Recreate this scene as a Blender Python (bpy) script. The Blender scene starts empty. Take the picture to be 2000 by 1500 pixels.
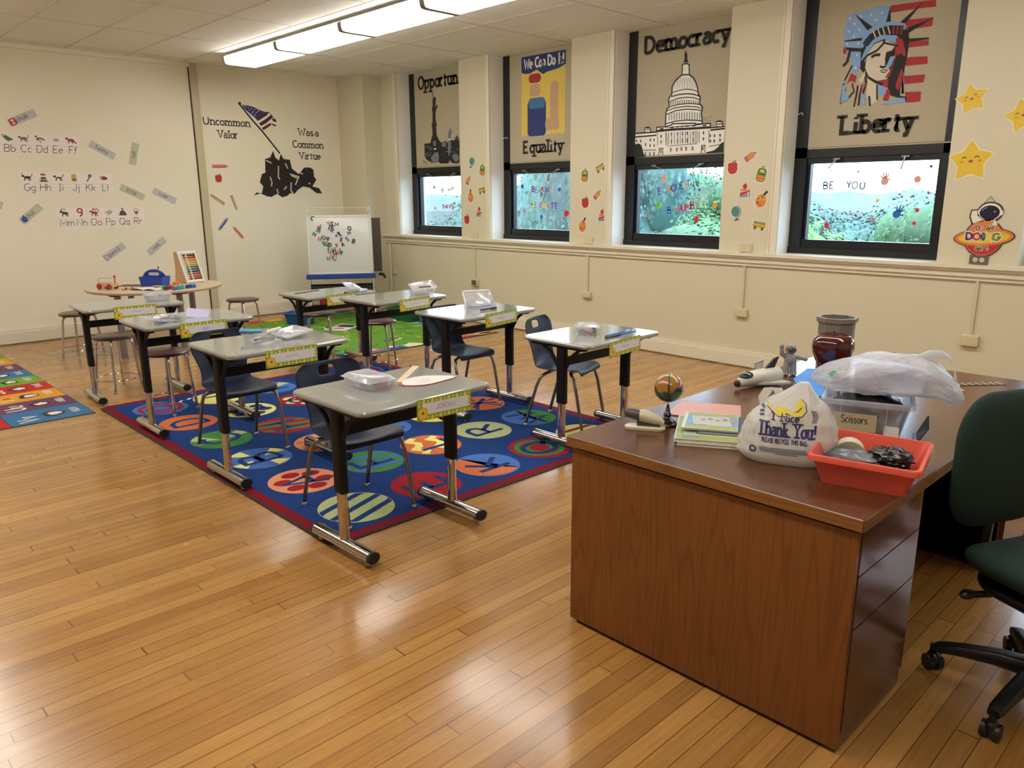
import bpy, math, random
from math import sin, cos, pi, radians, sqrt, atan2
from mathutils import Vector, Matrix, Euler
COL = bpy.context.scene.collection
SC = bpy.context.scene

# ------------------------------------------------------------------ camera, world, light, exposure
cam = bpy.data.cameras.new('camera')
cam.sensor_fit = 'HORIZONTAL'; cam.sensor_width = 36.0
cam.lens = 36.0 * 1501.0 / 2000.0
cam.clip_end = 2000
cam_o = bpy.data.objects.new('camera', cam); COL.objects.link(cam_o)
_y, _p, _r = radians(46.045), radians(-13.773), radians(-0.339)
_f = Vector((cos(_p)*cos(_y), cos(_p)*sin(_y), sin(_p)))
_rt = Vector((sin(_y), -cos(_y), 0)); _u = _rt.cross(_f)
_R = cos(_r)*_rt + sin(_r)*_u; _U = -sin(_r)*_rt + cos(_r)*_u
cam_o.matrix_world = Matrix(((_R.x, _U.x, -_f.x, 0), (_R.y, _U.y, -_f.y, 0), (_R.z, _U.z, -_f.z, 1.6), (0, 0, 0, 1)))
SC.camera = cam_o
SC.view_settings.view_transform = 'Standard'
SC.view_settings.look = 'None'
SC.view_settings.gamma = 1.0
SC.view_settings.use_curve_mapping = False
SC.view_settings.exposure = 0.55

w = bpy.data.worlds.new('daylight'); SC.world = w; w.use_nodes = True
_bg = w.node_tree.nodes['Background']
_bg.inputs[0].default_value = (0.66, 0.83, 1.0, 1); _bg.inputs[1].default_value = 6.5

sun = bpy.data.lights.new('sun', 'SUN'); sun.energy = 6.0; sun.angle = radians(3); sun.color = (1, .95, .86)
sun_o = bpy.data.objects.new('sun', sun); COL.objects.link(sun_o)
sun_o.rotation_euler = (radians(48), 0, radians(-70))          # high behind the building: lights the trees, never enters the room

WINS = [(9.05, 7.733), (7.17, 5.87), (5.278, 3.965), (3.388, 2.047), (1.50, 0.17), (-0.39, -1.72)]
for _a, _b in WINS:                                             # sky light through each lower sash
    l = bpy.data.lights.new('window_daylight', 'AREA'); l.shape = 'RECTANGLE'; l.size = 1.05; l.size_y = .66
    l.cycles.is_portal = True
    lo = bpy.data.objects.new('window_daylight', l); COL.objects.link(lo)
    lo.location = (6.93, (_a+_b)/2, 1.53); lo.rotation_euler = (radians(90), 0, radians(90))
LAMP = 8.5                                                      # brightness of the fluorescent diffusers

# ------------------------------------------------------------------ materials
def lin(h):
    h = h.lstrip('#'); c = [int(h[i:i+2], 16)/255 for i in (0, 2, 4)]
    return tuple(x/12.92 if x <= .04045 else ((x+.055)/1.055)**2.4 for x in c) + (1,)
MATS = {}
def M(name, hexc=None, rough=.5, metal=0.0, var=.07, scale=9.0, emit=0, coat=0, spec=.5, bump=0, alpha=1, trans=0, sss=0, stretch=None):
    if name in MATS: return MATS[name]
    m = bpy.data.materials.new(name); m.use_nodes = True; MATS[name] = m
    nt = m.node_tree; b = nt.nodes['Principled BSDF']
    b.inputs['Roughness'].default_value = rough; b.inputs['Metallic'].default_value = metal
    b.inputs['Specular IOR Level'].default_value = spec
    if coat: b.inputs['Coat Weight'].default_value = coat; b.inputs['Coat Roughness'].default_value = .08
    if alpha < 1: b.inputs['Alpha'].default_value = alpha
    if trans: b.inputs['Transmission Weight'].default_value = trans
    if sss:
        b.inputs['Subsurface Weight'].default_value = sss; b.inputs['Subsurface Radius'].default_value = (.02, .02, .02)
    c = lin(hexc)
    tc = nt.nodes.new('ShaderNodeTexCoord'); no = nt.nodes.new('ShaderNodeTexNoise')
    no.inputs['Scale'].default_value = scale; no.inputs['Detail'].default_value = 4
    src = tc.outputs['Object']
    if stretch:
        mp = nt.nodes.new('ShaderNodeMapping'); mp.inputs['Scale'].default_value = stretch
        nt.links.new(src, mp.inputs[0]); src = mp.outputs[0]
    nt.links.new(src, no.inputs['Vector'])
    mx = nt.nodes.new('ShaderNodeMix'); mx.data_type = 'RGBA'
    mx.inputs[6].default_value = tuple(min(1, x*(1-var)) for x in c[:3]) + (1,)
    mx.inputs[7].default_value = tuple(min(1, x*(1+var)) for x in c[:3]) + (1,)
    nt.links.new(no.outputs['Fac'], mx.inputs[0]); nt.links.new(mx.outputs[2], b.inputs['Base Color'])
    if emit:
        nt.links.new(mx.outputs[2], b.inputs['Emission Color']); b.inputs['Emission Strength'].default_value = emit
    if bump:
        bp = nt.nodes.new('ShaderNodeBump'); bp.inputs['Strength'].default_value = bump; bp.inputs['Distance'].default_value = .01
        nt.links.new(no.outputs['Fac'], bp.inputs['Height']); nt.links.new(bp.outputs[0], b.inputs['Normal'])
    return m
def N(nt, t, **kw):
    n = nt.nodes.new(t)
    for k, v in kw.items(): setattr(n, k, v)
    return n
def math_n(nt, op, a, b=None):
    n = nt.nodes.new('ShaderNodeMath'); n.operation = op
    for i, x in enumerate((a, b)):
        if x is None: continue
        if isinstance(x, (int, float)): n.inputs[i].default_value = x
        else: nt.links.new(x, n.inputs[i])
    return n.outputs[0]
def mix_c(nt, f, a, b, blend='MIX'):
    n = nt.nodes.new('ShaderNodeMix'); n.data_type = 'RGBA'; n.blend_type = blend
    for i, x in ((0, f), (6, a), (7, b)):
        if isinstance(x, (int, float)): n.inputs[i].default_value = x
        elif isinstance(x, tuple): n.inputs[i].default_value = x
        else: nt.links.new(x, n.inputs[i])
    return n.outputs[2]
def ramp(nt, f, stops):
    n = nt.nodes.new('ShaderNodeValToRGB'); e = n.color_ramp.elements
    while len(e) < len(stops): e.new(.5)
    for i, (p, c) in enumerate(stops): e[i].position = p; e[i].color = c if isinstance(c, tuple) else (c, c, c, 1)
    nt.links.new(f, n.inputs[0]); return n.outputs[0]

def floor_mat():
    m = bpy.data.materials.new('maple strip floor'); m.use_nodes = True; nt = m.node_tree; L = nt.links
    b = nt.nodes['Principled BSDF']; tc = N(nt, 'ShaderNodeTexCoord'); sp = N(nt, 'ShaderNodeSeparateXYZ')
    L.new(tc.outputs['Object'], sp.inputs[0]); X, Y = sp.outputs[0], sp.outputs[1]
    W = .0655
    yr = math_n(nt, 'DIVIDE', Y, W); row = math_n(nt, 'FLOOR', yr); fy = math_n(nt, 'FRACT', yr)
    wn = N(nt, 'ShaderNodeTexWhiteNoise', noise_dimensions='1D'); L.new(row, wn.inputs['W'])
    xo = math_n(nt, 'ADD', math_n(nt, 'DIVIDE', X, 1.35), math_n(nt, 'MULTIPLY', wn.outputs[0], 7.3))
    seg = math_n(nt, 'FLOOR', xo); fx = math_n(nt, 'FRACT', xo)
    cb = N(nt, 'ShaderNodeCombineXYZ'); L.new(row, cb.inputs[0]); L.new(seg, cb.inputs[1])
    w2 = N(nt, 'ShaderNodeTexWhiteNoise', noise_dimensions='2D'); L.new(cb.outputs[0], w2.inputs['Vector'])
    base = ramp(nt, w2.outputs[0], [(0, lin('#a4753b')), (.3, lin('#b07f41')), (.75, lin('#b58545')), (1, lin('#bf8f4d'))])
    mp = N(nt, 'ShaderNodeMapping'); mp.inputs['Scale'].default_value = (2.2, 46, 1); L.new(tc.outputs['Object'], mp.inputs[0])
    n1 = N(nt, 'ShaderNodeTexNoise'); n1.inputs['Scale'].default_value = 1.6; n1.inputs['Detail'].default_value = 6; L.new(mp.outputs[0], n1.inputs['Vector'])
    base = mix_c(nt, .38, base, ramp(nt, n1.outputs['Fac'], [(.3, (.42, .36, .3, 1)), (.7, (1, 1, 1, 1))]), 'MULTIPLY')
    n2 = N(nt, 'ShaderNodeTexNoise'); n2.inputs['Scale'].default_value = 1.3; n2.inputs['Detail'].default_value = 7; L.new(tc.outputs['Object'], n2.inputs['Vector'])
    base = mix_c(nt, .4, base, ramp(nt, n2.outputs['Fac'], [(.34, (.66, .58, .48, 1)), (.62, (1, 1, 1, 1))]), 'MULTIPLY')
    # small dark scuffs
    n3 = N(nt, 'ShaderNodeTexNoise'); n3.inputs['Scale'].default_value = 9; n3.inputs['Detail'].default_value = 8; n3.inputs['Roughness'].default_value = .75; L.new(tc.outputs['Object'], n3.inputs['Vector'])
    sc = ramp(nt, n3.outputs['Fac'], [(.70, 0.0), (.76, 1.0)])
    base = mix_c(nt, math_n(nt, 'MULTIPLY', sc, .45), base, lin('#5a4426'))
    gap = math_n(nt, 'LESS_THAN', fy, .05)
    end = math_n(nt, 'LESS_THAN', fx, .0035)
    g = math_n(nt, 'MAXIMUM', gap, end)
    w3 = N(nt, 'ShaderNodeTexWhiteNoise', noise_dimensions='1D'); L.new(math_n(nt, 'ADD', row, 77.0), w3.inputs['W'])
    gs = math_n(nt, 'MULTIPLY', g, math_n(nt, 'ADD', math_n(nt, 'MULTIPLY', w3.outputs[0], .45), .5))
    col = mix_c(nt, gs, base, lin('#3a2610'))
    L.new(col, b.inputs['Base Color'])
    ro = ramp(nt, n2.outputs['Fac'], [(.3, .17), (.7, .33)]); L.new(ro, b.inputs['Roughness'])
    bp = N(nt, 'ShaderNodeBump'); bp.inputs['Strength'].default_value = .22; bp.inputs['Distance'].default_value = .004
    h = math_n(nt, 'SUBTRACT', math_n(nt, 'MULTIPLY', n1.outputs['Fac'], .25), g); L.new(h, bp.inputs['Height']); L.new(bp.outputs[0], b.inputs['Normal'])
    b.inputs['Coat Weight'].default_value = .25; b.inputs['Coat Roughness'].default_value = .12
    return m
def oak_mat(name, axis, c0, c1, c2, rough=.35, coat=.2):
    """stained oak veneer; grain runs along axis"""
    m = bpy.data.materials.new(name); m.use_nodes = True; nt = m.node_tree; L = nt.links
    b = nt.nodes['Principled BSDF']; tc = N(nt, 'ShaderNodeTexCoord')
    s = [6.5, 6.5, 6.5]; s[axis] = .55
    mp = N(nt, 'ShaderNodeMapping'); mp.inputs['Scale'].default_value = s; L.new(tc.outputs['Object'], mp.inputs[0])
    n0 = N(nt, 'ShaderNodeTexNoise'); n0.inputs['Scale'].default_value = 1.0; n0.inputs['Detail'].default_value = 2; L.new(mp.outputs[0], n0.inputs['Vector'])
    rings = math_n(nt, 'FRACT', math_n(nt, 'MULTIPLY', n0.outputs['Fac'], 16.0))
    s2 = [150, 150, 150]; s2[axis] = 5
    mp2 = N(nt, 'ShaderNodeMapping'); mp2.inputs['Scale'].default_value = s2; L.new(tc.outputs['Object'], mp2.inputs[0])
    n2 = N(nt, 'ShaderNodeTexNoise'); n2.inputs['Scale'].default_value = 1.0; n2.inputs['Detail'].default_value = 3; L.new(mp2.outputs[0], n2.inputs['Vector'])
    n3 = N(nt, 'ShaderNodeTexNoise'); n3.inputs['Scale'].default_value = 1.6; L.new(tc.outputs['Object'], n3.inputs['Vector'])
    base = mix_c(nt, n3.outputs['Fac'], lin(c0), lin(c1))
    r = ramp(nt, rings, [(0.0, 1.0), (.25, .0), (.85, .0), (1.0, 1.0)])
    base = mix_c(nt, math_n(nt, 'MULTIPLY', r, .42), base, lin(c2))
    base = mix_c(nt, math_n(nt, 'MULTIPLY', ramp(nt, n2.outputs['Fac'], [(.5, 0.0), (.75, 1.0)]), .4), base, lin(c2))
    L.new(base, b.inputs['Base Color']); b.inputs['Roughness'].default_value = rough
    b.inputs['Coat Weight'].default_value = coat; b.inputs['Coat Roughness'].default_value = .15
    return m
def wall_mat(name, hexc, rough=.55):
    m = M(name, hexc, rough, var=.035, scale=2.2, bump=.06)
    return m
def glass_mat(name, tint=(1, 1, 1, 1), refl=1.0, haze=0.0, hazec=(1, 1, 1, 1), base=.04):
    """thin clear sheet: see-through plus a mirror coat"""
    m = bpy.data.materials.new(name); m.use_nodes = True; nt = m.node_tree; L = nt.links
    for n in list(nt.nodes): nt.nodes.remove(n)
    o = N(nt, 'ShaderNodeOutputMaterial'); t = N(nt, 'ShaderNodeBsdfTransparent'); t.inputs[0].default_value = tint
    g = N(nt, 'ShaderNodeBsdfGlossy'); g.inputs['Roughness'].default_value = .04
    lw = N(nt, 'ShaderNodeLayerWeight'); lw.inputs[0].default_value = .35
    mx = N(nt, 'ShaderNodeMixShader'); L.new(t.outputs[0], mx.inputs[1]); L.new(g.outputs[0], mx.inputs[2])
    f = math_n(nt, 'ADD', math_n(nt, 'MULTIPLY', lw.outputs['Fresnel'], .5*refl), base); L.new(f, mx.inputs[0])
    out = mx.outputs[0]
    if haze:
        d = N(nt, 'ShaderNodeBsdfDiffuse'); d.inputs[0].default_value = hazec
        tl = N(nt, 'ShaderNodeBsdfTranslucent'); tl.inputs[0].default_value = hazec
        m0 = N(nt, 'ShaderNodeMixShader'); m0.inputs[0].default_value = .4; L.new(d.outputs[0], m0.inputs[1]); L.new(tl.outputs[0], m0.inputs[2])
        no = N(nt, 'ShaderNodeTexNoise'); no.inputs['Scale'].default_value = 14; tcx = N(nt, 'ShaderNodeTexCoord'); L.new(tcx.outputs['Object'], no.inputs['Vector'])
        m2 = N(nt, 'ShaderNodeMixShader'); L.new(out, m2.inputs[1]); L.new(m0.outputs[0], m2.inputs[2])
        L.new(math_n(nt, 'MULTIPLY', math_n(nt, 'ADD', no.outputs['Fac'], .5), haze), m2.inputs[0]); out = m2.outputs[0]
    L.new(out, o.inputs[0]); MATS[name] = m
    return m

# ------------------------------------------------------------------ mesh builder
def arc(cx, cy, rx, ry, a0, a1, n=10):
    return [(cx+rx*cos(radians(a0+(a1-a0)*i/n)), cy+ry*sin(radians(a0+(a1-a0)*i/n))) for i in range(n+1)]
def circ(cx, cy, r, n=24, ry=None):
    ry = r if ry is None else ry
    return [(cx+r*cos(2*pi*i/n), cy+ry*sin(2*pi*i/n)) for i in range(n)]
def rrect(w, h, r, n=5, cx=0, cy=0):
    r = min(r, w/2-1e-5, h/2-1e-5); o = []
    for sx, sy, a in ((1, 1, 0), (-1, 1, 90), (-1, -1, 180), (1, -1, 270)):
        o += arc(cx+sx*(w/2-r), cy+sy*(h/2-r), r, r, a, a+90, n)
    return o
def star(r, r2, n=5, cx=0, cy=0, a=90):
    return [(cx+(r if i % 2 == 0 else r2)*cos(radians(a+i*180/n)), cy+(r if i % 2 == 0 else r2)*sin(radians(a+i*180/n))) for i in range(2*n)]
class MB:
    def __init__(s): s.v = []; s.f = []; s.mi = []; s.T = Matrix.Identity(4)
    def add(s, vs, fs, m=0):
        k = len(s.v); s.v += [tuple(s.T @ Vector(p)) for p in vs]
        for f in fs: s.f.append([i+k for i in f]); s.mi.append(m)
    def at(s, loc=(0, 0, 0), rot=(0, 0, 0), sc=(1, 1, 1)):
        s.T = Matrix.LocRotScale(Vector(loc), Euler(rot), Vector(sc)); return s
    def box(s, x0, x1, y0, y1, z0, z1, m=0):
        s.add([(x0, y0, z0), (x1, y0, z0), (x1, y1, z0), (x0, y1, z0), (x0, y0, z1), (x1, y0, z1), (x1, y1, z1), (x0, y1, z1)],
              [(0, 3, 2, 1), (4, 5, 6, 7), (0, 1, 5, 4), (1, 2, 6, 5), (2, 3, 7, 6), (3, 0, 4, 7)], m); return s
    def loft(s, loops, m=0, c0=True, c1=True, closed=True):
        n = len(loops[0]); vs = [p for l in loops for p in l]; fs = []
        for i in range(len(loops)-1):
            for j in range(n if closed else n-1):
                a, b = i*n+j, i*n+(j+1) % n; fs.append((a, b, b+n, a+n))
        if c0: fs.append(tuple(range(n-1, -1, -1)))
        if c1: fs.append(tuple(range((len(loops)-1)*n, len(loops)*n)))
        s.add(vs, fs, m); return s
    def rbox(s, cx, cy, z0, z1, w, d, r=.01, ch=.003, m=0, n=4, taper=0):
        L = []
        for z, k, t in ((z0, ch, 1), (z0+ch, 0, 1), (z1-ch, 0, 0), (z1, ch, 0)):
            L.append([(x, y, z) for x, y in rrect(w-2*k-2*taper*t, d-2*k-2*taper*t, max(r-k, .0005), n, cx, cy)])
        return s.loft(L, m)
    def prism(s, poly, z0, z1, m=0):
        return s.loft([[(x, y, z0) for x, y in poly], [(x, y, z1) for x, y in poly]], m)
    def poly(s, poly, z=0, m=0):
        a = sum(poly[i][0]*poly[(i+1) % len(poly)][1]-poly[(i+1) % len(poly)][0]*poly[i][1] for i in range(len(poly)))
        if a < 0: poly = poly[::-1]
        s.add([(x, y, z) for x, y in poly], [tuple(range(len(poly)))], m); return s
    def ribbon(s, pts, w, z=0, m=0, w1=None):
        pts = [Vector((p[0], p[1])) for p in pts]; n = len(pts); L = []; R = []
        for i, p in enumerate(pts):
            d0 = (p-pts[i-1]) if i else (pts[1]-p); d1 = (pts[i+1]-p) if i < n-1 else d0
            if d0.length < 1e-9: d0 = d1
            if d1.length < 1e-9: d1 = d0
            d0 = d0.normalized(); d1 = d1.normalized(); t = d0+d1
            t = t.normalized() if t.length > 1e-6 else d1
            nn = Vector((-t.y, t.x)); k = 1/max(.6, abs(nn.dot(Vector((-d1.y, d1.x)))))
            ww = (w if w1 is None else w+(w1-w)*i/(n-1))*.5*k
            L.append((p.x+nn.x*ww, p.y+nn.y*ww, z)); R.append((p.x-nn.x*ww, p.y-nn.y*ww, z))
        s.add(L+R, [(i+n, i+1+n, i+1, i) for i in range(n-1)], m); return s
    def tube(s, pts, r, m=0, k=10, caps=True, sq=1.0):
        pts = [Vector(p) for p in pts]; n = len(pts); rr = r if isinstance(r, (list, tuple)) else [r]*n
        t0 = (pts[1]-pts[0]).normalized(); up = Vector((0, 0, 1)) if abs(t0.z) < .9 else Vector((1, 0, 0))
        a = t0.cross(up).normalized(); L = []
        for i, p in enumerate(pts):
            t = ((pts[i+1]-p) if i < n-1 else (p-pts[i-1])).normalized()
            if 0 < i < n-1: t = ((pts[i+1]-p).normalized()+(p-pts[i-1]).normalized()).normalized()
            a = (a-t*a.dot(t)).normalized(); b = t.cross(a)
            L.append([tuple(p+a*rr[i]*cos(2*pi*j/k)+b*rr[i]*sq*sin(2*pi*j/k)) for j in range(k)])
        return s.loft(L, m, caps, caps)
    def lathe(s, prof, m=0, k=20, c=(0, 0, 0), c0=True, c1=True):
        return s.loft([[(c[0]+max(r, 1e-5)*cos(2*pi*j/k), c[1]+max(r, 1e-5)*sin(2*pi*j/k), c[2]+z) for j in range(k)] for r, z in prof], m, c0, c1)
    def ball(s, c, r, m=0, k=14, n=8):
        r = r if isinstance(r, (list, tuple)) else (r, r, r); L = []
        for i in range(n+1):
            a = -pi/2+pi*i/n; q = max(cos(a), 1e-4)
            L.append([(c[0]+r[0]*q*cos(2*pi*j/k), c[1]+r[1]*q*sin(2*pi*j/k), c[2]+r[2]*sin(a)) for j in range(k)])
        return s.loft(L, m)
    def cyl(s, p0, p1, r, m=0, k=14): return s.tube([p0, p1], r, m, k)
    def build(s, name, mats, parent=None, ang=38, loc=None):
        me = bpy.data.meshes.new(name); me.from_pydata(s.v, [], s.f); me.update()
        mats = mats if isinstance(mats, (list, tuple)) else [mats]
        for m in mats: me.materials.append(m)
        me.polygons.foreach_set('material_index', s.mi)
        me.polygons.foreach_set('use_smooth', [True]*len(s.f)); me.set_sharp_from_angle(angle=radians(ang)); me.update()
        o = bpy.data.objects.new(name, me); COL.objects.link(o)
        if parent: o.parent = parent
        if loc: o.location = loc
        return o
def tag(o, label, cat, group=None, kind=None):
    if label: o['label'] = label
    if cat: o['category'] = cat
    if group: o['group'] = group
    if kind: o['kind'] = kind
    return o
def thing(name, label, cat, loc=(0, 0, 0), rot=0, group=None):
    o = bpy.data.objects.new(name, None); COL.objects.link(o); o.empty_display_size = .05
    o.location = loc; o.rotation_euler = (0, 0, rot) if isinstance(rot, (int, float)) else rot
    return tag(o, label, cat, group)
def struct(o): o['kind'] = 'structure'; return o
def dup(root, loc=None, rot=None, label=None, group=None):
    r = root.copy(); COL.objects.link(r)
    if loc is not None: r.location = loc
    if rot is not None: r.rotation_euler = (0, 0, rot)
    if label: r['label'] = label
    if group: r['group'] = group
    for ch in list(root.children):
        c = ch.copy(); COL.objects.link(c); c.parent = r
        for g in list(ch.children):
            d = g.copy(); COL.objects.link(d); d.parent = c
    return r

# ------------------------------------------------------------------ stroke lettering
A_ = arc
GL = {
'A': (.72, [[(0, 0), (.36, 1), (.72, 0)], [(.13, .34), (.59, .34)]]),
'B': (.62, [[(0, 0), (0, 1), (.28, 1)]+A_(.3, .77, .27, .23, 90, -90)+[(0, .54)], [(0, .54), (.32, .54)]+A_(.33, .27, .29, .27, 90, -90)+[(0, 0)]]),
'C': (.7, [A_(.4, .5, .4, .5, 48, 312, 16)]),
'D': (.68, [[(0, 0), (0, 1), (.26, 1)]+A_(.26, .5, .42, .5, 90, -90, 12)+[(0, 0)]]),
'E': (.55, [[(.55, 1), (0, 1), (0, 0), (.55, 0)], [(0, .52), (.44, .52)]]),
'F': (.53, [[(.53, 1), (0, 1), (0, 0)], [(0, .52), (.42, .52)]]),
'G': (.74, [A_(.4, .5, .4, .5, 48, 345, 16)+[(.78, .46), (.46, .46)]]),
'H': (.66, [[(0, 0), (0, 1)], [(.66, 0), (.66, 1)], [(0, .52), (.66, .52)]]),
'I': (.3, [[(.15, 0), (.15, 1)], [(0, 1), (.3, 1)], [(0, 0), (.3, 0)]]),
'J': (.5, [[(.5, 1), (.5, .28)]+A_(.25, .26, .25, .26, 0, -170)]),
'K': (.62, [[(0, 0), (0, 1)], [(.6, 1), (0, .42)], [(.2, .6), (.62, 0)]]),
'L': (.52, [[(0, 1), (0, 0), (.52, 0)]]),
'M': (.84, [[(0, 0), (0, 1), (.42, .25), (.84, 1), (.84, 0)]]),
'N': (.68, [[(0, 0), (0, 1), (.68, 0), (.68, 1)]]),
'O': (.8, [A_(.4, .5, .4, .5, 90, 450, 20)]),
'P': (.6, [[(0, 0), (0, 1), (.3, 1)]+A_(.3, .74, .3, .26, 90, -90)+[(0, .48)]]),
'Q': (.8, [A_(.4, .5, .4, .5, 90, 450, 20), [(.5, .25), (.82, -.06)]]),
'R': (.64, [[(0, 0), (0, 1), (.3, 1)]+A_(.3, .75, .3, .25, 90, -90)+[(0, .5)], [(.3, .5), (.64, 0)]]),
'S': (.58, [A_(.3, .75, .28, .25, 30, 270, 10)+A_(.29, .25, .29, .25, 90, -150, 10)]),
'T': (.66, [[(0, 1), (.66, 1)], [(.33, 1), (.33, 0)]]),
'U': (.66, [[(0, 1), (0, .32)]+A_(.33, .32, .33, .32, 180, 360)+[(.66, 1)]]),
'V': (.7, [[(0, 1), (.35, 0), (.7, 1)]]),
'W': (1.0, [[(0, 1), (.25, 0), (.5, .8), (.75, 0), (1.0, 1)]]),
'X': (.66, [[(0, 0), (.66, 1)], [(0, 1), (.66, 0)]]),
'Y': (.68, [[(0, 1), (.34, .48), (.68, 1)], [(.34, .48), (.34, 0)]]),
'Z': (.62, [[(0, 1), (.62, 1), (0, 0), (.62, 0)]]),
'a': (.5, [A_(.24, .31, .24, .31, 60, 320, 14), [(.5, .64), (.5, 0)]]),
'b': (.5, [[(0, 1), (0, 0)], A_(.26, .31, .25, .31, -140, 140, 14)]),
'c': (.46, [A_(.26, .31, .26, .31, 50, 310, 12)]),
'd': (.5, [A_(.24, .31, .24, .31, 40, 320, 14), [(.5, 1), (.5, 0)]]),
'e': (.5, [[(.02, .33), (.5, .33)]+A_(.26, .31, .25, .31, 5, 305, 14)]),
'f': (.36, [A_(.3, .8, .18, .2, 60, 180, 6)+[(.12, 0)], [(0, .62), (.32, .62)]]),
'g': (.5, [A_(.24, .32, .24, .3, 40, 320, 14), [(.5, .64), (.5, -.1)]+A_(.25, -.1, .25, .2, 0, -150, 8)]),
'h': (.5, [[(0, 1), (0, 0)], [(0, .38)]+A_(.25, .38, .25, .25, 170, 0, 8)+[(.5, 0)]]),
'i': (.1, [[(.05, .62), (.05, 0)], [(.05, .8), (.05, .92)]]),
'j': (.2, [[(.16, .62), (.16, -.12)]+A_(.02, -.12, .14, .16, 0, -110, 6), [(.16, .8), (.16, .92)]]),
'k': (.48, [[(0, 1), (0, 0)], [(.44, .62), (0, .24)], [(.14, .36), (.48, 0)]]),
'l': (.1, [[(.05, 1), (.05, 0)]]),
'm': (.8, [[(0, .64), (0, 0)], [(0, .4)]+A_(.2, .4, .2, .23, 170, 0, 7)+[(.4, 0)], [(.4, .4)]+A_(.6, .4, .2, .23, 170, 0, 7)+[(.8, 0)]]),
'n': (.48, [[(0, .64), (0, 0)], [(0, .38)]+A_(.24, .38, .24, .25, 170, 0, 8)+[(.48, 0)]]),
'o': (.54, [A_(.27, .31, .27, .31, 90, 450, 16)]),
'p': (.5, [[(0, .64), (0, -.34)], A_(.26, .31, .25, .31, 140, -140, 14)]),
'q': (.5, [A_(.24, .31, .24, .31, 40, 320, 14), [(.5, .64), (.5, -.34)]]),
'r': (.36, [[(0, .64), (0, 0)], [(0, .36)]+A_(.22, .38, .2, .25, 165, 50, 6)]),
's': (.42, [A_(.21, .47, .19, .16, 30, 270, 8)+A_(.21, .155, .2, .155, 90, -150, 8)]),
't': (.36, [[(.14, .9), (.14, .12)]+A_(.27, .13, .13, .13, 180, 300, 5), [(0, .62), (.34, .62)]]),
'u': (.48, [[(0, .64), (0, .26)]+A_(.24, .25, .24, .25, 180, 350, 8), [(.48, .64), (.48, 0)]]),
'v': (.48, [[(0, .64), (.24, 0), (.48, .64)]]),
'w': (.7, [[(0, .64), (.17, 0), (.35, .55), (.53, 0), (.7, .64)]]),
'x': (.46, [[(0, 0), (.46, .64)], [(0, .64), (.46, 0)]]),
'y': (.5, [[(0, .64), (.26, .02)], [(.5, .64), (.2, -.3), (.04, -.3)]]),
'z': (.44, [[(0, .64), (.44, .64), (0, 0), (.44, 0)]]),
'!': (.12, [[(.06, 1), (.06, .3)], [(.06, .1), (.06, -.01)]]), '.': (.1, [[(.05, .1), (.05, 0)]]), "'": (.1, [[(.05, 1), (.05, .8)]]),
'9': (.5, [A_(.25, .7, .25, .28, 0, 360, 14)+[(.4, .1), (.2, 0)]]), ' ': (.4, []),
}
NOSERIF = set('CGSOQceosa!.')
GLS = {'a': (.5, [A_(.22, .44, .2, .2, 155, 0, 8)+[(.42, .1), (.52, 0)], A_(.21, .19, .21, .19, 75, 330, 12)])}
def pad(c, serif): return 0 if not serif or c in 'coeCGSOQsav ' else .03 if c in 'rty' else .085
def text_w(t, sp=.2, serif=False): return sum(GL[c][0]+sp+2*pad(c, serif) for c in t)-sp
def text(mb, t, x=0, y=0, h=.1, w=.012, m=0, z=0, serif=False, sp=.2, fit=None, slant=0, rise=0, center=False):
    if serif: sp -= .07
    sx = h if fit is None else fit/text_w(t, sp, serif)
    tot = text_w(t, sp, serif)*sx; cx = x-(tot/2 if center else 0)
    for c in t:
        gw, strokes = GLS[c] if serif and c in GLS else GL[c]
        cx += pad(c, serif)*sx
        for st in strokes:
            P = [(cx+(px+slant*py)*sx, y+py*h+rise*(cx+px*sx-x)) for px, py in st]
            mb.ribbon(P, w, z, m)
            if serif and c not in NOSERIF and len(st) < 9 or (serif and c in 'abdghmnpqru' and len(st) < 14):
                for e, q in ((0, 1), (-1, -2)):
                    a, b_ = P[e], P[q]; d = (a[0]-b_[0], a[1]-b_[1]); l = sqrt(d[0]**2+d[1]**2)+1e-9
                    if abs(d[1])/l > .75 and (abs(st[e][1]) < .02 or abs(st[e][1]-1) < .02 or abs(st[e][1]-.64) < .02 or st[e][1] < -.3):
                        hw = w*1.35; mb.ribbon([(a[0]-hw, a[1]), (a[0]+hw, a[1])], w*.72, z, m)
        cx += (gw+sp+pad(c, serif))*sx
    return tot
def on_back(x, z, off=.0): return dict(loc=(x, YB-off, z), rot=(radians(90), 0, 0))
def on_right(y, z, off=.0): return dict(loc=(XW-off, y, z), rot=(radians(90), 0, radians(-90)))
def place(o, d):
    o.location = d['loc']; o.rotation_euler = d['rot']; return o
XW, YB, ZC = 6.57, 10.07, 3.215
random.seed(7)
# ================================================================== the setting
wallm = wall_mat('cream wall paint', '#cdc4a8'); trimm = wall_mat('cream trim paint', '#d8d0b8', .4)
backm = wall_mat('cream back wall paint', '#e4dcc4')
blackm = M('black window frame', '#0b0d13', .35, var=.1)
litjambm = wall_mat('daylit jamb tone', '#eceae4', .45)  # whiter than the wall: daylight on the jambs put into the colour
b = MB().box(-3.6, XW+.05, -3.0, YB+.05, -.12, 0); struct(b.build('floor', floor_mat()))
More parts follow.
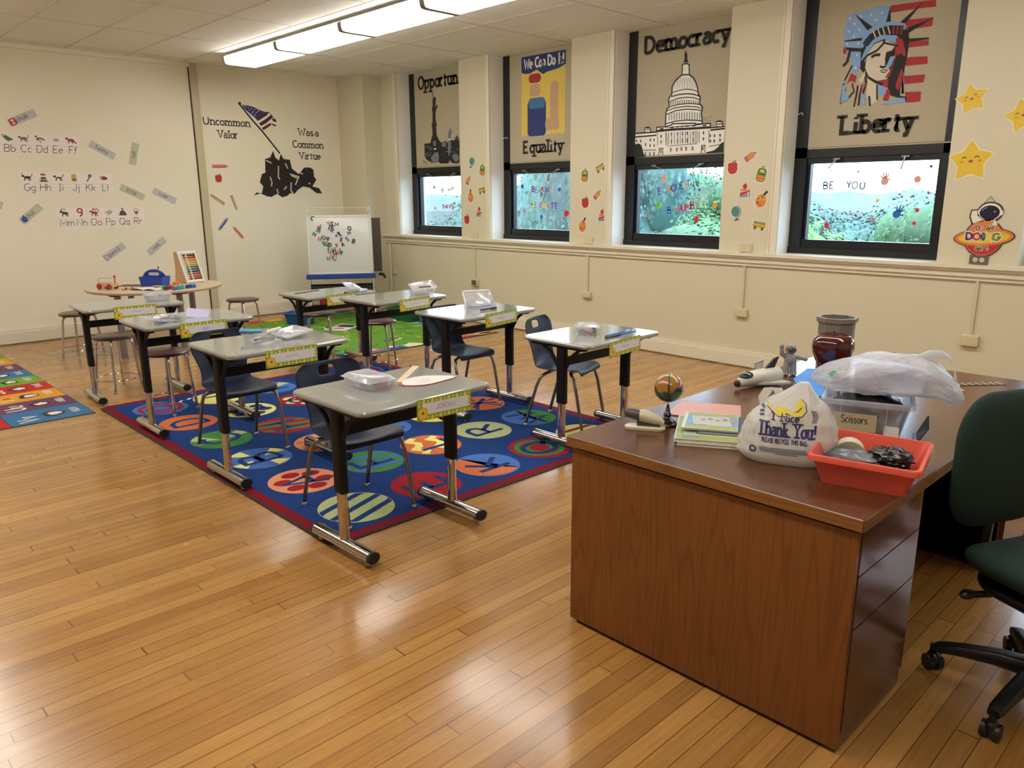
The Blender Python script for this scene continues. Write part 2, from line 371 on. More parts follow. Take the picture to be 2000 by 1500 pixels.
# ceiling: lay-in panels between a painted grid
cm = M('ceiling panel', '#e8e4dd', .85, var=.06, scale=60, bump=.12); gm = M('ceiling grid', '#c9c4bb', .6, var=.03)
b = MB(); b.box(-3.7, 7.1, -3.1, YB+.2, ZC, ZC+.1, 0)
x = 2.15-9*.652
while x < 6.9: b.box(x-.007, x+.007, -3.05, YB+.1, ZC-.003, ZC+.002, 1); x += .652
y = 7.29-8*1.257
while y < YB: b.box(-3.65, 7.0, y-.007, y+.007, ZC-.0035, ZC+.002, 1); y += 1.257
struct(b.build('ceiling', [cm, gm]))
# window wall: solid below the sill, piers between the windows
b = MB(); b.box(XW, 7.02, -3.05, 9.42, -.1, 1.045)
piers = [(9.42, 9.05)]+[(WINS[i][1], WINS[i+1][0]) for i in range(5)]+[(WINS[5][1], -3.05)]
for a, c in piers: b.box(XW, 7.02, c, a, 1.04, ZC+.02)
struct(b.build('wall_right', wallm))
b = MB(); b.box(-3.65, 6.3, YB, YB+.1, -.1, ZC+.02); struct(b.build('wall_back', backm))
b = MB(); b.box(6.28, 7.02, 9.42, YB+.1, -.1, ZC+.02); struct(b.build('wall_corner', wallm))
b = MB(); b.box(-3.75, -3.6, -3.1, YB+.1, -.1, ZC+.02); struct(b.build('wall_left', backm))
b = MB(); b.box(-3.75, 7.0, -3.15, -3.0, -.1, ZC+.02); struct(b.build('wall_front', backm))
# edge beads beside the window openings
for i, (a, c) in enumerate(WINS[:4]):
    b = MB(); b.box(XW-.014, XW+.03, a+.003, a+.075, 1.075, ZC, 0); b.box(XW-.020, XW, a+.060, a+.075, 1.075, ZC, 0)
    struct(b.build('trim_%d' % (i+1), trimm))
    b = MB(); b.box(XW+.012, 6.79, a-.004, a+.02, 1.076, ZC, 0); struct(b.build('trim_%d' % (i+11), litjambm))  # added jamb liner, carries the window light as a paler colour
# sill shelf with stepped moulding
b = MB(); b.box(6.50, 6.80, -3.0, 9.42, 1.048, 1.076); b.box(6.515, 6.6, -3.0, 9.42, 1.03, 1.05); b.box(6.535, 6.6, -3.0, 9.42, .985, 1.032)
b.box(6.55, 6.6, -3.0, 9.42, .955, .986); struct(b.build('trim_5', trimm))
b = MB(); b.box(6.535, XW+.01, -3.0, 9.42, 0.012, .125); b.box(6.548, XW+.01, -3.0, 9.42, .125, .155); b.box(6.556, XW+.01, -3.0, 9.42, .0, .012)
struct(b.build('baseboard_right', trimm))
b = MB(); b.box(-3.6, 6.28, YB-.035, YB+.01, .014, .13); b.box(-3.6, 6.28, YB-.022, YB+.01, .13, .16); b.box(-3.6, 6.28, YB-.01, YB+.01, 0, .014)
b.box(6.255, 6.29, 9.42, YB, .014, .13); b.box(6.265, 6.29, 9.42, YB, .13, .16)
struct(b.build('baseboard_back', trimm))
# back wall: header strip and upright strip framing the recessed panel
tan = wall_mat('tan trim strip', '#bfb292', .45)
b = MB(); b.box(-3.6, 4.19, YB-.03, YB+.01, 3.165, ZC); struct(b.build('trim_6', backm))
b = MB(); b.box(4.172, 4.184, YB-.004, YB+.01, .16, 3.165, 1); b.box(4.184, 4.275, YB-.034, YB+.01, .0, 3.2, 0); struct(b.build('trim_7', [tan, blackm]))
# ------------------------------------------------------------------ windows
pane = glass_mat('window glass', (.93, .97, 1, 1), .6)
shadem = M('beige shade cloth', '#b0a58b', .8, var=.04, scale=5)
steel = M('latch steel', '#8d9097', .3, .9)
for i, (a, c) in enumerate(WINS):
    win = bpy.data.objects.new('window_%d' % (i+1), None); COL.objects.link(win); struct(win)
    win.location = (6.79, (a+c)/2, 1.076)
    W = a-c-.004; H = ZC-1.076; hw = W/2
    b = MB(); fr = .115; zr = .90; d0, d1 = .0, .085
    # local: x = depth, y along the wall, z up.  outer frame, lower sash, meeting rail
    b.box(d0, d1, -hw, -hw+fr, 0, H); b.box(d0, d1, hw-fr, hw, 0, H); b.box(d0-.012, d1, -hw, hw, 0, .055)
    b.box(d0+.012, d1, -hw+.05, hw-.05, .05, .125); b.box(d0, d1, -hw, hw, .83, .918); b.box(d0+.016, d1, -hw+.05, hw-.05, .782, .835)
    b.box(d0+.03, d1, -hw+fr-.005, -hw+.145, .12, .79); b.box(d0+.03, d1, hw-.145, hw-fr+.005, .12, .79)
    b.box(d0+.05, d1, -hw, hw, H-.08, H)
    b.build('window_frame', blackm, win)
    b = MB(); b.box(.055, .060, -hw+.14, hw-.14, .12, .79); b.build('window_pane', pane, win)
    b = MB(); b.box(.065, .070, -hw+.1, hw-.1, .9, H-.05); b.build('upper_pane', pane, win)
    if i < 4:
        for s, an in ((.28, 40 if i == 3 else -75), (-.28, 12 if i == 3 else 65)):
            b = MB(); b.at((-.004, s, .815)); b.box(-.012, .03, -.03, .03, -.008, .008)
            b.at((-.012, s, .812), (radians(an), 0, 0)); b.tube([(0, 0, 0), (-.012, 0, -.05), (-.012, 0, -.10)], .006, k=6)
            b.build('latch', steel, win)
# roller shades covering the upper sashes, each with its painting
DEC = {
'liberty': [('b','p',[0.25,1.056,0.355,1.062,0.438,1.07,0.527,1.083,0.586,1.073,0.599,0.953,0.46,0.931,0.43,0.856,0.396,0.773,0.397,0.641,0.371,0.592,0.327,0.601,0.304,0.756,0.239,0.808,0.234,0.957]),
('r','p',[0.59,1.07,0.836,1.064,0.923,1.055,0.93,1.008,0.779,1.016,0.592,1.017]),
('r','p',[0.709,0.947,0.787,0.942,0.919,0.936,0.917,0.872,0.83,0.871,0.723,0.879]),
('r','p',[0.748,0.785,0.904,0.774,0.908,0.736,0.845,0.737,0.753,0.738]),
('r','p',[0.74,0.666,0.819,0.664,0.909,0.656,0.916,0.6,0.747,0.603]),
('r','p',[0.747,0.53,0.908,0.524,0.901,0.466,0.812,0.466,0.74,0.468]),
('r','p',[0.768,0.407,0.891,0.4,0.895,0.327,0.843,0.322,0.784,0.327]),
('c','p',[0.267,1.041,0.273,1.029,0.285,1.027,0.276,1.021,0.281,1.01,0.27,1.018,0.26,1.013,0.262,1.023,0.252,1.032,0.264,1.031]),
('c','p',[0.441,1.043,0.446,1.031,0.458,1.029,0.449,1.024,0.454,1.012,0.443,1.02,0.434,1.015,0.436,1.026,0.426,1.034,0.438,1.033]),
('c','p',[0.525,1.044,0.53,1.032,0.542,1.03,0.533,1.025,0.538,1.014,0.527,1.021,0.518,1.017,0.52,1.027,0.51,1.035,0.522,1.034]),
('c','p',[0.311,0.994,0.317,0.983,0.329,0.98,0.32,0.975,0.324,0.963,0.314,0.971,0.304,0.966,0.306,0.977,0.296,0.985,0.308,0.984]),
('c','p',[0.269,0.942,0.275,0.93,0.287,0.928,0.278,0.923,0.283,0.911,0.272,0.919,0.262,0.914,0.264,0.924,0.254,0.933,0.266,0.932]),
('c','p',[0.355,0.944,0.36,0.933,0.373,0.931,0.364,0.925,0.368,0.913,0.357,0.921,0.348,0.916,0.35,0.927,0.34,0.935,0.352,0.934]),
('c','p',[0.313,0.897,0.318,0.885,0.331,0.883,0.322,0.878,0.326,0.866,0.315,0.874,0.306,0.869,0.308,0.88,0.298,0.888,0.31,0.887]),
('c','p',[0.357,1.043,0.362,1.031,0.374,1.029,0.365,1.024,0.37,1.012,0.359,1.02,0.35,1.015,0.352,1.026,0.342,1.034,0.354,1.033]),
('c','p',[0.481,0.997,0.486,0.986,0.498,0.984,0.489,0.978,0.494,0.967,0.483,0.975,0.474,0.97,0.476,0.98,0.466,0.989,0.478,0.987]),
('c','p',[0.355,0.751,0.36,0.739,0.373,0.737,0.364,0.731,0.368,0.72,0.357,0.728,0.348,0.722,0.35,0.733,0.34,0.741,0.352,0.74]),
('c','p',[0.353,0.651,0.359,0.64,0.371,0.638,0.362,0.632,0.367,0.62,0.356,0.628,0.346,0.622,0.348,0.633,0.338,0.642,0.35,0.641]),
('c','p',[0.263,0.847,0.268,0.836,0.281,0.834,0.271,0.828,0.276,0.816,0.265,0.824,0.255,0.819,0.258,0.83,0.247,0.838,0.26,0.837]),
('c','p',[0.358,0.838,0.363,0.827,0.376,0.825,0.367,0.819,0.371,0.807,0.36,0.815,0.351,0.81,0.353,0.821,0.343,0.829,0.355,0.828]),
('k','p',[0.305,1.055,0.464,0.931,0.424,0.911]),
('k','p',[0.587,1.071,0.603,0.949,0.566,0.951]),
('k','p',[0.833,1.06,0.719,0.92,0.674,0.934]),
('k','p',[0.92,0.932,0.748,0.846,0.733,0.884]),
('k','p',[0.904,0.793,0.905,0.779,0.756,0.779,0.753,0.805]),
('k','p',[0.238,0.858,0.387,0.862,0.385,0.84,0.243,0.85]),
('k','p',[0.239,0.808,0.395,0.779,0.39,0.754,0.294,0.768]),
('k','p',[0.387,0.745,0.392,0.81,0.42,0.872,0.469,0.915,0.527,0.939,0.6,0.946,0.675,0.924,0.747,0.862,0.761,0.783,0.757,0.671,0.747,0.601,0.749,0.516,0.732,0.438,0.735,0.377,0.668,0.386,0.654,0.446,0.59,0.481,0.47,0.537,0.396,0.619]),
('c','p',[0.439,0.731,0.489,0.798,0.573,0.819,0.662,0.775,0.631,0.729,0.595,0.719,0.603,0.625,0.626,0.601,0.641,0.563,0.616,0.518,0.541,0.514,0.473,0.55,0.434,0.622,0.436,0.681]),
('b','r',[0.389,0.789,0.425,0.864,0.484,0.917,0.542,0.935,0.608,0.938,0.676,0.919,0.723,0.886],0.03),
('b','p',[0.41,0.742,0.435,0.805,0.484,0.849,0.55,0.861,0.655,0.843,0.688,0.807,0.685,0.772,0.585,0.814,0.565,0.827,0.488,0.805,0.442,0.738,0.426,0.667,0.393,0.686]),
('k','r',[0.419,0.807,0.46,0.856,0.532,0.889,0.613,0.895,0.702,0.879],0.055),
('c','r',[0.469,0.903,0.498,0.842],0.009),
('c','r',[0.506,0.912,0.533,0.851],0.009),
('c','r',[0.542,0.919,0.567,0.859],0.009),
('c','r',[0.583,0.92,0.606,0.86],0.009),
('r','r',[0.629,0.916,0.633,0.856],0.012),
('r','r',[0.659,0.911,0.663,0.85],0.012),
('r','r',[0.688,0.904,0.693,0.843],0.012),
('n','r',[0.43,0.865,0.451,0.825],0.01),
('n','r',[0.413,0.846,0.434,0.806],0.01),
('n','r',[0.4,0.822,0.421,0.782],0.01),
('r','p',[0.659,0.74,0.657,0.825,0.71,0.804,0.743,0.701,0.74,0.659,0.713,0.648,0.681,0.709,0.657,0.619,0.644,0.541,0.601,0.524,0.613,0.551,0.639,0.585,0.661,0.654]),
('k','p',[0.703,0.706,0.747,0.665,0.745,0.587,0.701,0.492,0.66,0.387,0.625,0.47,0.639,0.549,0.677,0.638]),
('r','p',[0.526,0.515,0.587,0.512,0.631,0.517,0.633,0.448,0.575,0.481]),
('r','p',[0.689,0.464,0.723,0.586,0.749,0.544,0.729,0.446,0.71,0.422]),
('r','p',[0.616,0.449,0.656,0.424,0.649,0.351,0.604,0.354]),
('b','p',[0.628,0.687,0.664,0.689,0.645,0.627,0.618,0.587,0.605,0.625]),
('b','p',[0.737,0.56,0.756,0.486,0.744,0.397,0.762,0.396,0.748,0.458]),
('c','p',[0.466,0.538,0.543,0.499,0.561,0.359,0.507,0.326,0.468,0.404]),
('b','p',[0.544,0.486,0.624,0.449,0.621,0.405,0.584,0.394,0.557,0.433]),
('k','r',[0.405,0.677,0.444,0.72,0.517,0.747,0.564,0.795,0.57,0.823],0.017),
('k','r',[0.573,0.797,0.618,0.781,0.68,0.76],0.014),
('k','r',[0.476,0.701,0.505,0.715,0.547,0.712],0.022),
('k','r',[0.599,0.661,0.603,0.715,0.653,0.723],0.024),
('k','r',[0.596,0.676,0.597,0.626],0.012),
('k','r',[0.553,0.623,0.576,0.613,0.602,0.618],0.016),
('k','r',[0.56,0.588,0.586,0.594,0.615,0.586,0.596,0.571,0.565,0.58],0.007),
('k','r',[0.423,0.697,0.399,0.63,0.44,0.607],0.014),
('k','r',[0.469,0.548,0.527,0.508,0.59,0.481],0.018),
('k','r',[0.544,0.486,0.557,0.366],0.012),
('k','r',[0.267,0.52,0.261,0.43,0.256,0.363,0.318,0.402,0.363,0.451],0.014),
('k','r',[0.389,0.493,0.384,0.419,0.372,0.326],0.014),
('k','r',[0.424,0.497,0.412,0.416,0.409,0.332],0.014),
('k','r',[0.443,0.562,0.454,0.509,0.437,0.418],0.016),
('k','r',[0.49,0.402,0.506,0.322],0.016),
('k','r',[0.659,0.402,0.705,0.379,0.78,0.365,0.78,0.329],0.014),
('k','r',[0.294,0.768,0.282,0.691,0.249,0.658],0.022),
('k','r',[0.325,0.657,0.273,0.542],0.012),
('k','r',[0.275,0.52,0.289,0.458],0.012),
('k','r',[0.339,0.513,0.361,0.451],0.01),
('b','p',[0.258,0.361,0.26,0.506,0.291,0.518,0.284,0.428,0.324,0.424,0.319,0.394]),
('b','p',[0.428,0.34,0.434,0.429,0.456,0.412,0.463,0.337]),
('r','p',[0.295,0.514,0.323,0.597,0.369,0.57,0.364,0.517,0.325,0.537]),
('r','p',[0.239,0.801,0.273,0.782,0.257,0.747,0.239,0.764]),
('r','p',[0.435,0.496,0.457,0.509,0.46,0.483,0.446,0.473]),
('r','p',[0.417,0.491,0.428,0.497,0.43,0.437,0.419,0.431]),
('b','p',[0.584,0.327,0.671,0.353,0.773,0.366,0.783,0.329,0.667,0.324]),
('c','p',[0.44,0.607,0.407,0.551,0.385,0.531,0.427,0.505,0.44,0.562])],
'democracy': [('w','p',[-0.008,0.243,0.268,0.247,0.266,0.292,0.451,0.302,0.451,0.312,0.72,0.299,0.72,0.292,0.892,0.288,0.895,0.248,1.051,0.247,1.049,0.103,1.002,0.072,0.948,0.037,0.875,0.021,0.853,0.008,0.189,0.009,0.131,0.006,0.0,0.135]),
('w','p',[0.372,0.285,0.372,0.418,0.382,0.456,0.406,0.474,0.404,0.508,0.393,0.538,0.413,0.575,0.43,0.592,0.445,0.639,0.444,0.669,0.464,0.71,0.508,0.742,0.543,0.763,0.544,0.854,0.616,0.85,0.624,0.759,0.671,0.725,0.709,0.671,0.731,0.612,0.745,0.559,0.763,0.534,0.763,0.492,0.759,0.474,0.792,0.447,0.793,0.419,0.786,0.396,0.801,0.294]),
('k','p',[0.572,0.986,0.561,0.938,0.566,0.908,0.555,0.874,0.609,0.868,0.595,0.905,0.597,0.933]),
('k','r',[0.372,0.285,0.372,0.418,0.382,0.456,0.406,0.471,0.405,0.508,0.395,0.537,0.413,0.575,0.433,0.592,0.433,0.662,0.464,0.71,0.508,0.742,0.543,0.76],0.014),
('k','r',[0.625,0.754,0.671,0.725,0.709,0.671,0.731,0.612,0.738,0.569,0.763,0.534,0.761,0.492,0.759,0.474,0.793,0.447,0.795,0.419,0.785,0.392,0.802,0.294],0.014),
('k','r',[0.543,0.76,0.544,0.854,0.565,0.861,0.601,0.857,0.619,0.845,0.628,0.754],0.012),
('k','r',[0.538,0.761,0.634,0.755],0.012),
('k','r',[0.436,0.606,0.507,0.621,0.602,0.624,0.684,0.609,0.737,0.586],0.008),
('k','r',[0.425,0.569,0.509,0.58,0.604,0.581,0.687,0.569,0.757,0.544],0.01),
('k','r',[0.403,0.522,0.511,0.547,0.606,0.549,0.688,0.538,0.762,0.511],0.009),
('k','r',[0.415,0.475,0.514,0.489,0.609,0.489,0.692,0.482,0.762,0.469],0.009),
('k','r',[0.374,0.437,0.486,0.462,0.611,0.464,0.723,0.451,0.793,0.429],0.009),
('k','r',[0.377,0.405,0.487,0.433,0.612,0.438,0.724,0.425,0.788,0.41],0.01),
('k','r',[0.377,0.317,0.492,0.334,0.618,0.335,0.73,0.325,0.794,0.315],0.01),
('k','r',[0.267,0.252,0.454,0.256,0.723,0.251,0.895,0.25],0.022),
('k','r',[0.266,0.289,0.372,0.288,0.451,0.302,0.451,0.312,0.72,0.299,0.72,0.29,0.892,0.286,0.895,0.248],0.012),
('k','r',[0.266,0.292,0.268,0.242],0.012),
('k','r',[-0.004,0.245,0.268,0.244],0.014),
('k','r',[-0.003,0.209,0.266,0.212],0.014),
('k','r',[0.895,0.245,1.051,0.247],0.012),
('k','r',[0.896,0.224,1.052,0.229],0.016),
('k','r',[0.304,0.015,0.307,0.08,0.354,0.08,0.354,0.018],0.008),
('k','r',[0.807,0.014,0.808,0.086,0.845,0.087,0.847,0.017],0.008),
('k','r',[0.108,0.071,0.27,0.069],0.007),
('k','r',[0.406,0.1,0.755,0.106],0.005),
('k','r',[0.388,0.228,0.406,0.105],0.006),
('k','r',[0.771,0.222,0.778,0.112],0.006),
('k','r',[0.879,0.225,0.887,0.106],0.006),
('k','r',[0.275,0.237,0.287,0.111],0.006),
('k','r',[0.381,0.235,0.388,0.106],0.006),
('k','r',[0.889,0.073,1.012,0.086],0.006),
('k','r',[0.379,0.28,0.796,0.282],0.006),
('s','r',[0.412,0.421,0.413,0.347],0.01),
('s','r',[0.442,0.42,0.444,0.347],0.01),
('s','r',[0.473,0.419,0.474,0.347],0.01),
('s','r',[0.503,0.418,0.504,0.346],0.01),
('s','r',[0.533,0.417,0.535,0.345],0.01),
('s','r',[0.563,0.415,0.565,0.343],0.01),
('s','r',[0.593,0.413,0.595,0.341],0.01),
('s','r',[0.623,0.411,0.624,0.339],0.01),
('s','r',[0.652,0.408,0.654,0.336],0.01),
('s','r',[0.682,0.405,0.683,0.333],0.01),
('s','r',[0.711,0.401,0.713,0.33],0.01),
('s','r',[0.74,0.397,0.742,0.326],0.01),
('s','r',[0.769,0.393,0.771,0.322],0.01),
('k','r',[0.428,0.52,0.428,0.484],0.008),
('k','r',[0.455,0.524,0.455,0.488],0.008),
('k','r',[0.481,0.526,0.481,0.49],0.008),
('k','r',[0.508,0.528,0.508,0.492],0.008),
('k','r',[0.534,0.529,0.534,0.493],0.008),
('k','r',[0.56,0.529,0.56,0.493],0.008),
('k','r',[0.587,0.528,0.587,0.492],0.008),
('k','r',[0.613,0.526,0.613,0.49],0.008),
('k','r',[0.639,0.523,0.639,0.488],0.008),
('k','r',[0.665,0.519,0.665,0.484],0.008),
('k','r',[0.691,0.515,0.691,0.479],0.008),
('k','r',[0.717,0.509,0.717,0.474],0.008),
('k','r',[0.742,0.502,0.743,0.467],0.008),
('k','r',[0.443,0.584,0.444,0.57],0.007),
('k','r',[0.47,0.587,0.471,0.573],0.007),
('k','r',[0.497,0.589,0.498,0.575],0.007),
('k','r',[0.524,0.59,0.525,0.576],0.007),
('k','r',[0.552,0.59,0.552,0.576],0.007),
('k','r',[0.579,0.589,0.579,0.575],0.007),
('k','r',[0.605,0.587,0.606,0.573],0.007),
('k','r',[0.632,0.584,0.633,0.57],0.007),
('k','r',[0.659,0.58,0.66,0.566],0.007),
('k','r',[0.686,0.575,0.687,0.561],0.007),
('k','r',[0.712,0.569,0.713,0.555],0.007),
('k','r',[0.739,0.562,0.74,0.548],0.007),
('s','r',[0.513,0.737,0.469,0.695,0.458,0.644],0.004),
('s','r',[0.531,0.736,0.497,0.692,0.49,0.641],0.004),
('s','r',[0.548,0.734,0.526,0.69,0.521,0.638],0.004),
('s','r',[0.565,0.732,0.554,0.687,0.553,0.635],0.004),
('s','r',[0.582,0.73,0.582,0.684,0.584,0.632],0.004),
('s','r',[0.599,0.728,0.61,0.681,0.615,0.629],0.004),
('s','r',[0.616,0.727,0.638,0.678,0.646,0.626],0.004),
('s','r',[0.633,0.725,0.665,0.676,0.677,0.623],0.004),
('s','r',[0.65,0.723,0.693,0.673,0.707,0.62],0.004),
('k','r',[0.415,0.236,0.421,0.115],0.0045),
('k','r',[0.449,0.235,0.455,0.114],0.0045),
('k','r',[0.486,0.234,0.492,0.114],0.0045),
('k','r',[0.522,0.233,0.528,0.113],0.0045),
('k','r',[0.552,0.232,0.559,0.113],0.0045),
('k','r',[0.582,0.232,0.589,0.112],0.0045),
('k','r',[0.612,0.231,0.619,0.112],0.0045),
('k','r',[0.642,0.23,0.649,0.111],0.0045),
('k','r',[0.671,0.229,0.678,0.111],0.0045),
('k','r',[0.701,0.228,0.708,0.11],0.0045),
('k','r',[0.73,0.228,0.737,0.11],0.0045),
('k','r',[0.747,0.227,0.754,0.109],0.0045),
('s','r',[0.449,0.226,0.451,0.199],0.016),
('s','r',[0.453,0.164,0.455,0.122],0.014),
('s','r',[0.522,0.224,0.524,0.197],0.016),
('s','r',[0.526,0.163,0.528,0.121],0.014),
('s','r',[0.58,0.223,0.581,0.197],0.016),
('s','r',[0.583,0.162,0.585,0.121],0.014),
('s','r',[0.633,0.222,0.635,0.196],0.016),
('s','r',[0.637,0.162,0.639,0.12],0.014),
('s','r',[0.704,0.221,0.706,0.195],0.016),
('s','r',[0.708,0.161,0.71,0.12],0.014),
('s','r',[0.448,0.081,0.45,0.044],0.018),
('s','r',[0.521,0.08,0.523,0.043],0.018),
('s','r',[0.575,0.083,0.578,0.046],0.018),
('s','r',[0.629,0.083,0.631,0.046],0.018),
('s','r',[0.703,0.082,0.706,0.045],0.018),
('s','r',[0.33,0.071,0.332,0.034],0.018),
('s','r',[0.823,0.076,0.825,0.04],0.018),
('s','r',[0.138,0.054,0.14,0.016],0.018),
('s','r',[0.194,0.052,0.195,0.014],0.018),
('s','r',[0.245,0.052,0.247,0.014],0.018),
('k','r',[0.135,0.141,0.136,0.114],0.012),
('k','r',[0.193,0.128,0.195,0.101],0.012),
('k','r',[0.245,0.126,0.246,0.099],0.012),
('k','r',[0.329,0.157,0.33,0.13],0.012),
('k','r',[0.824,0.16,0.825,0.134],0.012),
('k','r',[0.902,0.137,0.904,0.111],0.012),
('k','r',[0.944,0.135,0.946,0.109],0.012),
('k','r',[1.008,0.141,1.01,0.115],0.012),
('k','r',[0.82,0.217,0.822,0.191],0.012),
('k','r',[0.326,0.212,0.327,0.185],0.012),
('k','r',[0.018,0.183,0.019,0.155],0.012),
('k','r',[0.071,0.18,0.072,0.153],0.012),
('k','r',[0.194,0.184,0.195,0.157],0.012),
('k','r',[0.242,0.181,0.243,0.154],0.012),
('k','r',[0.899,0.184,0.901,0.159],0.012),
('k','r',[0.944,0.182,0.946,0.156],0.012),
('k','r',[1.005,0.183,1.007,0.158],0.012),
('k','r',[0.306,0.271,0.353,0.271],0.011),
('k','r',[0.43,0.275,0.476,0.275],0.011),
('k','r',[0.5,0.278,0.545,0.278],0.011),
('k','r',[0.554,0.278,0.599,0.278],0.011),
('k','r',[0.611,0.278,0.656,0.278],0.011),
('k','r',[0.684,0.276,0.729,0.276],0.011),
('k','r',[0.809,0.27,0.853,0.271],0.011),
('k','p',[0.117,0.251,0.115,0.294,0.141,0.302,0.173,0.3,0.193,0.286,0.194,0.246]),
('w','p',[0.127,0.253,0.125,0.286,0.183,0.282,0.185,0.249]),
('k','p',[0.959,0.253,0.956,0.3,0.978,0.308,1.011,0.305,1.028,0.293,1.031,0.248]),
('w','p',[0.967,0.255,0.965,0.292,1.02,0.288,1.023,0.251]),
('k','r',[0.132,0.273,0.177,0.271],0.008),
('k','r',[0.972,0.273,1.019,0.273],0.01),
('g','p',[0.0,0.135,0.046,0.143,0.08,0.126,0.101,0.079,0.109,0.048,0.144,0.005,0.005,0.0]),
('g','p',[1.049,0.108,1.05,0.009,0.865,0.007,0.869,0.021,0.948,0.032,0.991,0.059,1.022,0.095]),
('s','r',[0.798,0.339,0.826,0.353,0.816,0.328,0.844,0.336,0.84,0.317,0.896,0.313],0.004),
('s','r',[0.872,0.343,0.911,0.352],0.004)],
'opportunity': [('m','p',[0.384,0.995,0.403,0.942,0.402,0.856,0.42,0.898,0.441,0.906,0.466,0.889,0.461,0.843,0.446,0.775,0.488,0.802,0.499,0.781,0.467,0.739,0.45,0.706,0.447,0.628,0.459,0.567,0.474,0.549,0.457,0.524,0.459,0.419,0.5,0.364,0.512,0.311,0.321,0.319,0.338,0.364,0.371,0.424,0.368,0.52,0.355,0.548,0.379,0.59,0.385,0.711,0.372,0.747,0.393,0.797,0.389,0.943]),
('k','p',[0.186,0.318,0.306,0.319,0.382,0.348,0.459,0.41,0.5,0.355,0.542,0.318,0.657,0.33,0.685,0.303,0.715,0.348,0.812,0.326,0.87,0.387,0.911,0.368,0.929,0.299,0.92,0.047,0.857,0.036,0.76,0.048,0.733,0.083,0.688,0.041,0.515,0.047,0.501,0.065,0.338,0.061,0.22,0.11,0.185,0.157]),
('s','p',[0.707,0.345,0.704,0.431,0.734,0.472,0.755,0.488,0.782,0.452,0.759,0.393,0.75,0.342]),
('s','p',[0.379,0.282,0.381,0.335,0.419,0.351,0.447,0.327,0.438,0.288,0.415,0.272]),
('s','p',[0.561,0.265,0.563,0.309,0.6,0.324,0.649,0.313,0.662,0.269,0.625,0.253]),
('s','p',[0.79,0.099,0.77,0.143,0.848,0.166,0.903,0.138,0.908,0.086,0.844,0.054]),
('s','p',[0.7,0.328,0.756,0.325,0.744,0.187,0.706,0.128,0.688,0.216]),
('s','p',[0.331,0.071,0.327,0.133,0.404,0.193,0.478,0.198,0.497,0.136,0.479,0.066]),
('w','r',[0.392,0.236,0.444,0.244],0.018),
('w','r',[0.712,0.344,0.75,0.342],0.02),
('s','r',[0.158,0.259,0.218,0.266,0.236,0.257],0.006),
('s','r',[0.219,0.281,0.275,0.276,0.301,0.266],0.006),
('s','r',[0.207,0.188,0.264,0.204,0.287,0.191],0.006),
('s','r',[0.281,0.234,0.305,0.252,0.328,0.246],0.006),
('s','r',[0.286,0.19,0.33,0.202,0.345,0.188],0.006),
('s','r',[0.207,0.273,0.261,0.289,0.281,0.276],0.006),
('s','r',[0.189,0.181,0.244,0.179,0.283,0.165],0.006),
('s','r',[0.256,0.151,0.298,0.163,0.339,0.161],0.006),
('s','r',[0.282,0.238,0.326,0.234,0.361,0.228],0.006),
('s','r',[0.282,0.252,0.33,0.254,0.363,0.25],0.006),
('s','r',[0.17,0.172,0.227,0.178,0.27,0.174],0.006),
('s','r',[0.261,0.265,0.328,0.272,0.36,0.252],0.006),
('s','r',[0.288,0.165,0.313,0.168,0.331,0.165],0.006),
('s','r',[0.202,0.158,0.231,0.159,0.26,0.142],0.006),
('s','r',[0.859,0.113,0.889,0.119,0.922,0.119],0.006),
('s','r',[0.738,0.185,0.784,0.194,0.817,0.183],0.006),
('s','r',[0.696,0.235,0.738,0.231,0.765,0.221],0.006),
('s','r',[0.798,0.181,0.82,0.187,0.839,0.173],0.006),
('s','r',[0.612,0.194,0.673,0.196,0.697,0.19],0.006),
('s','r',[0.665,0.239,0.711,0.254,0.74,0.239],0.006),
('s','r',[0.829,0.079,0.881,0.092,0.918,0.087],0.006),
('s','r',[0.676,0.195,0.709,0.202,0.732,0.19],0.006),
('s','r',[0.709,0.248,0.749,0.25,0.783,0.248],0.006),
('s','r',[0.547,0.162,0.587,0.172,0.611,0.169],0.006),
('s','r',[0.853,0.215,0.88,0.215,0.903,0.212],0.006),
('s','r',[0.698,0.074,0.725,0.078,0.757,0.06],0.006),
('k','r',[0.136,0.104,0.189,0.084,0.165,0.067,0.248,0.069,0.202,0.048],0.008),
('s','r',[0.84,0.329,0.87,0.379,0.891,0.39],0.014),
('s','r',[0.882,0.327,0.9,0.368],0.012)],
'flagraising': [('k','r',[-0.088,0.777,0.035,0.629,0.211,0.44,0.43,0.179],0.022),
('k','p',[-0.066,0.788,-0.07,0.779,-0.078,0.771,-0.089,0.768,-0.099,0.77,-0.105,0.776,-0.107,0.785,-0.104,0.795,-0.096,0.802,-0.085,0.805,-0.075,0.804,-0.068,0.797]),
('w','p',[-0.055,0.767,0.085,0.752,0.244,0.702,0.302,0.697,0.349,0.674,0.366,0.641,0.412,0.609,0.406,0.529,0.338,0.547,0.213,0.47,0.11,0.608,0.022,0.688]),
('n','p',[-0.055,0.767,0.029,0.768,0.089,0.755,0.168,0.718,0.244,0.702,0.192,0.665,0.114,0.617,0.039,0.672,-0.031,0.73]),
('d','p',[0.114,0.617,0.243,0.699,0.315,0.698,0.289,0.665,0.146,0.581]),
('d','p',[0.159,0.554,0.265,0.617,0.349,0.678,0.366,0.641,0.27,0.565,0.189,0.521]),
('d','p',[0.196,0.497,0.289,0.549,0.324,0.568,0.342,0.547,0.254,0.49,0.213,0.47]),
('d','p',[0.341,0.63,0.374,0.624,0.412,0.605,0.41,0.579,0.365,0.594]),
('d','p',[0.34,0.568,0.378,0.554,0.407,0.547,0.406,0.529,0.357,0.535]),
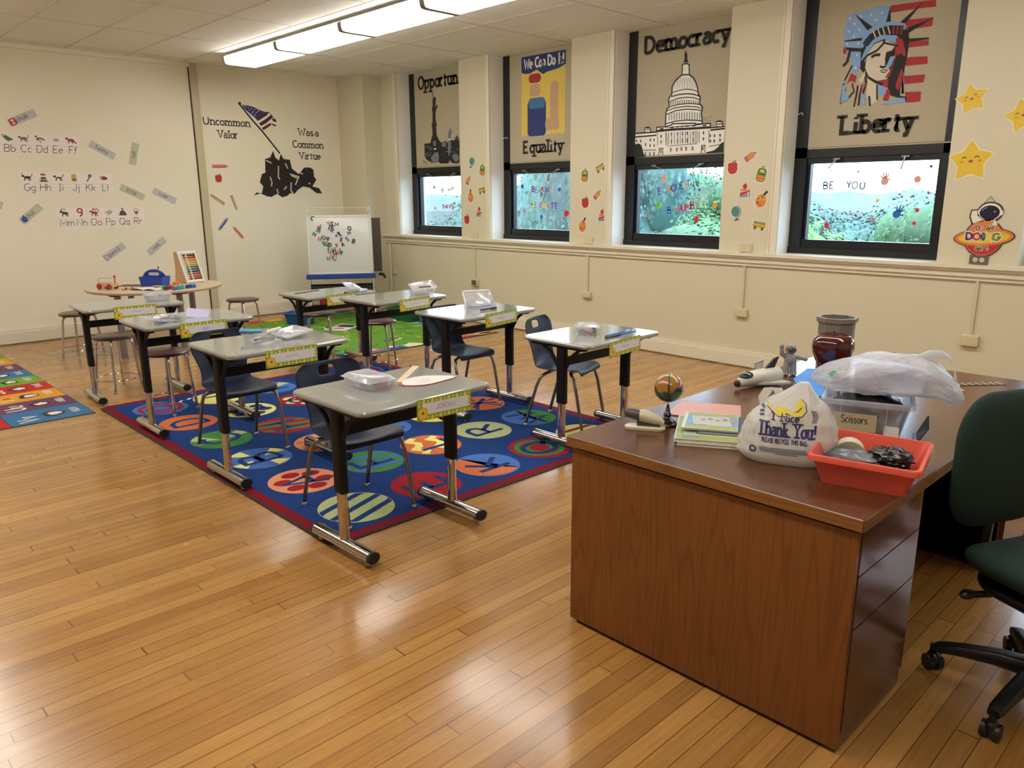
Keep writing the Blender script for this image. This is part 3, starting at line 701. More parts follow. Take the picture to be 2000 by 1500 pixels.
('w','p',[-0.018,0.763,-0.016,0.756,-0.008,0.757,-0.015,0.752,-0.013,0.745,-0.02,0.749,-0.027,0.744,-0.024,0.751,-0.03,0.755,-0.022,0.756]),
('w','p',[0.028,0.754,0.03,0.748,0.038,0.748,0.031,0.743,0.033,0.736,0.027,0.74,0.02,0.735,0.022,0.743,0.017,0.747,0.025,0.747]),
('w','p',[0.075,0.747,0.077,0.741,0.085,0.741,0.078,0.736,0.08,0.729,0.073,0.733,0.066,0.728,0.069,0.736,0.063,0.74,0.071,0.74]),
('w','p',[0.117,0.733,0.119,0.727,0.128,0.727,0.121,0.722,0.122,0.715,0.116,0.719,0.109,0.714,0.112,0.721,0.106,0.725,0.114,0.726]),
('w','p',[0.044,0.725,0.046,0.718,0.054,0.719,0.048,0.714,0.049,0.707,0.043,0.71,0.036,0.706,0.039,0.713,0.033,0.717,0.041,0.718]),
('w','p',[0.09,0.708,0.092,0.701,0.1,0.701,0.094,0.696,0.095,0.689,0.089,0.693,0.082,0.689,0.084,0.696,0.079,0.7,0.087,0.701]),
('w','p',[0.137,0.697,0.139,0.69,0.147,0.691,0.14,0.686,0.142,0.679,0.136,0.682,0.128,0.678,0.131,0.685,0.125,0.689,0.133,0.69]),
('w','p',[0.078,0.685,0.081,0.678,0.089,0.678,0.082,0.673,0.084,0.666,0.077,0.67,0.07,0.666,0.073,0.673,0.067,0.677,0.075,0.678]),
('w','p',[0.115,0.665,0.117,0.658,0.125,0.658,0.118,0.653,0.12,0.647,0.113,0.65,0.106,0.646,0.109,0.653,0.103,0.657,0.111,0.658]),
('w','p',[0.164,0.716,0.166,0.709,0.174,0.71,0.167,0.705,0.169,0.698,0.162,0.701,0.155,0.697,0.158,0.704,0.152,0.708,0.16,0.709]),
('k','r',[-0.055,0.767,0.085,0.755,0.243,0.701,0.321,0.699,0.37,0.641,0.412,0.605],0.008),
('k','p',[0.001,-0.379,0.044,-0.34,0.121,-0.349,0.149,-0.259,0.104,-0.206,0.143,-0.098,0.196,-0.08,0.206,0.098,0.281,0.121,0.332,0.208,0.357,0.123,0.408,0.085,0.442,0.172,0.481,0.105,0.573,0.099,0.594,-0.019,0.693,-0.091,0.785,-0.001,0.881,0.001,0.928,-0.031,0.93,-0.125,0.966,-0.162,0.894,-0.256,1.001,-0.284,1.044,-0.354,0.952,-0.35,0.849,-0.275,0.743,-0.257,0.654,-0.313,0.608,-0.359,0.547,-0.346,0.492,-0.386,0.418,-0.404,0.34,-0.358,0.256,-0.4,0.187,-0.388,0.101,-0.352]),
('c','r',[0.259,-0.133,0.281,-0.204,0.268,-0.258],0.016),
('c','r',[0.396,0.013,0.38,-0.131,0.401,-0.167],0.016),
('c','r',[0.557,-0.092,0.69,-0.127,0.629,-0.239],0.016),
('c','r',[0.576,-0.111,0.667,-0.146],0.016),
('c','r',[0.451,-0.303,0.496,-0.258],0.016),
('c','r',[0.569,-0.202,0.554,-0.313,0.588,-0.35],0.016),
('c','r',[0.346,-0.294,0.361,-0.358],0.016),
('c','r',[0.716,-0.072,0.756,-0.09],0.016),
('c','r',[0.832,-0.219,0.864,-0.215],0.016),
('c','r',[0.218,0.081,0.295,0.047],0.016),
('c','r',[0.497,0.052,0.532,-0.02],0.016)]}
ink = M('black paint', '#1c1613', .7); lblue = M('light blue paint', '#7fa4cf', .7); redp = M('red paint', '#a02a30', .7)
creamp = M('cream paint', '#cfc6ae', .7); whitep = M('white paint', '#e8e4da', .7); navyp = M('navy paint', '#22346e', .7)
greyp = M('grey paint', '#6d7377', .7); dgreen = M('dark green paint', '#15201c', .7); maroonp = M('dark maroon paint', '#4a2226', .7)
brownp = M('brown black paint', '#2a171a', .7); yellp = M('yellow paint', '#d8bd55', .7); tanp = M('tan paint', '#c09a76', .7)
bluep = M('mid blue paint', '#3f6d9a', .7); wallc = backm
PAINTS = dict(k=ink, b=lblue, r=redp, c=creamp, w=whitep, n=navyp, s=greyp, g=dgreen, d=maroonp, m=brownp)
def decal(mb, key, mats, z0=.0005, dz=.00006):
    ix = {}
    for i, it in enumerate(DEC[key]):
        m = PAINTS[it[0]]
        if m not in mats: mats.append(m)
        pts = [(it[2][j], it[2][j+1]) for j in range(0, len(it[2]), 2)]
        z = z0+dz*i
        if it[1] == 'p': mb.poly(pts, z, mats.index(m))
        else: mb.ribbon(pts, it[3], z, mats.index(m))
def shade(i, u0, label):
    a, c = WINS[i]; W = a-c-.15
    mats = [shadem, ink]; b = MB()
    b.box(0, W, 0, ZC-1.98, -.003, 0, 0); b.cyl((.0, .006, -.001), (W, .006, -.001), .007, 0, 8)
    return b, mats, W, dict(loc=(6.792, a-.118, 1.979), rot=(radians(90), 0, radians(-90)))
b, mats, W, pl = shade(0, 0, '')
decal(b, 'opportunity', mats); text(b, 'Opportunity', .10, 1.028, .148, .033, 1, .003, True, fit=1.055)
place(tag(b.build('roller_shade', mats), 'beige roller shade painted Opportunity over a dark statue and raised hands', 'window shade', 'painted roller shades'), pl)
b, mats, W, pl = shade(1, 0, '')
mats += [yellp, navyp, tanp, redp, bluep, whitep]
b.poly([(.20, .31), (.89, .31), (.90, 1.19), (.20, 1.19)], .0006, 2)
b.poly([(.20, 1.19), (.20, 1.02), (.27, 1.0), (.34, 1.0), (.45, 1.03), (.55, .97), (.62, .99), (.72, 1.0), (.80, 1.01), (.90, 1.04), (.90, 1.19)], .0012, 3)
b.poly(rrect(.30, .40, .05, 5, .45, .50), .0012, 3); b.poly(rrect(.26, .12, .04, 5, .45, .665), .0016, 6)      # plain blocks of colour
b.poly(rrect(.17, .13, .04, 5, .42, .81), .0012, 4); b.poly(rrect(.20, .10, .05, 5, .42, .94), .0018, 5)
b.poly(rrect(.13, .52, .06, 6, .73, .62), .0012, 4); b.poly(rrect(.22, .13, .05, 6, .70, .42), .0016, 4)
text(b, 'We Can Do It!', .25, 1.06, .10, .022, 7, .002, fit=.62, sp=.12)
text(b, 'Equality', .225, .118, .125, .028, 1, .002, True, fit=.64)
place(tag(b.build('roller_shade', mats), 'beige roller shade painted Equality under a yellow poster reading We Can Do It!', 'window shade', 'painted roller shades'), pl)
b, mats, W, pl = shade(2, 0, '')
decal(b, 'democracy', mats, dz=.00004)
text(b, 'Democracy', .085, 1.012, .145, .033, 1, .010, True, fit=.965)
place(tag(b.build('roller_shade', mats), 'beige roller shade painted Democracy above a white domed building', 'window shade', 'painted roller shades'), pl)
b, mats, W, pl = shade(3, 0, '')
decal(b, 'liberty', mats, dz=.00005)
text(b, 'Liberty', .273, .12, .134, .033, 1, .008, True, fit=.585)
place(tag(b.build('roller_shade', mats), 'beige roller shade painted Liberty below a crowned face and red stripes', 'window shade', 'painted roller shades'), pl)
for i in (4, 5):
    b, mats, W, pl = shade(i, 0, ''); o = place(b.build('roller_shade', mats), pl)
    tag(o, 'plain beige roller shade %s' % ('beside the stars on the window wall' if i == 4 else 'on the last window behind the teacher desk'), 'window shade')
# ------------------------------------------------------------------ wall lettering and the flag painting
def wall_word(t, x, z, h, fit, label):
    b = MB(); text(b, t, 0, 0, h, .0145, 0, .0008, True, fit=fit)
    return place(tag(b.build('wall_lettering', ink), label, 'wall lettering', 'quotation on the back wall'), on_back(x, z))
wall_word('Uncommon', 4.305, 2.503, .088, .63, 'black painted word Uncommon left of the flag')
wall_word('Valor', 4.480, 2.348, .088, .27, 'black painted word Valor under Uncommon')
wall_word('Was', 5.625, 2.430, .086, .235, 'black painted word Was, right of the flag')
wall_word('a', 5.895, 2.430, .086, .05, 'single black painted letter a after the word Was')
wall_word('Common', 5.535, 2.268, .086, .475, 'black painted word Common under Was a')
wall_word('Virtue', 5.620, 2.116, .084, .33, 'black painted word Virtue, lowest on the right')
b = MB(); mats = []; decal(b, 'flagraising', mats, .0005, .0001)
place(tag(b.build('wall_mural', mats), 'mural of a striped flag on a pole above a dark mound', 'mural'), on_back(4.90, 2.0))
# ================================================================== lamps
diff = M('fluorescent diffuser', '#fffaf3', .4, emit=LAMP, var=.02); lampw = M('white lamp metal', '#d8d4c8', .4); rib = M('diffuser end rib', '#7d7567', .5)
def ceiling_lamp(first, x, y, label):
    if first: return dup(first, (x, y, ZC), 0, label)
    t = thing('ceiling_lamp', label, 'ceiling lamp', (x, y, ZC), 0, 'row of fluorescent lamps on the ceiling')
    b = MB(); b.box(-.12, .12, -.62, .62, -.035, .0); b.box(-.20, .20, -.62, .62, -.045, -.034); b.build('housing', lampw, t)
    prof = [(-.205, -.045)]+[(-.205+.02*(1-cos(radians(a))), -.045-.075*sin(radians(a))) for a in (30, 60, 90)]+[(-.15, -.125), (.15, -.125)]+[(.205-.02*(1-cos(radians(a))), -.045-.075*sin(radians(a))) for a in (90, 60, 30)]+[(.205, -.045)]
    b = MB(); b.loft([[(px, yy, pz) for px, pz in prof] for yy in (-.612, .612)], 0); b.build('diffuser', diff, t)
    for yy in (-.622, .592):
        b = MB(); b.loft([[(px*1.05, y2, pz*1.04) for px, pz in prof] for y2 in (yy, yy+.03)], 0); b.build('end_cap', rib, t)
    return t
LX = 4.42
l0 = ceiling_lamp(None, LX, 9.13-.62, 'lit ceiling lamp at the far end of the row, nearest the back wall')
for i, lb in enumerate(['second lit ceiling lamp from the back wall', 'third lit ceiling lamp from the back wall', 'fourth lit ceiling lamp from the back wall, cut by the photo edge', 'fifth lit ceiling lamp of the window-side row', 'sixth lit ceiling lamp of the window-side row', 'seventh lit ceiling lamp of the window-side row', 'eighth lit ceiling lamp of the window-side row']):
    ceiling_lamp(l0, LX, 9.13-.62-1.245*(i+1), lb)
for k in range(8): ceiling_lamp(l0, .75, 9.13-.62-1.245*k, 'lit ceiling lamp number %s of the middle row overhead' % ['one', 'two', 'three', 'four', 'five', 'six', 'seven', 'eight'][k])
# ================================================================== student desks
lam = M('grey laminate', '#8f918a', .13, var=.06, scale=14, coat=.4); edge = M('grey desk edge', '#87857c', .35)
sleeve = M('black powder coat', '#0a0a0a', .55, var=.1, spec=.3); chrome = M('chrome', '#c9c6c2', .11, 1.0, var=.03)
rubber = M('black rubber', '#121212', .55); glide = M('glide steel', '#b8b4ae', .25, 1)
def make_desk(label, H):
    t = thing('student_desk', label, 'desk', group='student desks in two rows'); q = H-.7
    b = MB(); L = []
    for z, k in ((.672, .02), (.676, .006), (.684, 0), (.692, 0), (.698, .003), (.7, .009)):
        L.append([(x, y, z+q) for x, y in rrect(.755-2*k, .585-2*k, .055-k*.5, 7)])
    b.loft(L); b.build('desktop', lam, t, 10)
    for s in (-1, 1):
        x = s*.326
        b = MB(); b.tube([(x, -.03, .045), (x, -.03, .36)], .029, 0, 14, True, .72); lg = b.build('leg', chrome, t)
        b = MB(); b.rbox(x, -.03, .29, .665+q, .043, .072, .014, .003)
        b.rbox(x, 0, .655+q, .6735+q, .05, .46, .012, .003)
        b.tube([(x, -.045, .50+q), (x, -.12, .615+q), (x, -.185, .662+q)], .0115, 0, 8); b.tube([(x, -.015, .50+q), (x, .07, .615+q), (x, .15, .662+q)], .0115, 0, 8)
        b.build('leg_sleeve', sleeve, lg)
        b = MB(); b.tube([(x, -.245, .042), (x, .205, .042)], .033, 0, 16, True, .82); b.build('foot', chrome, lg)
        for ya, yb in ((-.258, -.244), (.204, .216)):
            b = MB(); b.tube([(x, ya, .042), (x, yb, .042)], .0335, 0, 16, True, .82); b.build('end_cap', rubber, lg)
        for yy in (-.215, .17):
            b = MB(); b.cyl((x, yy, .0), (x, yy, .016), .017); b.build('glide', glide, lg)
    b = MB(); b.box(-.31, .31, -.045, -.018, .535+q, .588+q); b.build('crossbar', sleeve, t)
    return t
DESKS = [  # x, y, rotation, height, description
 (2.085, 6.70, -.05, .765, 'grey student desk at the far left of the left row, beside the round table'),
 (2.085, 5.46, -.01, .77, 'grey student desk second from the back in the left row, a maroon stool under it'),
 (2.055, 4.18, 0.0, .775, 'grey student desk holding the teal pouch, third from the back of the left row'),
 (2.035, 2.925, .02, .72, 'grey student desk nearest the camera, with an apple-shaped paper on it'),
 (3.855, 6.55, .02, .70, 'grey student desk farthest back in the window-side row, before the easel'),
 (3.83, 5.43, .02, .76, 'grey student desk second from the back in the window-side row, a stool behind it'),
 (3.79, 4.32, .02, .76, 'grey student desk reflecting the windows, third in the window-side row'),
 (3.875, 3.25, .0, .70, 'grey student desk nearest the teacher desk, blue pens along its front edge')]
RUG = .009
desk_o = []
for i, (x, y, r, H, lb) in enumerate(DESKS):
    o = make_desk(lb, H); z = 0 if i == 0 else RUG
    o.location = (x, y, z); o.rotation_euler = (0, 0, r); desk_o.append((x, y, r, z, H))
def on_desk(i, lx, ly):
    x, y, r, z, H = desk_o[i]; k = (1.6-H)/.9; lx *= k; ly *= k
    return (x+lx*cos(r)-ly*sin(r), y+lx*sin(r)+ly*cos(r), z+H+.0005)
# name tags hang on the front edges
tagg = M('tag green', '#8d9f2a', .6); tagy = M('tag yellow', '#e0cf4f', .6); tago = M('sunflower yellow', '#e2b52c', .6); tagw = M('tag white', '#d9d4d2', .6)
pencil = M('pencil grey', '#7b7c86', .7); seedm = M('flower centre', '#5a3a10', .7)
def name_tag(i, lx, word, label, tilt=0, tz=0):
    b = MB(); Wt, Ht = .318, .098
    b.box(0, Wt, 0, Ht, -.0012, 0, 0)
    R_ = random.Random(i)
    for k in range(13):
        for yy in (.086, .012):
            if yy < .05 and k < 2: continue
            rr = .0085 if k % 2 else .0055
            b.poly(circ(.014+k*.0242, yy+R_.uniform(-.001, .001), rr, 12), .0006, 1)
    for yy in (.032, .05, .068): b.poly(circ(.309, yy, .006, 10), .0006, 1)
    b.poly(circ(.012, .07, .007, 10), .0006, 1)
    b.poly([(.03, .078), (.302, .078), (.302, .025), (.062, .025), (.055, .052), (.03, .062)], .0005, 3)
    b.poly(star(.031, .024, 12, .032, .032), .0008, 2); b.poly(circ(.033, .034, .006, 10), .0012, 5)
    if word: text(b, word, .165, .042, .022, .0022, 4, .001, center=True)
    else:
        for k in range(4): b.ribbon([(.125+k*.018+.0035*q, .046+.010*(q % 2)+R_.uniform(0, .004)) for q in range(5)], .0018, .001, 4)
    x, y, r, z, H = desk_o[i]; k = (1.6-H)/.9; lx *= k
    o = tag(b.build('name_tag', [tagg, tagy, tago, tagw, pencil, seedm]), label, 'name tag', 'yellow flower name tags on the desks')
    px, py = x+lx*cos(r)+.2945*sin(r), y+lx*sin(r)-.2945*cos(r)
    o.location = (px, py, z+H-.098+tz); o.rotation_euler = (radians(90), tilt, r)
name_tag(0, -.19, None, 'flower name tag hanging on the far left desk', 0, .01)
name_tag(1, -.175, 'Jon', 'flower name tag behind the first navy chair back', 0, .005)
name_tag(2, -.19, None, 'flower name tag on the desk with the teal pouch in its box', 0, 0)
name_tag(3, -.09, 'JORDAN', 'flower name tag in pencilled capitals on the desk nearest the camera', .03, .002)
name_tag(4, -.19, None, 'flower name tag half hidden behind another desk by the easel', 0, .01)
name_tag(5, -.165, None, 'flower name tag on the desk before the green bin', -.02, .008)
name_tag(6, -.185, None, 'flower name tag with faint writing on the desk full of window reflection', -.04, .012)
name_tag(7, -.18, None, 'flower name tag below the blue pens on the window-side desk', -.04, .0)
# ================================================================== chairs and stools
navy = M('navy chair plastic', '#121b31', .45, var=.08, scale=20, spec=.35); tubem = M('grey steel tube', '#8b8682', .25, .9, var=.05)
def make_chair(label):
    t = thing('student_chair', label, 'chair', group='navy student chairs')
    prof = [(-.205, .385, .165), (-.215, .405, .175), (-.19, .42, .185), (-.08, .412, .192), (.05, .405, .188), (.13, .412, .175), (.175, .44, .165), (.195, .49, .15), (.20, .55, .163), (.21, .62, .192), (.222, .68, .202), (.236, .725, .188), (.243, .75, .135)]
    nu = 16; V = []; F = []
    for i, (y, z, hw) in enumerate(prof):
        for j in range(nu+1):
            u = -1+2*j/nu
            dish = (.018*u*u if i < 6 else -.035*u*u*(1 if i < 9 else .8))
            V.append((hw*u, y+(0 if i < 6 else dish), z+(dish if 1 < i < 6 else 0)))
    hole = set()
    for i in range(len(prof)-1):
        for j in range(nu):
            if i == 10 and 6 <= j <= 9: continue
            F.append((i*(nu+1)+j, i*(nu+1)+j+1, (i+1)*(nu+1)+j+1, (i+1)*(nu+1)+j))
    b = MB(); b.add(V, F); o = b.build('shell', navy, t, 80)
    s = o.modifiers.new('thickness', 'SOLIDIFY'); s.thickness = .009; s.offset = -1
    s = o.modifiers.new('round', 'SUBSURF'); s.levels = 1; s.render_levels = 2
    for sx in (-1, 1):
        for nm, pts in (('front', [(sx*.10, -.10, .392), (sx*.165, -.135, .385), (sx*.185, -.16, .365), (sx*.192, -.18, .30), (sx*.2, -.235, .012)]),
                        ('rear', [(sx*.10, .06, .385), (sx*.16, .075, .378), (sx*.182, .095, .36), (sx*.188, .12, .30), (sx*.198, .205, .012)])):
            b = MB(); b.tube(pts, .0115, 0, 10); lg = b.build('leg', tubem, t)
            e = pts[-1]; b = MB(); b.lathe([(.012, .016), (.016, .01), (.017, .0)], 0, 12, (e[0], e[1], 0)); b.build('glide', glide, lg)
    b = MB(); b.box(-.11, .11, -.11, -.09, .380, .396); b.box(-.11, .11, .05, .07, .376, .392); b.build('seat_bracket', tubem, t)
    return t
c0 = make_chair('navy student chair tucked under the desk nearest the camera')
c0.location = (2.055, 3.32, RUG)
dup(c0, (2.06, 4.69, RUG), 0, 'navy student chair under the desk that holds the teal pouch')
dup(c0, (3.80, 4.52, RUG), 0, 'navy student chair behind the desk that mirrors the windows')
dup(c0, (3.97, 3.585, RUG), .30, 'navy student chair nearest the teacher desk')
maroon = M('maroon stool seat', '#3f141c', .3, var=.06, coat=.15); 
def make_stool(label):
    t = thing('stool', label, 'stool', group='maroon round stools')
    b = MB(); b.lathe([(.0, .445), (.150, .445), (.163, .450), (.168, .458), (.166, .466), (.158, .471), (.0, .472)], 0, 32); b.build('seat', maroon, t)
    for k in range(4):
        a = pi/4+k*pi/2+.3; c, s = cos(a), sin(a)
        b = MB(); b.tube([(.03*c, .03*s, .441), (.095*c, .095*s, .440), (.128*c, .128*s, .43), (.140*c, .140*s, .40), (.178*c, .178*s, .014)], .0108, 0, 10); lg = b.build('leg', chrome, t)
        b = MB(); b.lathe([(.012, .02), (.015, .01), (.016, 0)], 0, 10, (.18*c, .18*s, 0)); b.build('glide', glide, lg)
    b = MB(); n = 32; b.tube([(.168*cos(2*pi*i/n), .168*sin(2*pi*i/n), .105) for i in range(n+1)], .0055, 0, 8, False); b.build('foot_ring', chrome, t)
    return t
s0 = make_stool('maroon stool behind the far left desk'); s0.location = (2.03, 6.97, 0)
dup(s0, (2.075, 5.91, RUG), .2, 'maroon stool under the second desk of the left row')
s3 = dup(s0, (2.225, 8.66, 0), .5, 'maroon stool at the left end of the oval table'); s3.scale = (1.1, 1.1, 1)
s4 = dup(s0, (3.86, 8.42, .006), .1, 'maroon stool right of the oval table, on the edge of the green rug'); s4.scale = (1.07, 1.07, 1)
dup(s0, (3.93, 6.87, 0), .7, 'maroon stool behind the desk by the easel')
dup(s0, (4.03, 5.97, RUG), .4, 'maroon stool pulled behind the desk with the mirrored window stripes')
# ================================================================== oval activity table
birch = M('birch laminate', '#c7b394', .3, var=.07, scale=20, stretch=(1, 8, 1)); birche = M('maple edge band', '#a88a66', .4)
tleg = M('silver table leg', '#8f8c92', .3, .8)
t = thing('activity_table', 'round birch activity table with grey legs against the back wall', 'table', (2.97, 8.55, 0))
b = MB(); b.lathe([(0, .662), (.655, .662), (.662, .668), (.662, .684), (.655, .69), (0, .69)], 0, 56); b.build('tabletop', [birch], t)
b = MB(); b.lathe([(.6635, .666), (.665, .670), (.665, .682), (.6635, .686)], 0, 56, c0=False, c1=False); b.build('edge_band', birche, t)
for (lx, ly) in ((-.46, -.22), (.42, .12), (.05, -.5), (-.1, .5)):
    b = MB(); b.cyl((lx, ly, .005), (lx, ly, .64), .032); b.cyl((lx, ly, 0), (lx, ly, .02), .036); lg = b.build('leg', tleg, t)
    b = MB(); b.box(lx-.07, lx+.07, ly-.05, ly+.05, .64, .663); b.build('leg_plate', rubber, lg)
# ================================================================== rugs
rb = M('rug blue', '#1d386e', .95, var=.14, scale=70, bump=.25, spec=.1); rred = M('rug dark red', '#751723', .95, var=.14, scale=70, bump=.2, spec=.1); rbind = M('rug binding', '#2a2220', .9)
def rc(n, h): return M('rug '+n, h, .95, var=.12, scale=70, bump=.2, spec=.1)
rpale, ror, rlb, rgr, ry, rr2, rpk = rc('pale green', '#a9b07c'), rc('orange', '#c0683f'), rc('light blue', '#4468a8'), rc('green', '#417a3e'), rc('yellow', '#dbd27a'), rc('red', '#93202b'), rc('peach', '#d08a63')
RM = [rb, rred, rbind, rpale, ror, rlb, rgr, ry, rr2, rpk]
PA, OR, LB_, GR, YE, RE, PK = 3, 4, 5, 6, 7, 8, 9
b = MB(); x0, x1, y0, y1 = 1.695, 4.235, 2.975, 6.42; cx, cy = (x0+x1)/2, (y0+y1)/2; w_, h_ = x1-x0, y1-y0
b.loft([[(x, y, z) for x, y in rrect(w_-k, h_-k, .07, 6, cx, cy)] for z, k in ((0, 0), (.006, 0), (.0075, .006))], 2)
b.poly(rrect(w_-.03, h_-.03, .06, 6, cx, cy), .0079, 1); b.poly(rrect(w_-.15, h_-.15, .03, 4, cx, cy), .0084, 0)
XS_ = [2.035, 2.50, 2.965, 3.425, 3.88]; YS_ = [3.30, 3.85, 4.40, 4.95, 5.51, 6.05]
LET = [' ABCD ', 'EFGHIJ', 'KLMNOP', 'QRSTUV', ' WXYZ ']
CF = [[(PA, 'sb'), (PK, 'dr'), (LB_, 'py'), (GR, 'wp'), (OR, ''), (LB_, 'rr')], [(RE, ''), (GR, 'sl'), (PK, 'ro'), (RE, 'sg'), (YE, 'db'), (YE, '')],
      [(LB_, 'ho'), (OR, 'vy'), (LB_, ''), (RE, 'hy'), (RE, 'dy'), (LB_, 'wp')], [(RE, 'rg'), (PA, ''), (RE, 'hy'), (LB_, 'dr'), (OR, ''), (GR, 'dr')],
      [(YE, 'sr'), (GR, 'hl'), (OR, 'rb'), (PK, 'sl'), (GR, ''), (LB_, 'rr')]]
def clip_circle(poly, cx, cy, r):
    o = []
    for i in range(len(poly)):
        a, c = poly[i], poly[(i+1) % len(poly)]
        for k in range(12):
            p = (a[0]+(c[0]-a[0])*k/12, a[1]+(c[1]-a[1])*k/12); d = sqrt((p[0]-cx)**2+(p[1]-cy)**2)
            if d > r: p = (cx+(p[0]-cx)*r/d, cy+(p[1]-cy)*r/d)
            o.append(p)
    return o
R0 = .198; Z0 = .0089; CM = dict(b=0, r=RE, p=PA, y=YE, g=GR, l=LB_, o=OR)
for i, X in enumerate(XS_):
    for j, Y in enumerate(YS_):
        base, pat = CF[i][j]; Rr = random.Random(i*10+j)
        b.poly(circ(X, Y, R0, 40, R0*1.05), Z0, base)
        if pat:
            k, m = pat[0], CM[pat[1]]; an = Rr.uniform(-.5, .5)
            def rot(p): return (X+p[0]*cos(an)-p[1]*sin(an), Y+p[0]*sin(an)+p[1]*cos(an))
            z = Z0+.0004; q = R0*.985
            if k == 's':
                for s in (-.105, 0, .105): b.poly(clip_circle([rot((-.3, s-.02)), rot((.3, s-.02)), rot((.3, s+.02)), rot((-.3, s+.02))], X, Y, q), z, m)
            elif k == 'd':
                for s in range(6): b.poly(circ(X+.115*cos(s*1.05+an), Y+.125*sin(s*1.05+an), .055, 16, .045), z, m)
            elif k == 'p':
                for s in range(4): b.poly(clip_circle([rot((.05*cos(s*1.57), .05*sin(s*1.57))), rot((.3*cos(s*1.57-.3), .3*sin(s*1.57-.3))), rot((.3*cos(s*1.57+.35), .3*sin(s*1.57+.35)))], X, Y, q), z, m)
            elif k == 'w':
                for s in (.4, 2.4): b.poly(clip_circle([rot((0, -.02)), rot((.3*cos(s), .3*sin(s))), rot((.3*cos(s+.55), .3*sin(s+.55)))], X, Y, q), z, m)
            elif k == 'h': b.poly(clip_circle([rot((-.3, -.3)), rot((.05, -.3)), rot((-.02, 0)), rot((.05, .3)), rot((-.3, .3))], X, Y, q), z, m)
            elif k == 'v':
                for s in (-.09, .06):
                    b.ribbon([rot((s+.035*sin(tt*2.2), -.165+tt*.055)) for tt in range(7)], .05, z, m)
            elif k == 'r':
                if pat == 'rr' or pat == 'rg':
                    for a_, rad in ((0, .15), (1, .085)): b.ribbon([(X+rad*cos(tt*.42+a_), Y+rad*sin(tt*.42+a_)) for tt in range(16)], .035, z, m)
                else:
                    for s in range(5): b.poly([rot((.02*cos(s*1.26), .02*sin(s*1.26))), rot((.19*cos(s*1.26-.09), .19*sin(s*1.26-.09))), rot((.19*cos(s*1.26+.09), .19*sin(s*1.26+.09)))], z, m)
        ch = LET[i][j]
        if ch != ' ':
            gw, st = GL[ch]; h = .235
            for s in st:      # letters face the window side: their tops point to -x
                b.ribbon([(X+h/2-py*h, Y+(px-gw/2)*h) for px, py in s], .036, Z0+.0009, 0)
tag(b.build('alphabet_rug', RM), 'large blue alphabet rug with coloured letter circles and a red border', 'rug')
# striped alphabet rug on the left
def sc(n, h): return M('mat '+n, h, .9, var=.08, scale=60, bump=.12, spec=.15)
SM = [sc('green', '#6f9a34'), sc('orange', '#cf9331'), sc('purple', '#6a4660'), sc('blue', '#3f6f96'), sc('red', '#b02f31'), sc('white', '#ded6cc'), sc('dark', '#4a3b33'), sc('back', '#3a3a42')]
b = MB(); b.box(-.45, 1.64, 6.30, 9.60, 0, .005, 7)
ys = [6.30, 6.715, 7.06, 7.41, 7.75, 8.09, 8.43, 8.80, 9.2, 9.6]; cols = [3, 2, 1, 4, 0, 3, 2, 1, 0]
cols2 = [4, 0, 3, 2, 1, 4, 0, 3, 2]; LT = ['Vv', 'Uu', 'Tt', 'Ss', 'Rr', 'Qq', 'Pp', 'Oo', 'Nn']; WD = ['VIOLIN', 'UMBRELLA', 'TIGER', 'SNAKE', 'RABBIT', 'QUAIL', 'PANDA', 'OWL', 'NEST']
for i in range(9):
    ya, yb = ys[i], ys[i+1]
    b.box(1.09-.0, 1.635, ya+.003, yb-.0, .005, .0058, cols[i]); b.box(.54, 1.085, ya+.003, yb, .005, .0058, cols2[i]); b.box(-.0, .535, ya+.003, yb, .005, .0058, cols[(i+2) % 9])
    hh = yb-ya
    for X0, L_, wd in ((1.09, LT[i], WD[i]), (.54, 'MLKJIHGFE'[i]+'mlkjihgfe'[i], 'CAT')):
        yy = ya+.06
        for ch in L_:
            gw, st = GL[ch]; h = .13
            for s in st: b.ribbon([(X0+.19-py*h, yy+px*h*.9) for px, py in s], .022, .0066, 5)
            yy += gw*h*.9+.03
        yy = ya+.13; hs = .05
        fw = .16/text_w(wd, .2)
        for ch in wd:
            gw, st = GL[ch]
            for s in st: b.ribbon([(X0+.485-py*hs, yy+px*fw) for px, py in s], .009, .0066, 5)
            yy += (gw+.2)*fw
        R_ = random.Random(i)
        P0 = [(X0+.31+(.075+R_.uniform(-.02, .015))*cos(a*.52), ya+hh/2+(.085+R_.uniform(-.03, .02))*sin(a*.52)) for a in range(12)]
        b.poly(P0, .0064, 6); b.poly([(X0+.31+(p[0]-X0-.31)*.62+.01, ya+hh/2+(p[1]-ya-hh/2)*.55) for p in P0], .0068, 5)
o = tag(b.build('striped_rug', SM), 'striped alphabet rug of coloured bands on the bare floor at the left', 'rug'); o.rotation_euler = (0, 0, .0)
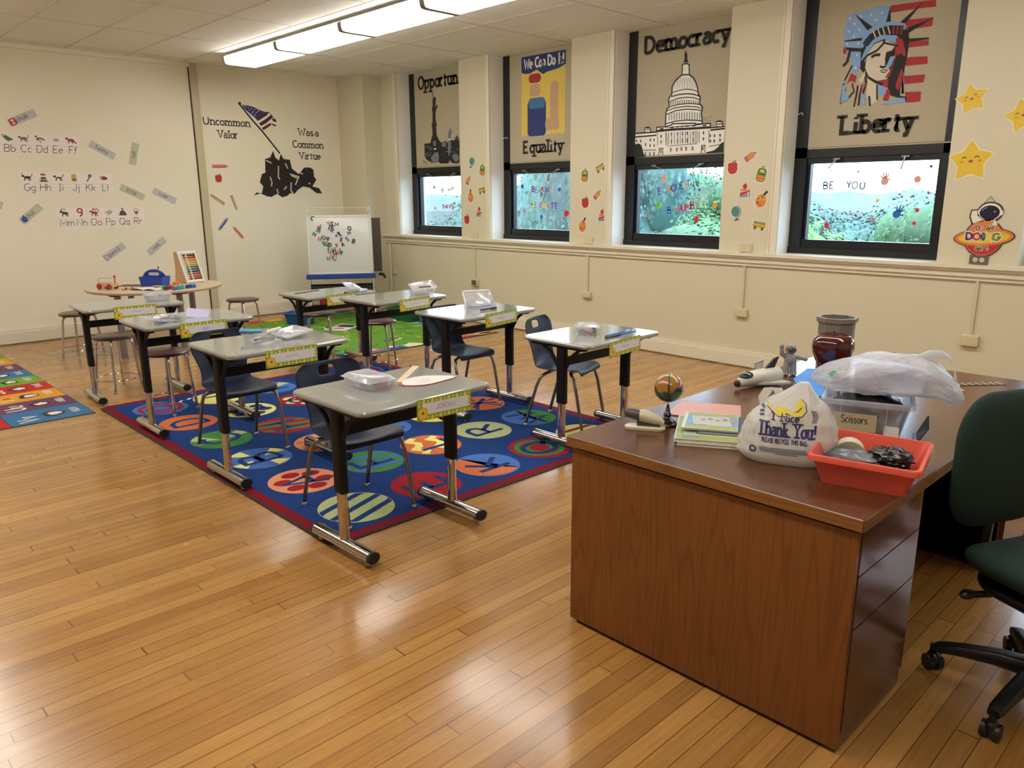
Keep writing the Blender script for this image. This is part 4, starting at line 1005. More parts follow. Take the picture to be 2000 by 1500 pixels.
# green picture rug in the corner
GM = [sc('leaf green', '#5f8f30'), sc('dark green', '#2f5f2a'), sc('yellow green', '#9aa83e'), sc('bright red', '#c23a2c'), sc('magenta', '#9a4f96'), sc('royal blue', '#2f4f9c'), sc('cream', '#d8cfa0'), sc('amber', '#d69a35'), sc('slate', '#5a6cae'), SM[7]]
b = MB(); X0, X1, Y0, Y1 = 4.10, 6.22, 6.68, 9.62
b.box(X0, X1, Y0, Y1, 0, .0055, 9); b.box(X0+.02, X1-.02, Y0+.02, Y1-.02, .0055, .0062, 0)
seg = [3, 4, 5, 6, 1, 5, 3, 7]
for k in range(8):
    xa = X0+.02+(X1-X0-.04)*k/8; xb = xa+(X1-X0-.04)/8
    b.poly([(xa, Y0+.02), (xb, Y0+.02), (xb-.05, Y0+.16), (xa+.02, Y0+.16)], .0068, seg[k]); b.poly([(xa, Y1-.02), (xb, Y1-.02), (xb-.05, Y1-.22), (xa+.02, Y1-.20)], .0068, [5, 3, 7, 3, 3, 5, 5, 3][k])
    b.poly([(xa+.03, Y0+.13), (xb-.04, Y0+.13), (xa+.15, Y0+.22)], .0072, 6)
for k in range(12):
    ya = Y0+.05+k*.235
    b.poly([(X1-.02, ya), (X1-.02, ya+.2), (X1-.28, ya+.16), (X1-.25, ya+.03)], .0068, [7, 3, 3, 4, 5, 5, 3, 7, 1, 5, 3, 7][k]); b.poly([(X1-.22, ya+.02), (X1-.42, ya+.07), (X1-.22, ya+.09)], .0074, 6)
    b.poly([(X0+.02, ya), (X0+.02, ya+.2), (X0+.2, ya+.1)], .0068, [5, 1, 2, 6, 3, 5, 7, 1, 2, 5, 6, 3][k])
R_ = random.Random(5)
for k in range(70):
    x, y = R_.uniform(X0+.25, X1-.4), R_.uniform(Y0+.3, Y1-.3); L_ = R_.uniform(.05, .2); a = R_.uniform(-.5, .5)+(pi/4 if k % 2 else -.6)
    b.ribbon([(x, y), (x+L_*cos(a), y+L_*sin(a)), (x+L_*1.6*cos(a+.5), y+L_*1.6*sin(a+.5))], R_.uniform(.012, .05), .0070+.00002*k, R_.choice([1, 2, 2, 7, 1, 2, 6]), .01)
tag(b.build('picture_rug', GM), 'green picture rug with a red and purple border in the window corner', 'rug')
# ================================================================== stickers and cards on the walls
stw = M('sticker white', '#ded6c4', .5); srd = M('sticker red', '#b3262b', .5); sgr = M('sticker green', '#5f8038', .5); sye = M('sticker yellow', '#d9b62f', .5)
sor = M('sticker orange', '#cf7a35', .5); spk = M('sticker pink', '#c04a5e', .5); sbl = M('sticker teal', '#3d8390', .5); sdk = M('sticker dark', '#2b2320', .5); sgy = M('sticker grey blue', '#6f8592', .5); stn = M('sticker tan', '#b0885f', .5); sbl2 = M('sticker blue', '#2f4f96', .5)
ST = [stw, srd, sgr, sye, sor, spk, sbl, sdk, sgy, stn, sbl2]
def grow(p, d):
    cx = sum(q[0] for q in p)/len(p); cy = sum(q[1] for q in p)/len(p); o = []
    for q in p:
        l = sqrt((q[0]-cx)**2+(q[1]-cy)**2)+1e-9; o.append((cx+(q[0]-cx)*(1+d/l), cy+(q[1]-cy)*(1+d/l)))
    return o
def sticker(kind):
    b = MB(); P = lambda p, m, k: b.poly(p, .0006+.0004*k, m)
    if kind == 'apple':
        body = [(0, .30)]+arc(.17, .2, .2, .16, 110, 0, 6)+arc(.0, -.05, .37, .38, 20, -70, 6)+[(0, -.40)]+arc(0, -.05, .37, .38, 250, 160, 6)+arc(-.17, .2, .2, .16, 180, 70, 6)
        P(grow(body, .07), 0, 0); P(body, 1, 1); b.ribbon([(0, .26), (.03, .46)], .06, .0014, 7); P([(.03, .38), (.2, .5), (.3, .44), (.15, .36)], 2, 2)
    elif kind == 'pencil':
        body = [(-.22, -.5), (.22, -.5), (.22, .2), (0, .52), (-.22, .2)]
        P(grow(body, .07), 0, 0); P([(-.22, -.5), (.22, -.5), (.22, -.3), (-.22, -.3)], 5, 1); P([(-.22, -.3), (.22, -.3), (.22, -.22), (-.22, -.22)], 8, 2); P([(-.22, -.22), (.22, -.22), (.22, .2), (-.22, .2)], 4, 1); P([(-.22, .2), (.22, .2), (0, .52)], 9, 1); P([(-.07, .42), (.07, .42), (0, .52)], 7, 2); b.ribbon([(0, -.2), (0, .2)], .03, .0016, 3)
    elif kind == 'backpack':
        body = rrect(.66, .86, .2, 5); P(grow(body, .07), 0, 0); P(body, 2, 1); P(rrect(.5, .34, .08, 4, 0, -.2), 4, 2); b.ribbon([(-.2, .05), (.2, .05)], .05, .0018, 7); b.ribbon(arc(0, .42, .1, .12, 0, 180, 8), .05, .0014, 7); P(rrect(.3, .16, .05, 4, 0, .25), 3, 2); b.ribbon([(-.25, -.2), (.25, -.2)], .03, .0020, 1)
    elif kind == 'bus':
        body = rrect(1.0, .5, .1, 4); P(grow(body, .07), 0, 0); P(body, 3, 1); P([(-.42, .02), (.42, .02), (.42, .2), (-.42, .2)], 8, 2); b.ribbon([(-.5, -.1), (.5, -.1)], .03, .0018, 7)
        for x in (-.2, .0, .2): b.ribbon([(x, .0), (x, .22)], .03, .0022, 3)
        for x in (-.28, .28): P(circ(x, -.25, .11, 14), 7, 3); P(circ(x, -.25, .05, 10), 8, 4)
    elif kind == 'palette':
        body = circ(0, -.08, .36, 22, .42); P(grow(body, .06), 0, 0); P(body, 4, 1)
        for i, m in enumerate((3, 1, 9, 7, 5)): a = .6+i*1.1; P(circ(.2*cos(a), -.08+.24*sin(a), .06, 10), m, 2)
        P([(-.02, .30), (.10, .62), (.26, .58), (.10, .28)], 7, 2); P(circ(-.12, .05, .1, 12, .16), 3, 2)
    elif kind == 'books':
        for i, (y, m, a, wd) in enumerate(((-.38, 8, .0, .8), (-.19, 1, .12, .76), (.0, 4, -.12, .66))):
            q = [(-wd/2, y-.08-a*.3), (wd/2, y-.08+a*.3), (wd/2, y+.08+a*.3), (-wd/2, y+.08-a*.3)]; P(grow(q, .06), 0, 0); P(q, m, 1); b.ribbon([(wd/2-.14, y-.05), (wd/2-.14, y+.05)], .1, .0018, 0)
        P(grow(circ(.02, .24, .17, 14), .05), 0, 0); P(circ(.02, .24, .17, 14), 1, 2); P([(.0, .38), (.1, .5), (.15, .42)], 2, 2)
    elif kind == 'globe':
        P(grow(circ(0, .1, .36, 24, .4), .05), 0, 0); P(circ(0, .1, .34, 24, .38), 6, 1); P([(-.2, .3), (.05, .38), (.1, .15), (-.05, .05), (-.2, .1)], 2, 2); P([(.05, -.02), (.22, 0), (.1, -.2)], 2, 2)
        b.ribbon(arc(0, .1, .41, .45, -100, 60, 14), .04, .0016, 7); b.ribbon([(-.02, -.34), (-.02, -.46)], .06, .0016, 7); b.ribbon([(-.2, -.48), (.16, -.48)], .08, .0018, 7)
    elif kind == 'star':
        body = star(.52, .30, 5); s2 = []
        for i, p in enumerate(body):
            q = body[(i+1) % 10]; r_ = body[i-1]
            if i % 2 == 0: s2 += [(p[0]*.86+r_[0]*.14, p[1]*.86+r_[1]*.14), (p[0]*.97, p[1]*.97), (p[0]*.86+q[0]*.14, p[1]*.86+q[1]*.14)]
            else: s2.append(p)
        P(grow(s2, .03), 0, 0); P(s2, 3, 1); P([(q[0]*.55+.08, q[1]*.5-.2) for q in circ(0, 0, .5, 14, .3)], 4, 2) if False else None
        for x in (-.15, .13): b.ribbon(arc(x, .06, .05, .05, 20, 160, 6), .022, .0016, 7)
        P(circ(0, .0, .055, 12, .032), 1, 3); P(circ(-.2, .0, .045, 10, .025), 4, 2); P(circ(.2, .0, .045, 10, .025), 4, 2)
    elif kind == 'longpencil_red' or kind == 'longpencil_brown' or kind == 'longpencil_blue':
        m = dict(red=5, brown=9, blue=10)[kind.split('_')[1]]
        body = [(-.5, -.09), (.32, -.09), (.5, 0), (.32, .09), (-.5, .09)]; P(grow(body, .03), 0, 0); P([(-.5, -.09), (-.38, -.09), (-.38, .09), (-.5, .09)], 9, 1); P([(-.38, -.09), (.32, -.09), (.32, .09), (-.38, .09)], m, 1); P([(.32, -.09), (.5, 0), (.32, .09)], 9, 1); P([(.44, -.03), (.5, 0), (.44, .03)], m, 2); b.ribbon([(-.38, .03), (.32, .03)], .02, .0016, 0)
    return b
def put_sticker(kind, y, z, size, an, label, cat='sticker', grp=None, wall='r', off=.0):
    b = sticker(kind); b2 = MB(); b2.f = b.f; b2.mi = b.mi; c, s = cos(an), sin(an)
    b2.v = [((p[0]*c-p[1]*s)*size, (p[0]*s+p[1]*c)*size, p[2]) for p in b.v]
    nm = {'longpencil_red': 'pencil_sticker', 'longpencil_brown': 'pencil_sticker', 'longpencil_blue': 'pencil_sticker'}.get(kind, kind+'_sticker')
    return place(tag(b2.build(nm, ST), label, cat, grp), on_right(y, z, off) if wall == 'r' else on_back(y, z, off))
KN = dict(backpack='green backpack', globe='small globe', pencil='stubby pencil', bus='yellow school bus', palette='orange paint palette', books='stack of books', apple='red apple')
PIER = ['pier right of the first window', 'pier right of the We Can Do It window', 'pier left of the Liberty window']
SETS = [[('globe', 7.518, 2.007, -.25), ('backpack', 7.319, 1.903, -.15), ('pencil', 7.582, 1.792, -.6), ('bus', 7.334, 1.67, .2), ('palette', 7.549, 1.591, .2), ('books', 7.388, 1.409, 0), ('apple', 7.627, 1.305, .05)],
        [('backpack', 5.658, 1.801, -.1), ('bus', 5.446, 1.886, .4), ('pencil', 5.474, 1.606, -.8), ('apple', 5.645, 1.52, .05), ('books', 5.404, 1.392, .1), ('palette', 5.677, 1.278, -.15)],
        [('pencil', 3.695, 1.933, -1.0), ('apple', 3.869, 1.836, .05), ('backpack', 3.577, 1.766, -.2), ('books', 3.73, 1.638, .1), ('palette', 3.561, 1.552, -.35), ('globe', 3.809, 1.431, .25), ('bus', 3.564, 1.33, -.15)]]
SZ = dict(backpack=.14, globe=.13, pencil=.125, bus=.13, palette=.145, books=.135, apple=.135)
for i, S_ in enumerate(SETS):
    for k, y, z, an in S_: put_sticker(k, y, z, SZ[k], an, KN[k]+' sticker on the '+PIER[i], grp='school stickers on the window piers')
put_sticker('star', 1.944, 2.269, .215, .25, 'small yellow smiling star sticker high on the right wall', grp='smiling star stickers')
put_sticker('star', 1.600, 2.131, .235, .3, 'yellow star sticker cut off by the photo edge', grp='smiling star stickers')
put_sticker('star', 1.897, 1.828, .30, .05, 'largest yellow smiling star sticker, above the astronaut sign', grp='smiling star stickers')
for k, x0_, z0_, x1_, z1_, lb in (('longpencil_red', 4.367, 1.989, 4.59, 1.995, 'red pencil sticker lying level under Uncommon Valor'), ('longpencil_brown', 4.484, 1.513, 4.3, 1.639, 'brown pencil sticker pointing up left'), ('longpencil_brown', 4.588, 1.626, 4.653, 1.427, 'brown pencil sticker pointing down'),
                     ('longpencil_blue', 4.378, 1.183, 4.519, 1.341, 'blue pencil sticker on the back wall'), ('longpencil_red', 4.701, 1.064, 4.57, 1.224, 'red pencil sticker pointing up left, lowest on the back wall')):
    put_sticker(k, (x0_+x1_)/2, (z0_+z1_)/2, sqrt((x1_-x0_)**2+(z1_-z0_)**2), atan2(z1_-z0_, x1_-x0_), lb, grp='pencil stickers on the back wall', wall='b')
put_sticker('apple', 4.439, 1.838, .12, 0, 'small red apple sticker under the level red pencil sticker', wall='b')
# alphabet strips
paper = M('white paper strip', '#e9dfd3', .6); inkl = M('letter black', '#2d2724', .6); line = M('ruled line', '#a59c94', .6)
pm = [paper, inkl, line, M('picture green', '#3f6a4a', .6), M('picture brown', '#7d5a44', .6), M('picture dark', '#3b302b', .6), M('picture pale', '#d8d0c4', .6), M('picture red', '#9c3038', .6), M('picture yellow', '#b9a53f', .6), M('picture blue', '#355f94', .6)]
def pic(b, k, x, y, s):
    q = lambda pts, m, z=.0012: b.poly([(x+p[0]*s, y+p[1]*s) for p in pts], z, m)
    e = lambda cx, cy, rx, ry, m, z=.0012: b.poly([(x+p[0]*s, y+p[1]*s) for p in circ(cx, cy, rx, 12, ry)], z, m)
    l = lambda pts, w_, m, z=.0014: b.ribbon([(x+p[0]*s, y+p[1]*s) for p in pts], w_*s, z, m)
    if k in 'cgmoi':
        m = dict(c=4, g=5, m=5, o=7, i=5)[k]
        e(0, 0, .3, .13 if k != 'i' else .07, m); l([(-.22, 0), (-.26, -.32)], .09, m); l([(.2, 0), (.24, -.32)], .09, m); l([(.1, 0), (.08, -.3)], .08, m); e(-.36, .12, .13, .1, m, .0016)
        l([(.28, .05), (.4, .18), (.42, .36)] if k != 'm' else [(-.1, .1), (-.4, .3), (-.2, .44), (.1, .3)], .06, m)
        if k == 'g': l([(-.4, .2), (-.42, .4)], .06, m); 
        if k == 'o': l([(-.2, .1), (-.1, .4), (.15, .3), (.3, .4)], .09, m); l([(0, -.1), (.1, -.4)], .08, m)
    elif k == 'b': q([(-.5, .3), (-.1, .25), (.45, -.1), (.4, -.2), (.0, -.3), (-.3, 0)], 3); q([(-.5, .3), (-.3, .35), (-.15, .2), (-.4, .1)], 8, .0016)
    elif k == 'd': e(.02, -.02, .34, .15, 5); e(.05, -.06, .22, .08, 6, .0016); e(-.3, .22, .12, .1, 4, .0016); q([(.2, .05), (.5, -.08), (.2, -.1)], 5, .0016); l([(-.02, -.15), (-.02, -.32), (.1, -.34)], .05, 4)
    elif k == 'e': e(0, 0, .32, .19, 6); e(.04, -.04, .25, .12, 2, .0014)
    elif k == 'f': e(0, 0, .3, .14, 7); e(-.36, .14, .13, .12, 7, .0016); q([(.15, .05), (.5, -.25), (.42, -.32), (.1, -.1)], 5, .0016); l([(-.2, 0), (-.24, -.3)], .09, 5); l([(.1, 0), (.1, -.3)], .09, 5)
    elif k == 'h':
        for yy, m in ((.28, 7), (.1, 6), (-.05, 5), (-.2, 8), (-.33, 9)): q([(-.22-.2*(yy < -.15), yy-.08), (.22+.2*(yy < -.15), yy-.08), (.22, yy+.08), (-.22, yy+.08)], m)
    elif k == 'j': e(0, .22, .24, .13, 8); q([(-.26, .1), (.26, .1), (.2, -.34), (-.2, -.34)], 8, .0014); q([(-.16, -.1), (.16, -.1), (.16, -.28), (-.16, -.28)], 7, .0018)
    elif k == 'k': e(.12, .22, .17, .15, 9); l([(.08, .1), (-.2, -.34)], .1, 5)
    elif k == 'l': e(0, 0, .34, .2, 7); q([(-.34, 0), (-.1, .2), (-.1, -.2)], 8, .0016); l([(.1, .2), (.1, -.2)], .04, 5, .0018); q([(.2, .14), (.4, .05), (.38, -.12), (.2, -.14)], 5, .0016)
    elif k == 'n': b2 = [(p[0]-.25, p[1]-.45) for p in arc(.25, .68, .22, .2, -40, 320, 12)+[(.45, .35), (.2, .1)]]; l(b2, .14, 7)
    elif k == 'p': q([(-.4, 0), (.1, .3), (.42, .1), (-.05, -.34)], 6); l([(-.2, -.1), (.25, .18)], .06, 5); l([(-.05, -.22), (.35, .08)], .06, 5); q([(-.4, 0), (.1, .3), (.16, .25), (-.32, -.06)], 2, .0016)
    elif k == 'q': e(0, .3, .1, .16, 4); q([(-.2, .14), (.2, .14), (.4, -.32), (-.4, -.32)], 5); q([(-.1, 0), (.1, 0), (.1, -.2), (-.1, -.2)], 4, .0016)
    elif k == 'r': l(arc(0, .15, .24, .18, 0, 360, 14), .05, 4); e(0, -.06, .17, .17, 7)
def strip(letters, x0, z0, pitch, W_, H_, label, lead=.0):
    b = MB(); b.box(0, W_, 0, H_, 0, .0007, 0)
    for yy in (.018, .056, .094): b.ribbon([(.005, yy), (W_-.005, yy)], .0018, .0009, 2)
    for i, c in enumerate(letters):
        cx = lead+pitch*(i+.5); h = .075; 
        tw = text_w(c.upper()+c)*h; text(b, c.upper()+c, cx-tw/2, .022, h, .0062, 1, .0012, slant=.12)
        pic(b, c, cx-.005, .165, .115)
    place(tag(b.build('alphabet_strip', pm), label, 'alphabet strip', 'alphabet strips on the back wall'), on_back(x0, z0))
strip('abcdef', 1.905, 2.075, .156, .94, .21, 'alphabet strip from bat to fox, topmost of the three')
strip('ghijkl', 2.195, 1.662, .156, .945, .222, 'middle alphabet strip running from Gg to Ll')
strip('mnopqr', 2.520, 1.268, .156, .94, .222, 'lowest alphabet strip running from Mm to Rr')
# word cards
cardm = M('pale card', '#bab8b4', .6); cardg = M('pale green card', '#b9b9a2', .6)
def card(word, x0_, z0_, x1_, z1_, label, icon=None, green=False):
    b = MB(); L_ = sqrt((x1_-x0_)**2+(z1_-z0_)**2); an = atan2(z1_-z0_, x1_-x0_); hgt = .085
    b.loft([[(x, y, z) for x, y in rrect(L_, hgt, .012, 3)] for z in (0, .0007)], 0)
    text(b, word, .0 if icon else -.01, -.018, .045, .0048, 1, .0012, center=True)
    if icon == 'red': b.poly(rrect(.07, .07, .015, 3, -L_/2+.045, 0), .0012, 2); b.poly(rrect(.03, .022, .005, 3, -L_/2+.045, .015), .0016, 4); b.poly(rrect(.03, .018, .005, 3, -L_/2+.045, -.016), .0016, 4)
    if icon == 'blue': b.poly(circ(-L_/2+.045, 0, .033, 16), .0012, 3); b.ribbon([(-L_/2+.05, .03), (-L_/2+.07, .04)], .012, .0014, 3)
    if icon == 'tri': b.ribbon([(-L_/2+.015, -.035), (-L_/2+.015, .035), (-L_/2+.075, 0), (-L_/2+.015, -.035)], .004, .0012, 1)
    o = place(tag(b.build('word_card', [cardg if green else cardm, inkl, srd, sbl2, stw]), label, 'word card', 'word cards on the back wall'), on_back((x0_+x1_)/2, (z0_+z1_)/2))
    o.rotation_euler = (radians(90), -an, 0)
card('chalk', 2.17, 2.39, 2.44, 2.52, 'grey word card with a red picture, above the top alphabet strip', 'red')
card('funny', 2.95, 2.215, 3.205, 2.07, 'grey word card reading funny')
card('tall', 3.39, 1.985, 3.46, 2.24, 'word card reading tall, stuck almost upright', None, True)
card('little', 3.225, 1.73, 3.485, 1.60, 'word card reading little, beside the middle alphabet strip', None, True)
card('ruler', 3.60, 1.688, 3.862, 1.55, 'grey word card reading ruler')
card('hat', 2.145, 1.345, 2.355, 1.517, 'green word card with a blue picture, reading hat', 'blue', True)
card('pencil', 2.945, .89, 3.19, 1.047, 'word card reading pencil with a drawn triangle', 'tri')
card('red', 3.46, .93, 3.675, 1.097, 'word card reading red, nearest the abacus')
card('sun', 1.80, 1.60, 1.99, 1.52, 'pale word card cut off by the photo edge', None, True)
# astronaut planet sign
b = MB(); SM_ = [sdk, sor, srd, stw, M('visor navy', '#191a36', .2), sye, sgr, spk, sbl, M('planet purple', '#4b2b5c', .5), sgy]
def pr(poly, z0, z1, m): b.prism(poly, z0, z1, m)
ring = circ(0, 0, .195, 40, .062); ball_ = circ(0, -.005, .125, 36, .13)
rot_ = lambda P, a: [(p[0]*cos(a)-p[1]*sin(a), p[0]*sin(a)+p[1]*cos(a)) for p in P]
pr(grow(ball_, .008), 0, .004, 0); pr(rot_(grow(ring, .008), .08), 0, .0045, 0)
pr(grow(circ(.02, .185, .078, 30, .066), .008), 0, .004, 0); pr([(-.09, .09), (-.115, .15), (-.105, .20), (-.06, .205), (-.05, .16), (.0, .10)], 0, .004, 0)
b.poly(ball_, .0046, 1); b.poly(clip_circle([(-.2, -.2), (.2, -.2), (.2, -.045), (-.2, -.045)], 0, -.005, .122), .005, 2)
b.poly(rot_(ring, .08), .0054, 1); b.poly(rot_(circ(.0, .0, .17, 36, .045), .08), .0058, 5)
b.poly([(-.1, .03), (.1, .045), (.098, .075), (.06, .108), (0, .12), (-.06, .108), (-.09, .08)], .0062, 1)
b.poly([(-.082, .10), (-.105, .15), (-.098, .192), (-.066, .196), (-.06, .16), (-.01, .115)], .0046, 3); b.poly([(.0, .12), (.05, .118), (.08, .09), (.06, .13), (.03, .14), (-.03, .13)], .0046, 3)
b.poly(circ(.02, .185, .075, 30, .063), .0046, 3); b.poly(circ(.018, .18, .066, 28, .052), .0052, 4); b.poly(circ(.052, .187, .007, 10), .0056, 10); b.ribbon(arc(.018, .18, .052, .04, 110, 165, 6), .006, .0056, 10); b.poly(circ(.095, .18, .010, 12, .02), .0050, 3); b.poly(circ(-.053, .185, .008, 12, .018), .0050, 3); b.poly(circ(.062, .098, .016, 14), .0066, 3)
def outlined(t, x, y, h, w_, fit, cols):
    cx = x; sp = .22; sx = fit/text_w(t, sp)
    for i, c in enumerate(t):
        gw, st = GL[c]
        for s in st:
            P_ = [(cx+px*sx, y+py*h) for px, py in s]; b.ribbon(P_, w_*2.0, .0068, 3)
        cx += (gw+sp)*sx
    cx = x
    for i, c in enumerate(t):
        gw, st = GL[c]
        for s in st: b.ribbon([(cx+px*sx, y+py*h) for px, py in s], w_, .0074, cols[i % len(cols)])
        cx += (gw+sp)*sx
outlined('YOU', -.078, .052, .030, .006, .062, [2, 0, 7]); outlined('ARE', .012, .055, .030, .006, .06, [0, 6, 7])
outlined('DOING', -.115, -.018, .048, .014, .22, [9, 2, 8, 5, 6]); outlined('GREAT', -.045, -.095, .026, .006, .09, [0, 6, 7, 0, 7])
o = place(tag(b.build('hanging_sign', SM_), 'astronaut and ringed planet sign reading You Are Doing Great', 'sign'), on_right(1.742, 1.278, .004))
b = MB(); b.tube([(-.03, .245, .003), (.012, .298, .004), (.055, .243, .003)], .0022, 0, 6); b.build('hanger', steel, o)
# outlets, surface boxes and conduits
plast = M('cream plastic', '#cabd9a', .4); grille = M('outlet plate grey', '#6b655c', .35, .3); brownp_ = M('socket ivory', '#cfc6a8', .4)
def surface_box(y, zt, zb, label, dark=False, wdt=.12):
    t = thing('wall_outlet', label, 'outlet', (XW, y, (zt+zb)/2)); h = zt-zb
    b = MB(); b.at((0, 0, 0), (radians(90), 0, radians(-90))); b.loft([[(x, yy, z) for x, yy in rrect(wdt-k, h-k, .008, 3)] for z, k in ((0, 0), (.032, 0), (.038, .012))], 0); b.build('box', plast, t)
    b = MB(); b.at((0, 0, 0), (radians(90), 0, radians(-90)))
    b.box(-wdt*.36, wdt*.36, -h*.34, h*.34, .037, .0405, 0); b.build('cover', [grille if dark else plast], t)
    b = MB(); b.box(-.018, .0, -.011, .011, h/2-.005, .96-(zt+zb)/2); b.build('conduit', plast, t)
surface_box(7.47, .56, .475, 'dark grilled surface outlet under the first pier', True); surface_box(5.585, .555, .485, 'cream surface outlet with conduit, second from the corner')
surface_box(3.675, .555, .475, 'cream surface outlet with conduit under the pier left of the Liberty window'); surface_box(1.738, .545, .455, 'cream surface outlet with conduit behind the teacher desk', wdt=.125); surface_box(9.22, .57, .51, 'cream surface outlet in the corner by the easel', wdt=.08)
def plate(y, z, label, duplex=False):
    t = thing('wall_outlet', label, 'outlet', (XW, y, z), 0); R3 = (radians(90), 0, radians(-90))
    b = MB(); b.at((0, 0, 0), R3); b.box(-.062, .062, -.034, .034, 0, .012, 0); b.build('plate', grille if duplex else plast, t)
    b = MB(); b.at((0, 0, 0), R3)
    if duplex:
        for x in (-.022, .022):
            b.loft([[(px, py, zz) for px, py in circ(x, 0, .017, 16)] for zz in (.011, .0145)], 0)
            for dx, dy in ((-.005, .006), (-.005, -.006), (.007, 0)): b.box(x+dx-.003, x+dx+.003, dy-.0016, dy+.0016, .0145, .0152, 1)
    else: b.box(-.05, .05, -.022, .022, .011, .0145, 0)
    b.build('socket' if duplex else 'cover', [brownp_ if duplex else plast, sdk], t)
plate(7.473, 1.112, 'cream outlet plate on the sill under the first pier'); plate(5.584, 1.116, 'cream outlet plate on the sill under the second pier'); plate(3.681, 1.116, 'cream outlet plate on the sill left of the Liberty window')
plate(1.754, 1.112, 'grey duplex outlet under the astronaut sign', True)
b = MB(); b.cyl((6.545, 9.30, 0), (6.545, 9.30, .95), .012); b.cyl((6.545, 9.30, .60), (6.545, 9.30, .64), .02); tag(b.build('wall_pipe', trimm), 'thin painted pipe up the wall in the window corner', 'pipe')
# gel letters and hand prints on the window glass
GX = 6.845
CL = dict(b=M('cling blue', '#2b5fb0', .4), t=M('cling teal', '#2f8090', .4), p=M('cling purple', '#7240b0', .4), r=M('cling red', '#d02c3c', .4), s=M('cling salmon', '#dca494', .4), g=M('cling green', '#6cc23a', .4), y=M('cling yellow', '#dccb4a', .4), o=M('cling orange', '#e69a3c', .4), k=M('cling grey', '#8d8f9a', .4), m=M('cling pink', '#dc6f9c', .4), n=M('cling sage', '#7fae96', .4))
CN = dict(b='blue', t='teal', p='purple', r='red', s='salmon', g='green', y='yellow', o='orange', k='grey', m='pink', n='sage')
def cling(y, z, c, what, win, sz=.06, an=0.0):
    b = MB(); b.at((0, 0, 0), (0, 0, an))
    if len(what) == 1: 
        gw, st = GL[what]
        for s in st: b.ribbon([((px-gw/2)*sz, (py-.5)*sz) for px, py in s], sz*.22, .0004, 0)
        nm, lb, cat = 'window_letter', '%s letter %s stuck on the %s window' % (CN[c], what, win), 'window letter'
    elif what == 'hand':
        b.poly(circ(0, -.1*sz, .26*sz, 16, .28*sz), .0004, 0)
        for a, l in ((-38, .5), (-14, .62), (6, .66), (24, .58), (68, .45)):
            a = radians(a); b.ribbon([(sin(a)*.2*sz, cos(a)*.2*sz-.1*sz), (sin(a)*l*sz, cos(a)*l*sz-.08*sz)], sz*.13, .0006, 0, sz*.08)
        nm, lb, cat = 'handprint_cling', '%s hand print stuck on the %s window' % (CN[c], win), 'window sticker'
    else:
        b.poly(circ(0, 0, .5*sz, 16), .0004, 0); nm, lb, cat = 'dot_cling', '%s %s stuck on the %s window' % (CN[c], what, win), 'window sticker'
    return place(tag(b.build(nm, CL[c]), lb, cat, 'gel stickers on the window glass'), dict(loc=(GX-.0005, y, z), rot=(radians(90), 0, radians(-90))))
Wn = ['Opportunity', 'Equality', 'Democracy', 'Liberty']
for y, z, c, wt in [(3.105, 1.67, 't', 'B'), (3.051, 1.673, 'k', 'E'), (2.9, 1.674, 'p', 'Y'), (2.849, 1.67, 'n', 'O'), (2.785, 1.666, 't', 'U')]: cling(y, z, c, wt, Wn[3], .057)
cling(2.604, 1.71, 's', 'hand', Wn[3], .12); cling(2.473, 1.442, 'b', 'hand', Wn[3], .12, -.6); cling(3.066, 1.328, 'r', 'hand', Wn[3], .075, .2)
for y, z, c, wt, sz in [(2.348, 1.71, 's', 'splash', .055), (2.257, 1.808, 'p', 'dot', .025), (2.831, 1.782, 'k', 'dot', .02), (3.069, 1.794, 'n', 'tiny dot', .014), (2.255, 1.607, 'r', 'dot beside the pier', .018), (2.646, 1.541, 'y', 'dot', .03), (2.455, 1.57, 'm', 'dot', .022), (2.323, 1.466, 'r', 'large dot', .033), (2.336, 1.361, 'r', 'low dot near the right edge', .032), (3.143, 1.46, 'r', 'dot above the red hand', .02), (2.667, 1.385, 'm', 'low splash', .03)]: cling(y, z, c, wt, Wn[3], sz)
for y, z, c, wt in [(4.869, 1.636, 'p', 'E'), (4.747, 1.659, 'o', 'H'), (4.697, 1.666, 'p', 'O'), (4.644, 1.679, 'b', 'N'), (4.596, 1.691, 't', 'E'), (4.555, 1.701, 's', 'S'), (4.516, 1.71, 'k', 'T'), (4.736, 1.443, 'b', 'B'), (4.682, 1.447, 'n', 'E'), (4.614, 1.462, 'm', 'H'), (4.567, 1.472, 'r', 'U'), (4.511, 1.483, 'r', 'M'), (4.459, 1.496, 'r', 'B')]: cling(y, z, c, wt, Wn[2], .062, .12)
cling(4.823, 1.756, 's', 'hand', Wn[2], .11); cling(4.875, 1.494, 'g', 'hand', Wn[2], .095, .25); cling(4.403, 1.356, 'r', 'hand', Wn[2], .09, -.1)
for y, z, c, wt, sz in [(4.319, 1.76, 'k', 'dot', .022), (4.386, 1.646, 'p', 'dot', .03), (4.377, 1.523, 'y', 'splash', .035), (4.202, 1.497, 'o', 'splash', .055), (4.992, 1.388, 'm', 'dot', .028), (4.23, 1.355, 'm', 'splash', .03)]: cling(y, z, c, wt, Wn[2], sz)
for y, z, c, wt in [(6.709, 1.675, 'p', 'B'), (6.658, 1.665, 'k', 'E'), (6.549, 1.674, 'r', 'K'), (6.51, 1.668, 'k', 'I'), (6.47, 1.663, 'b', 'N'), (6.414, 1.662, 's', 'D'), (6.731, 1.496, 'y', 'B'), (6.668, 1.49, 'n', 'E'), (6.584, 1.481, 'm', 'P'), (6.52, 1.485, 'y', 'O'), (6.441, 1.492, 'm', 'L'), (6.391, 1.482, 'p', 'T'), (6.328, 1.482, 'p', 'E')]: cling(y, z, c, wt, Wn[1], .06)
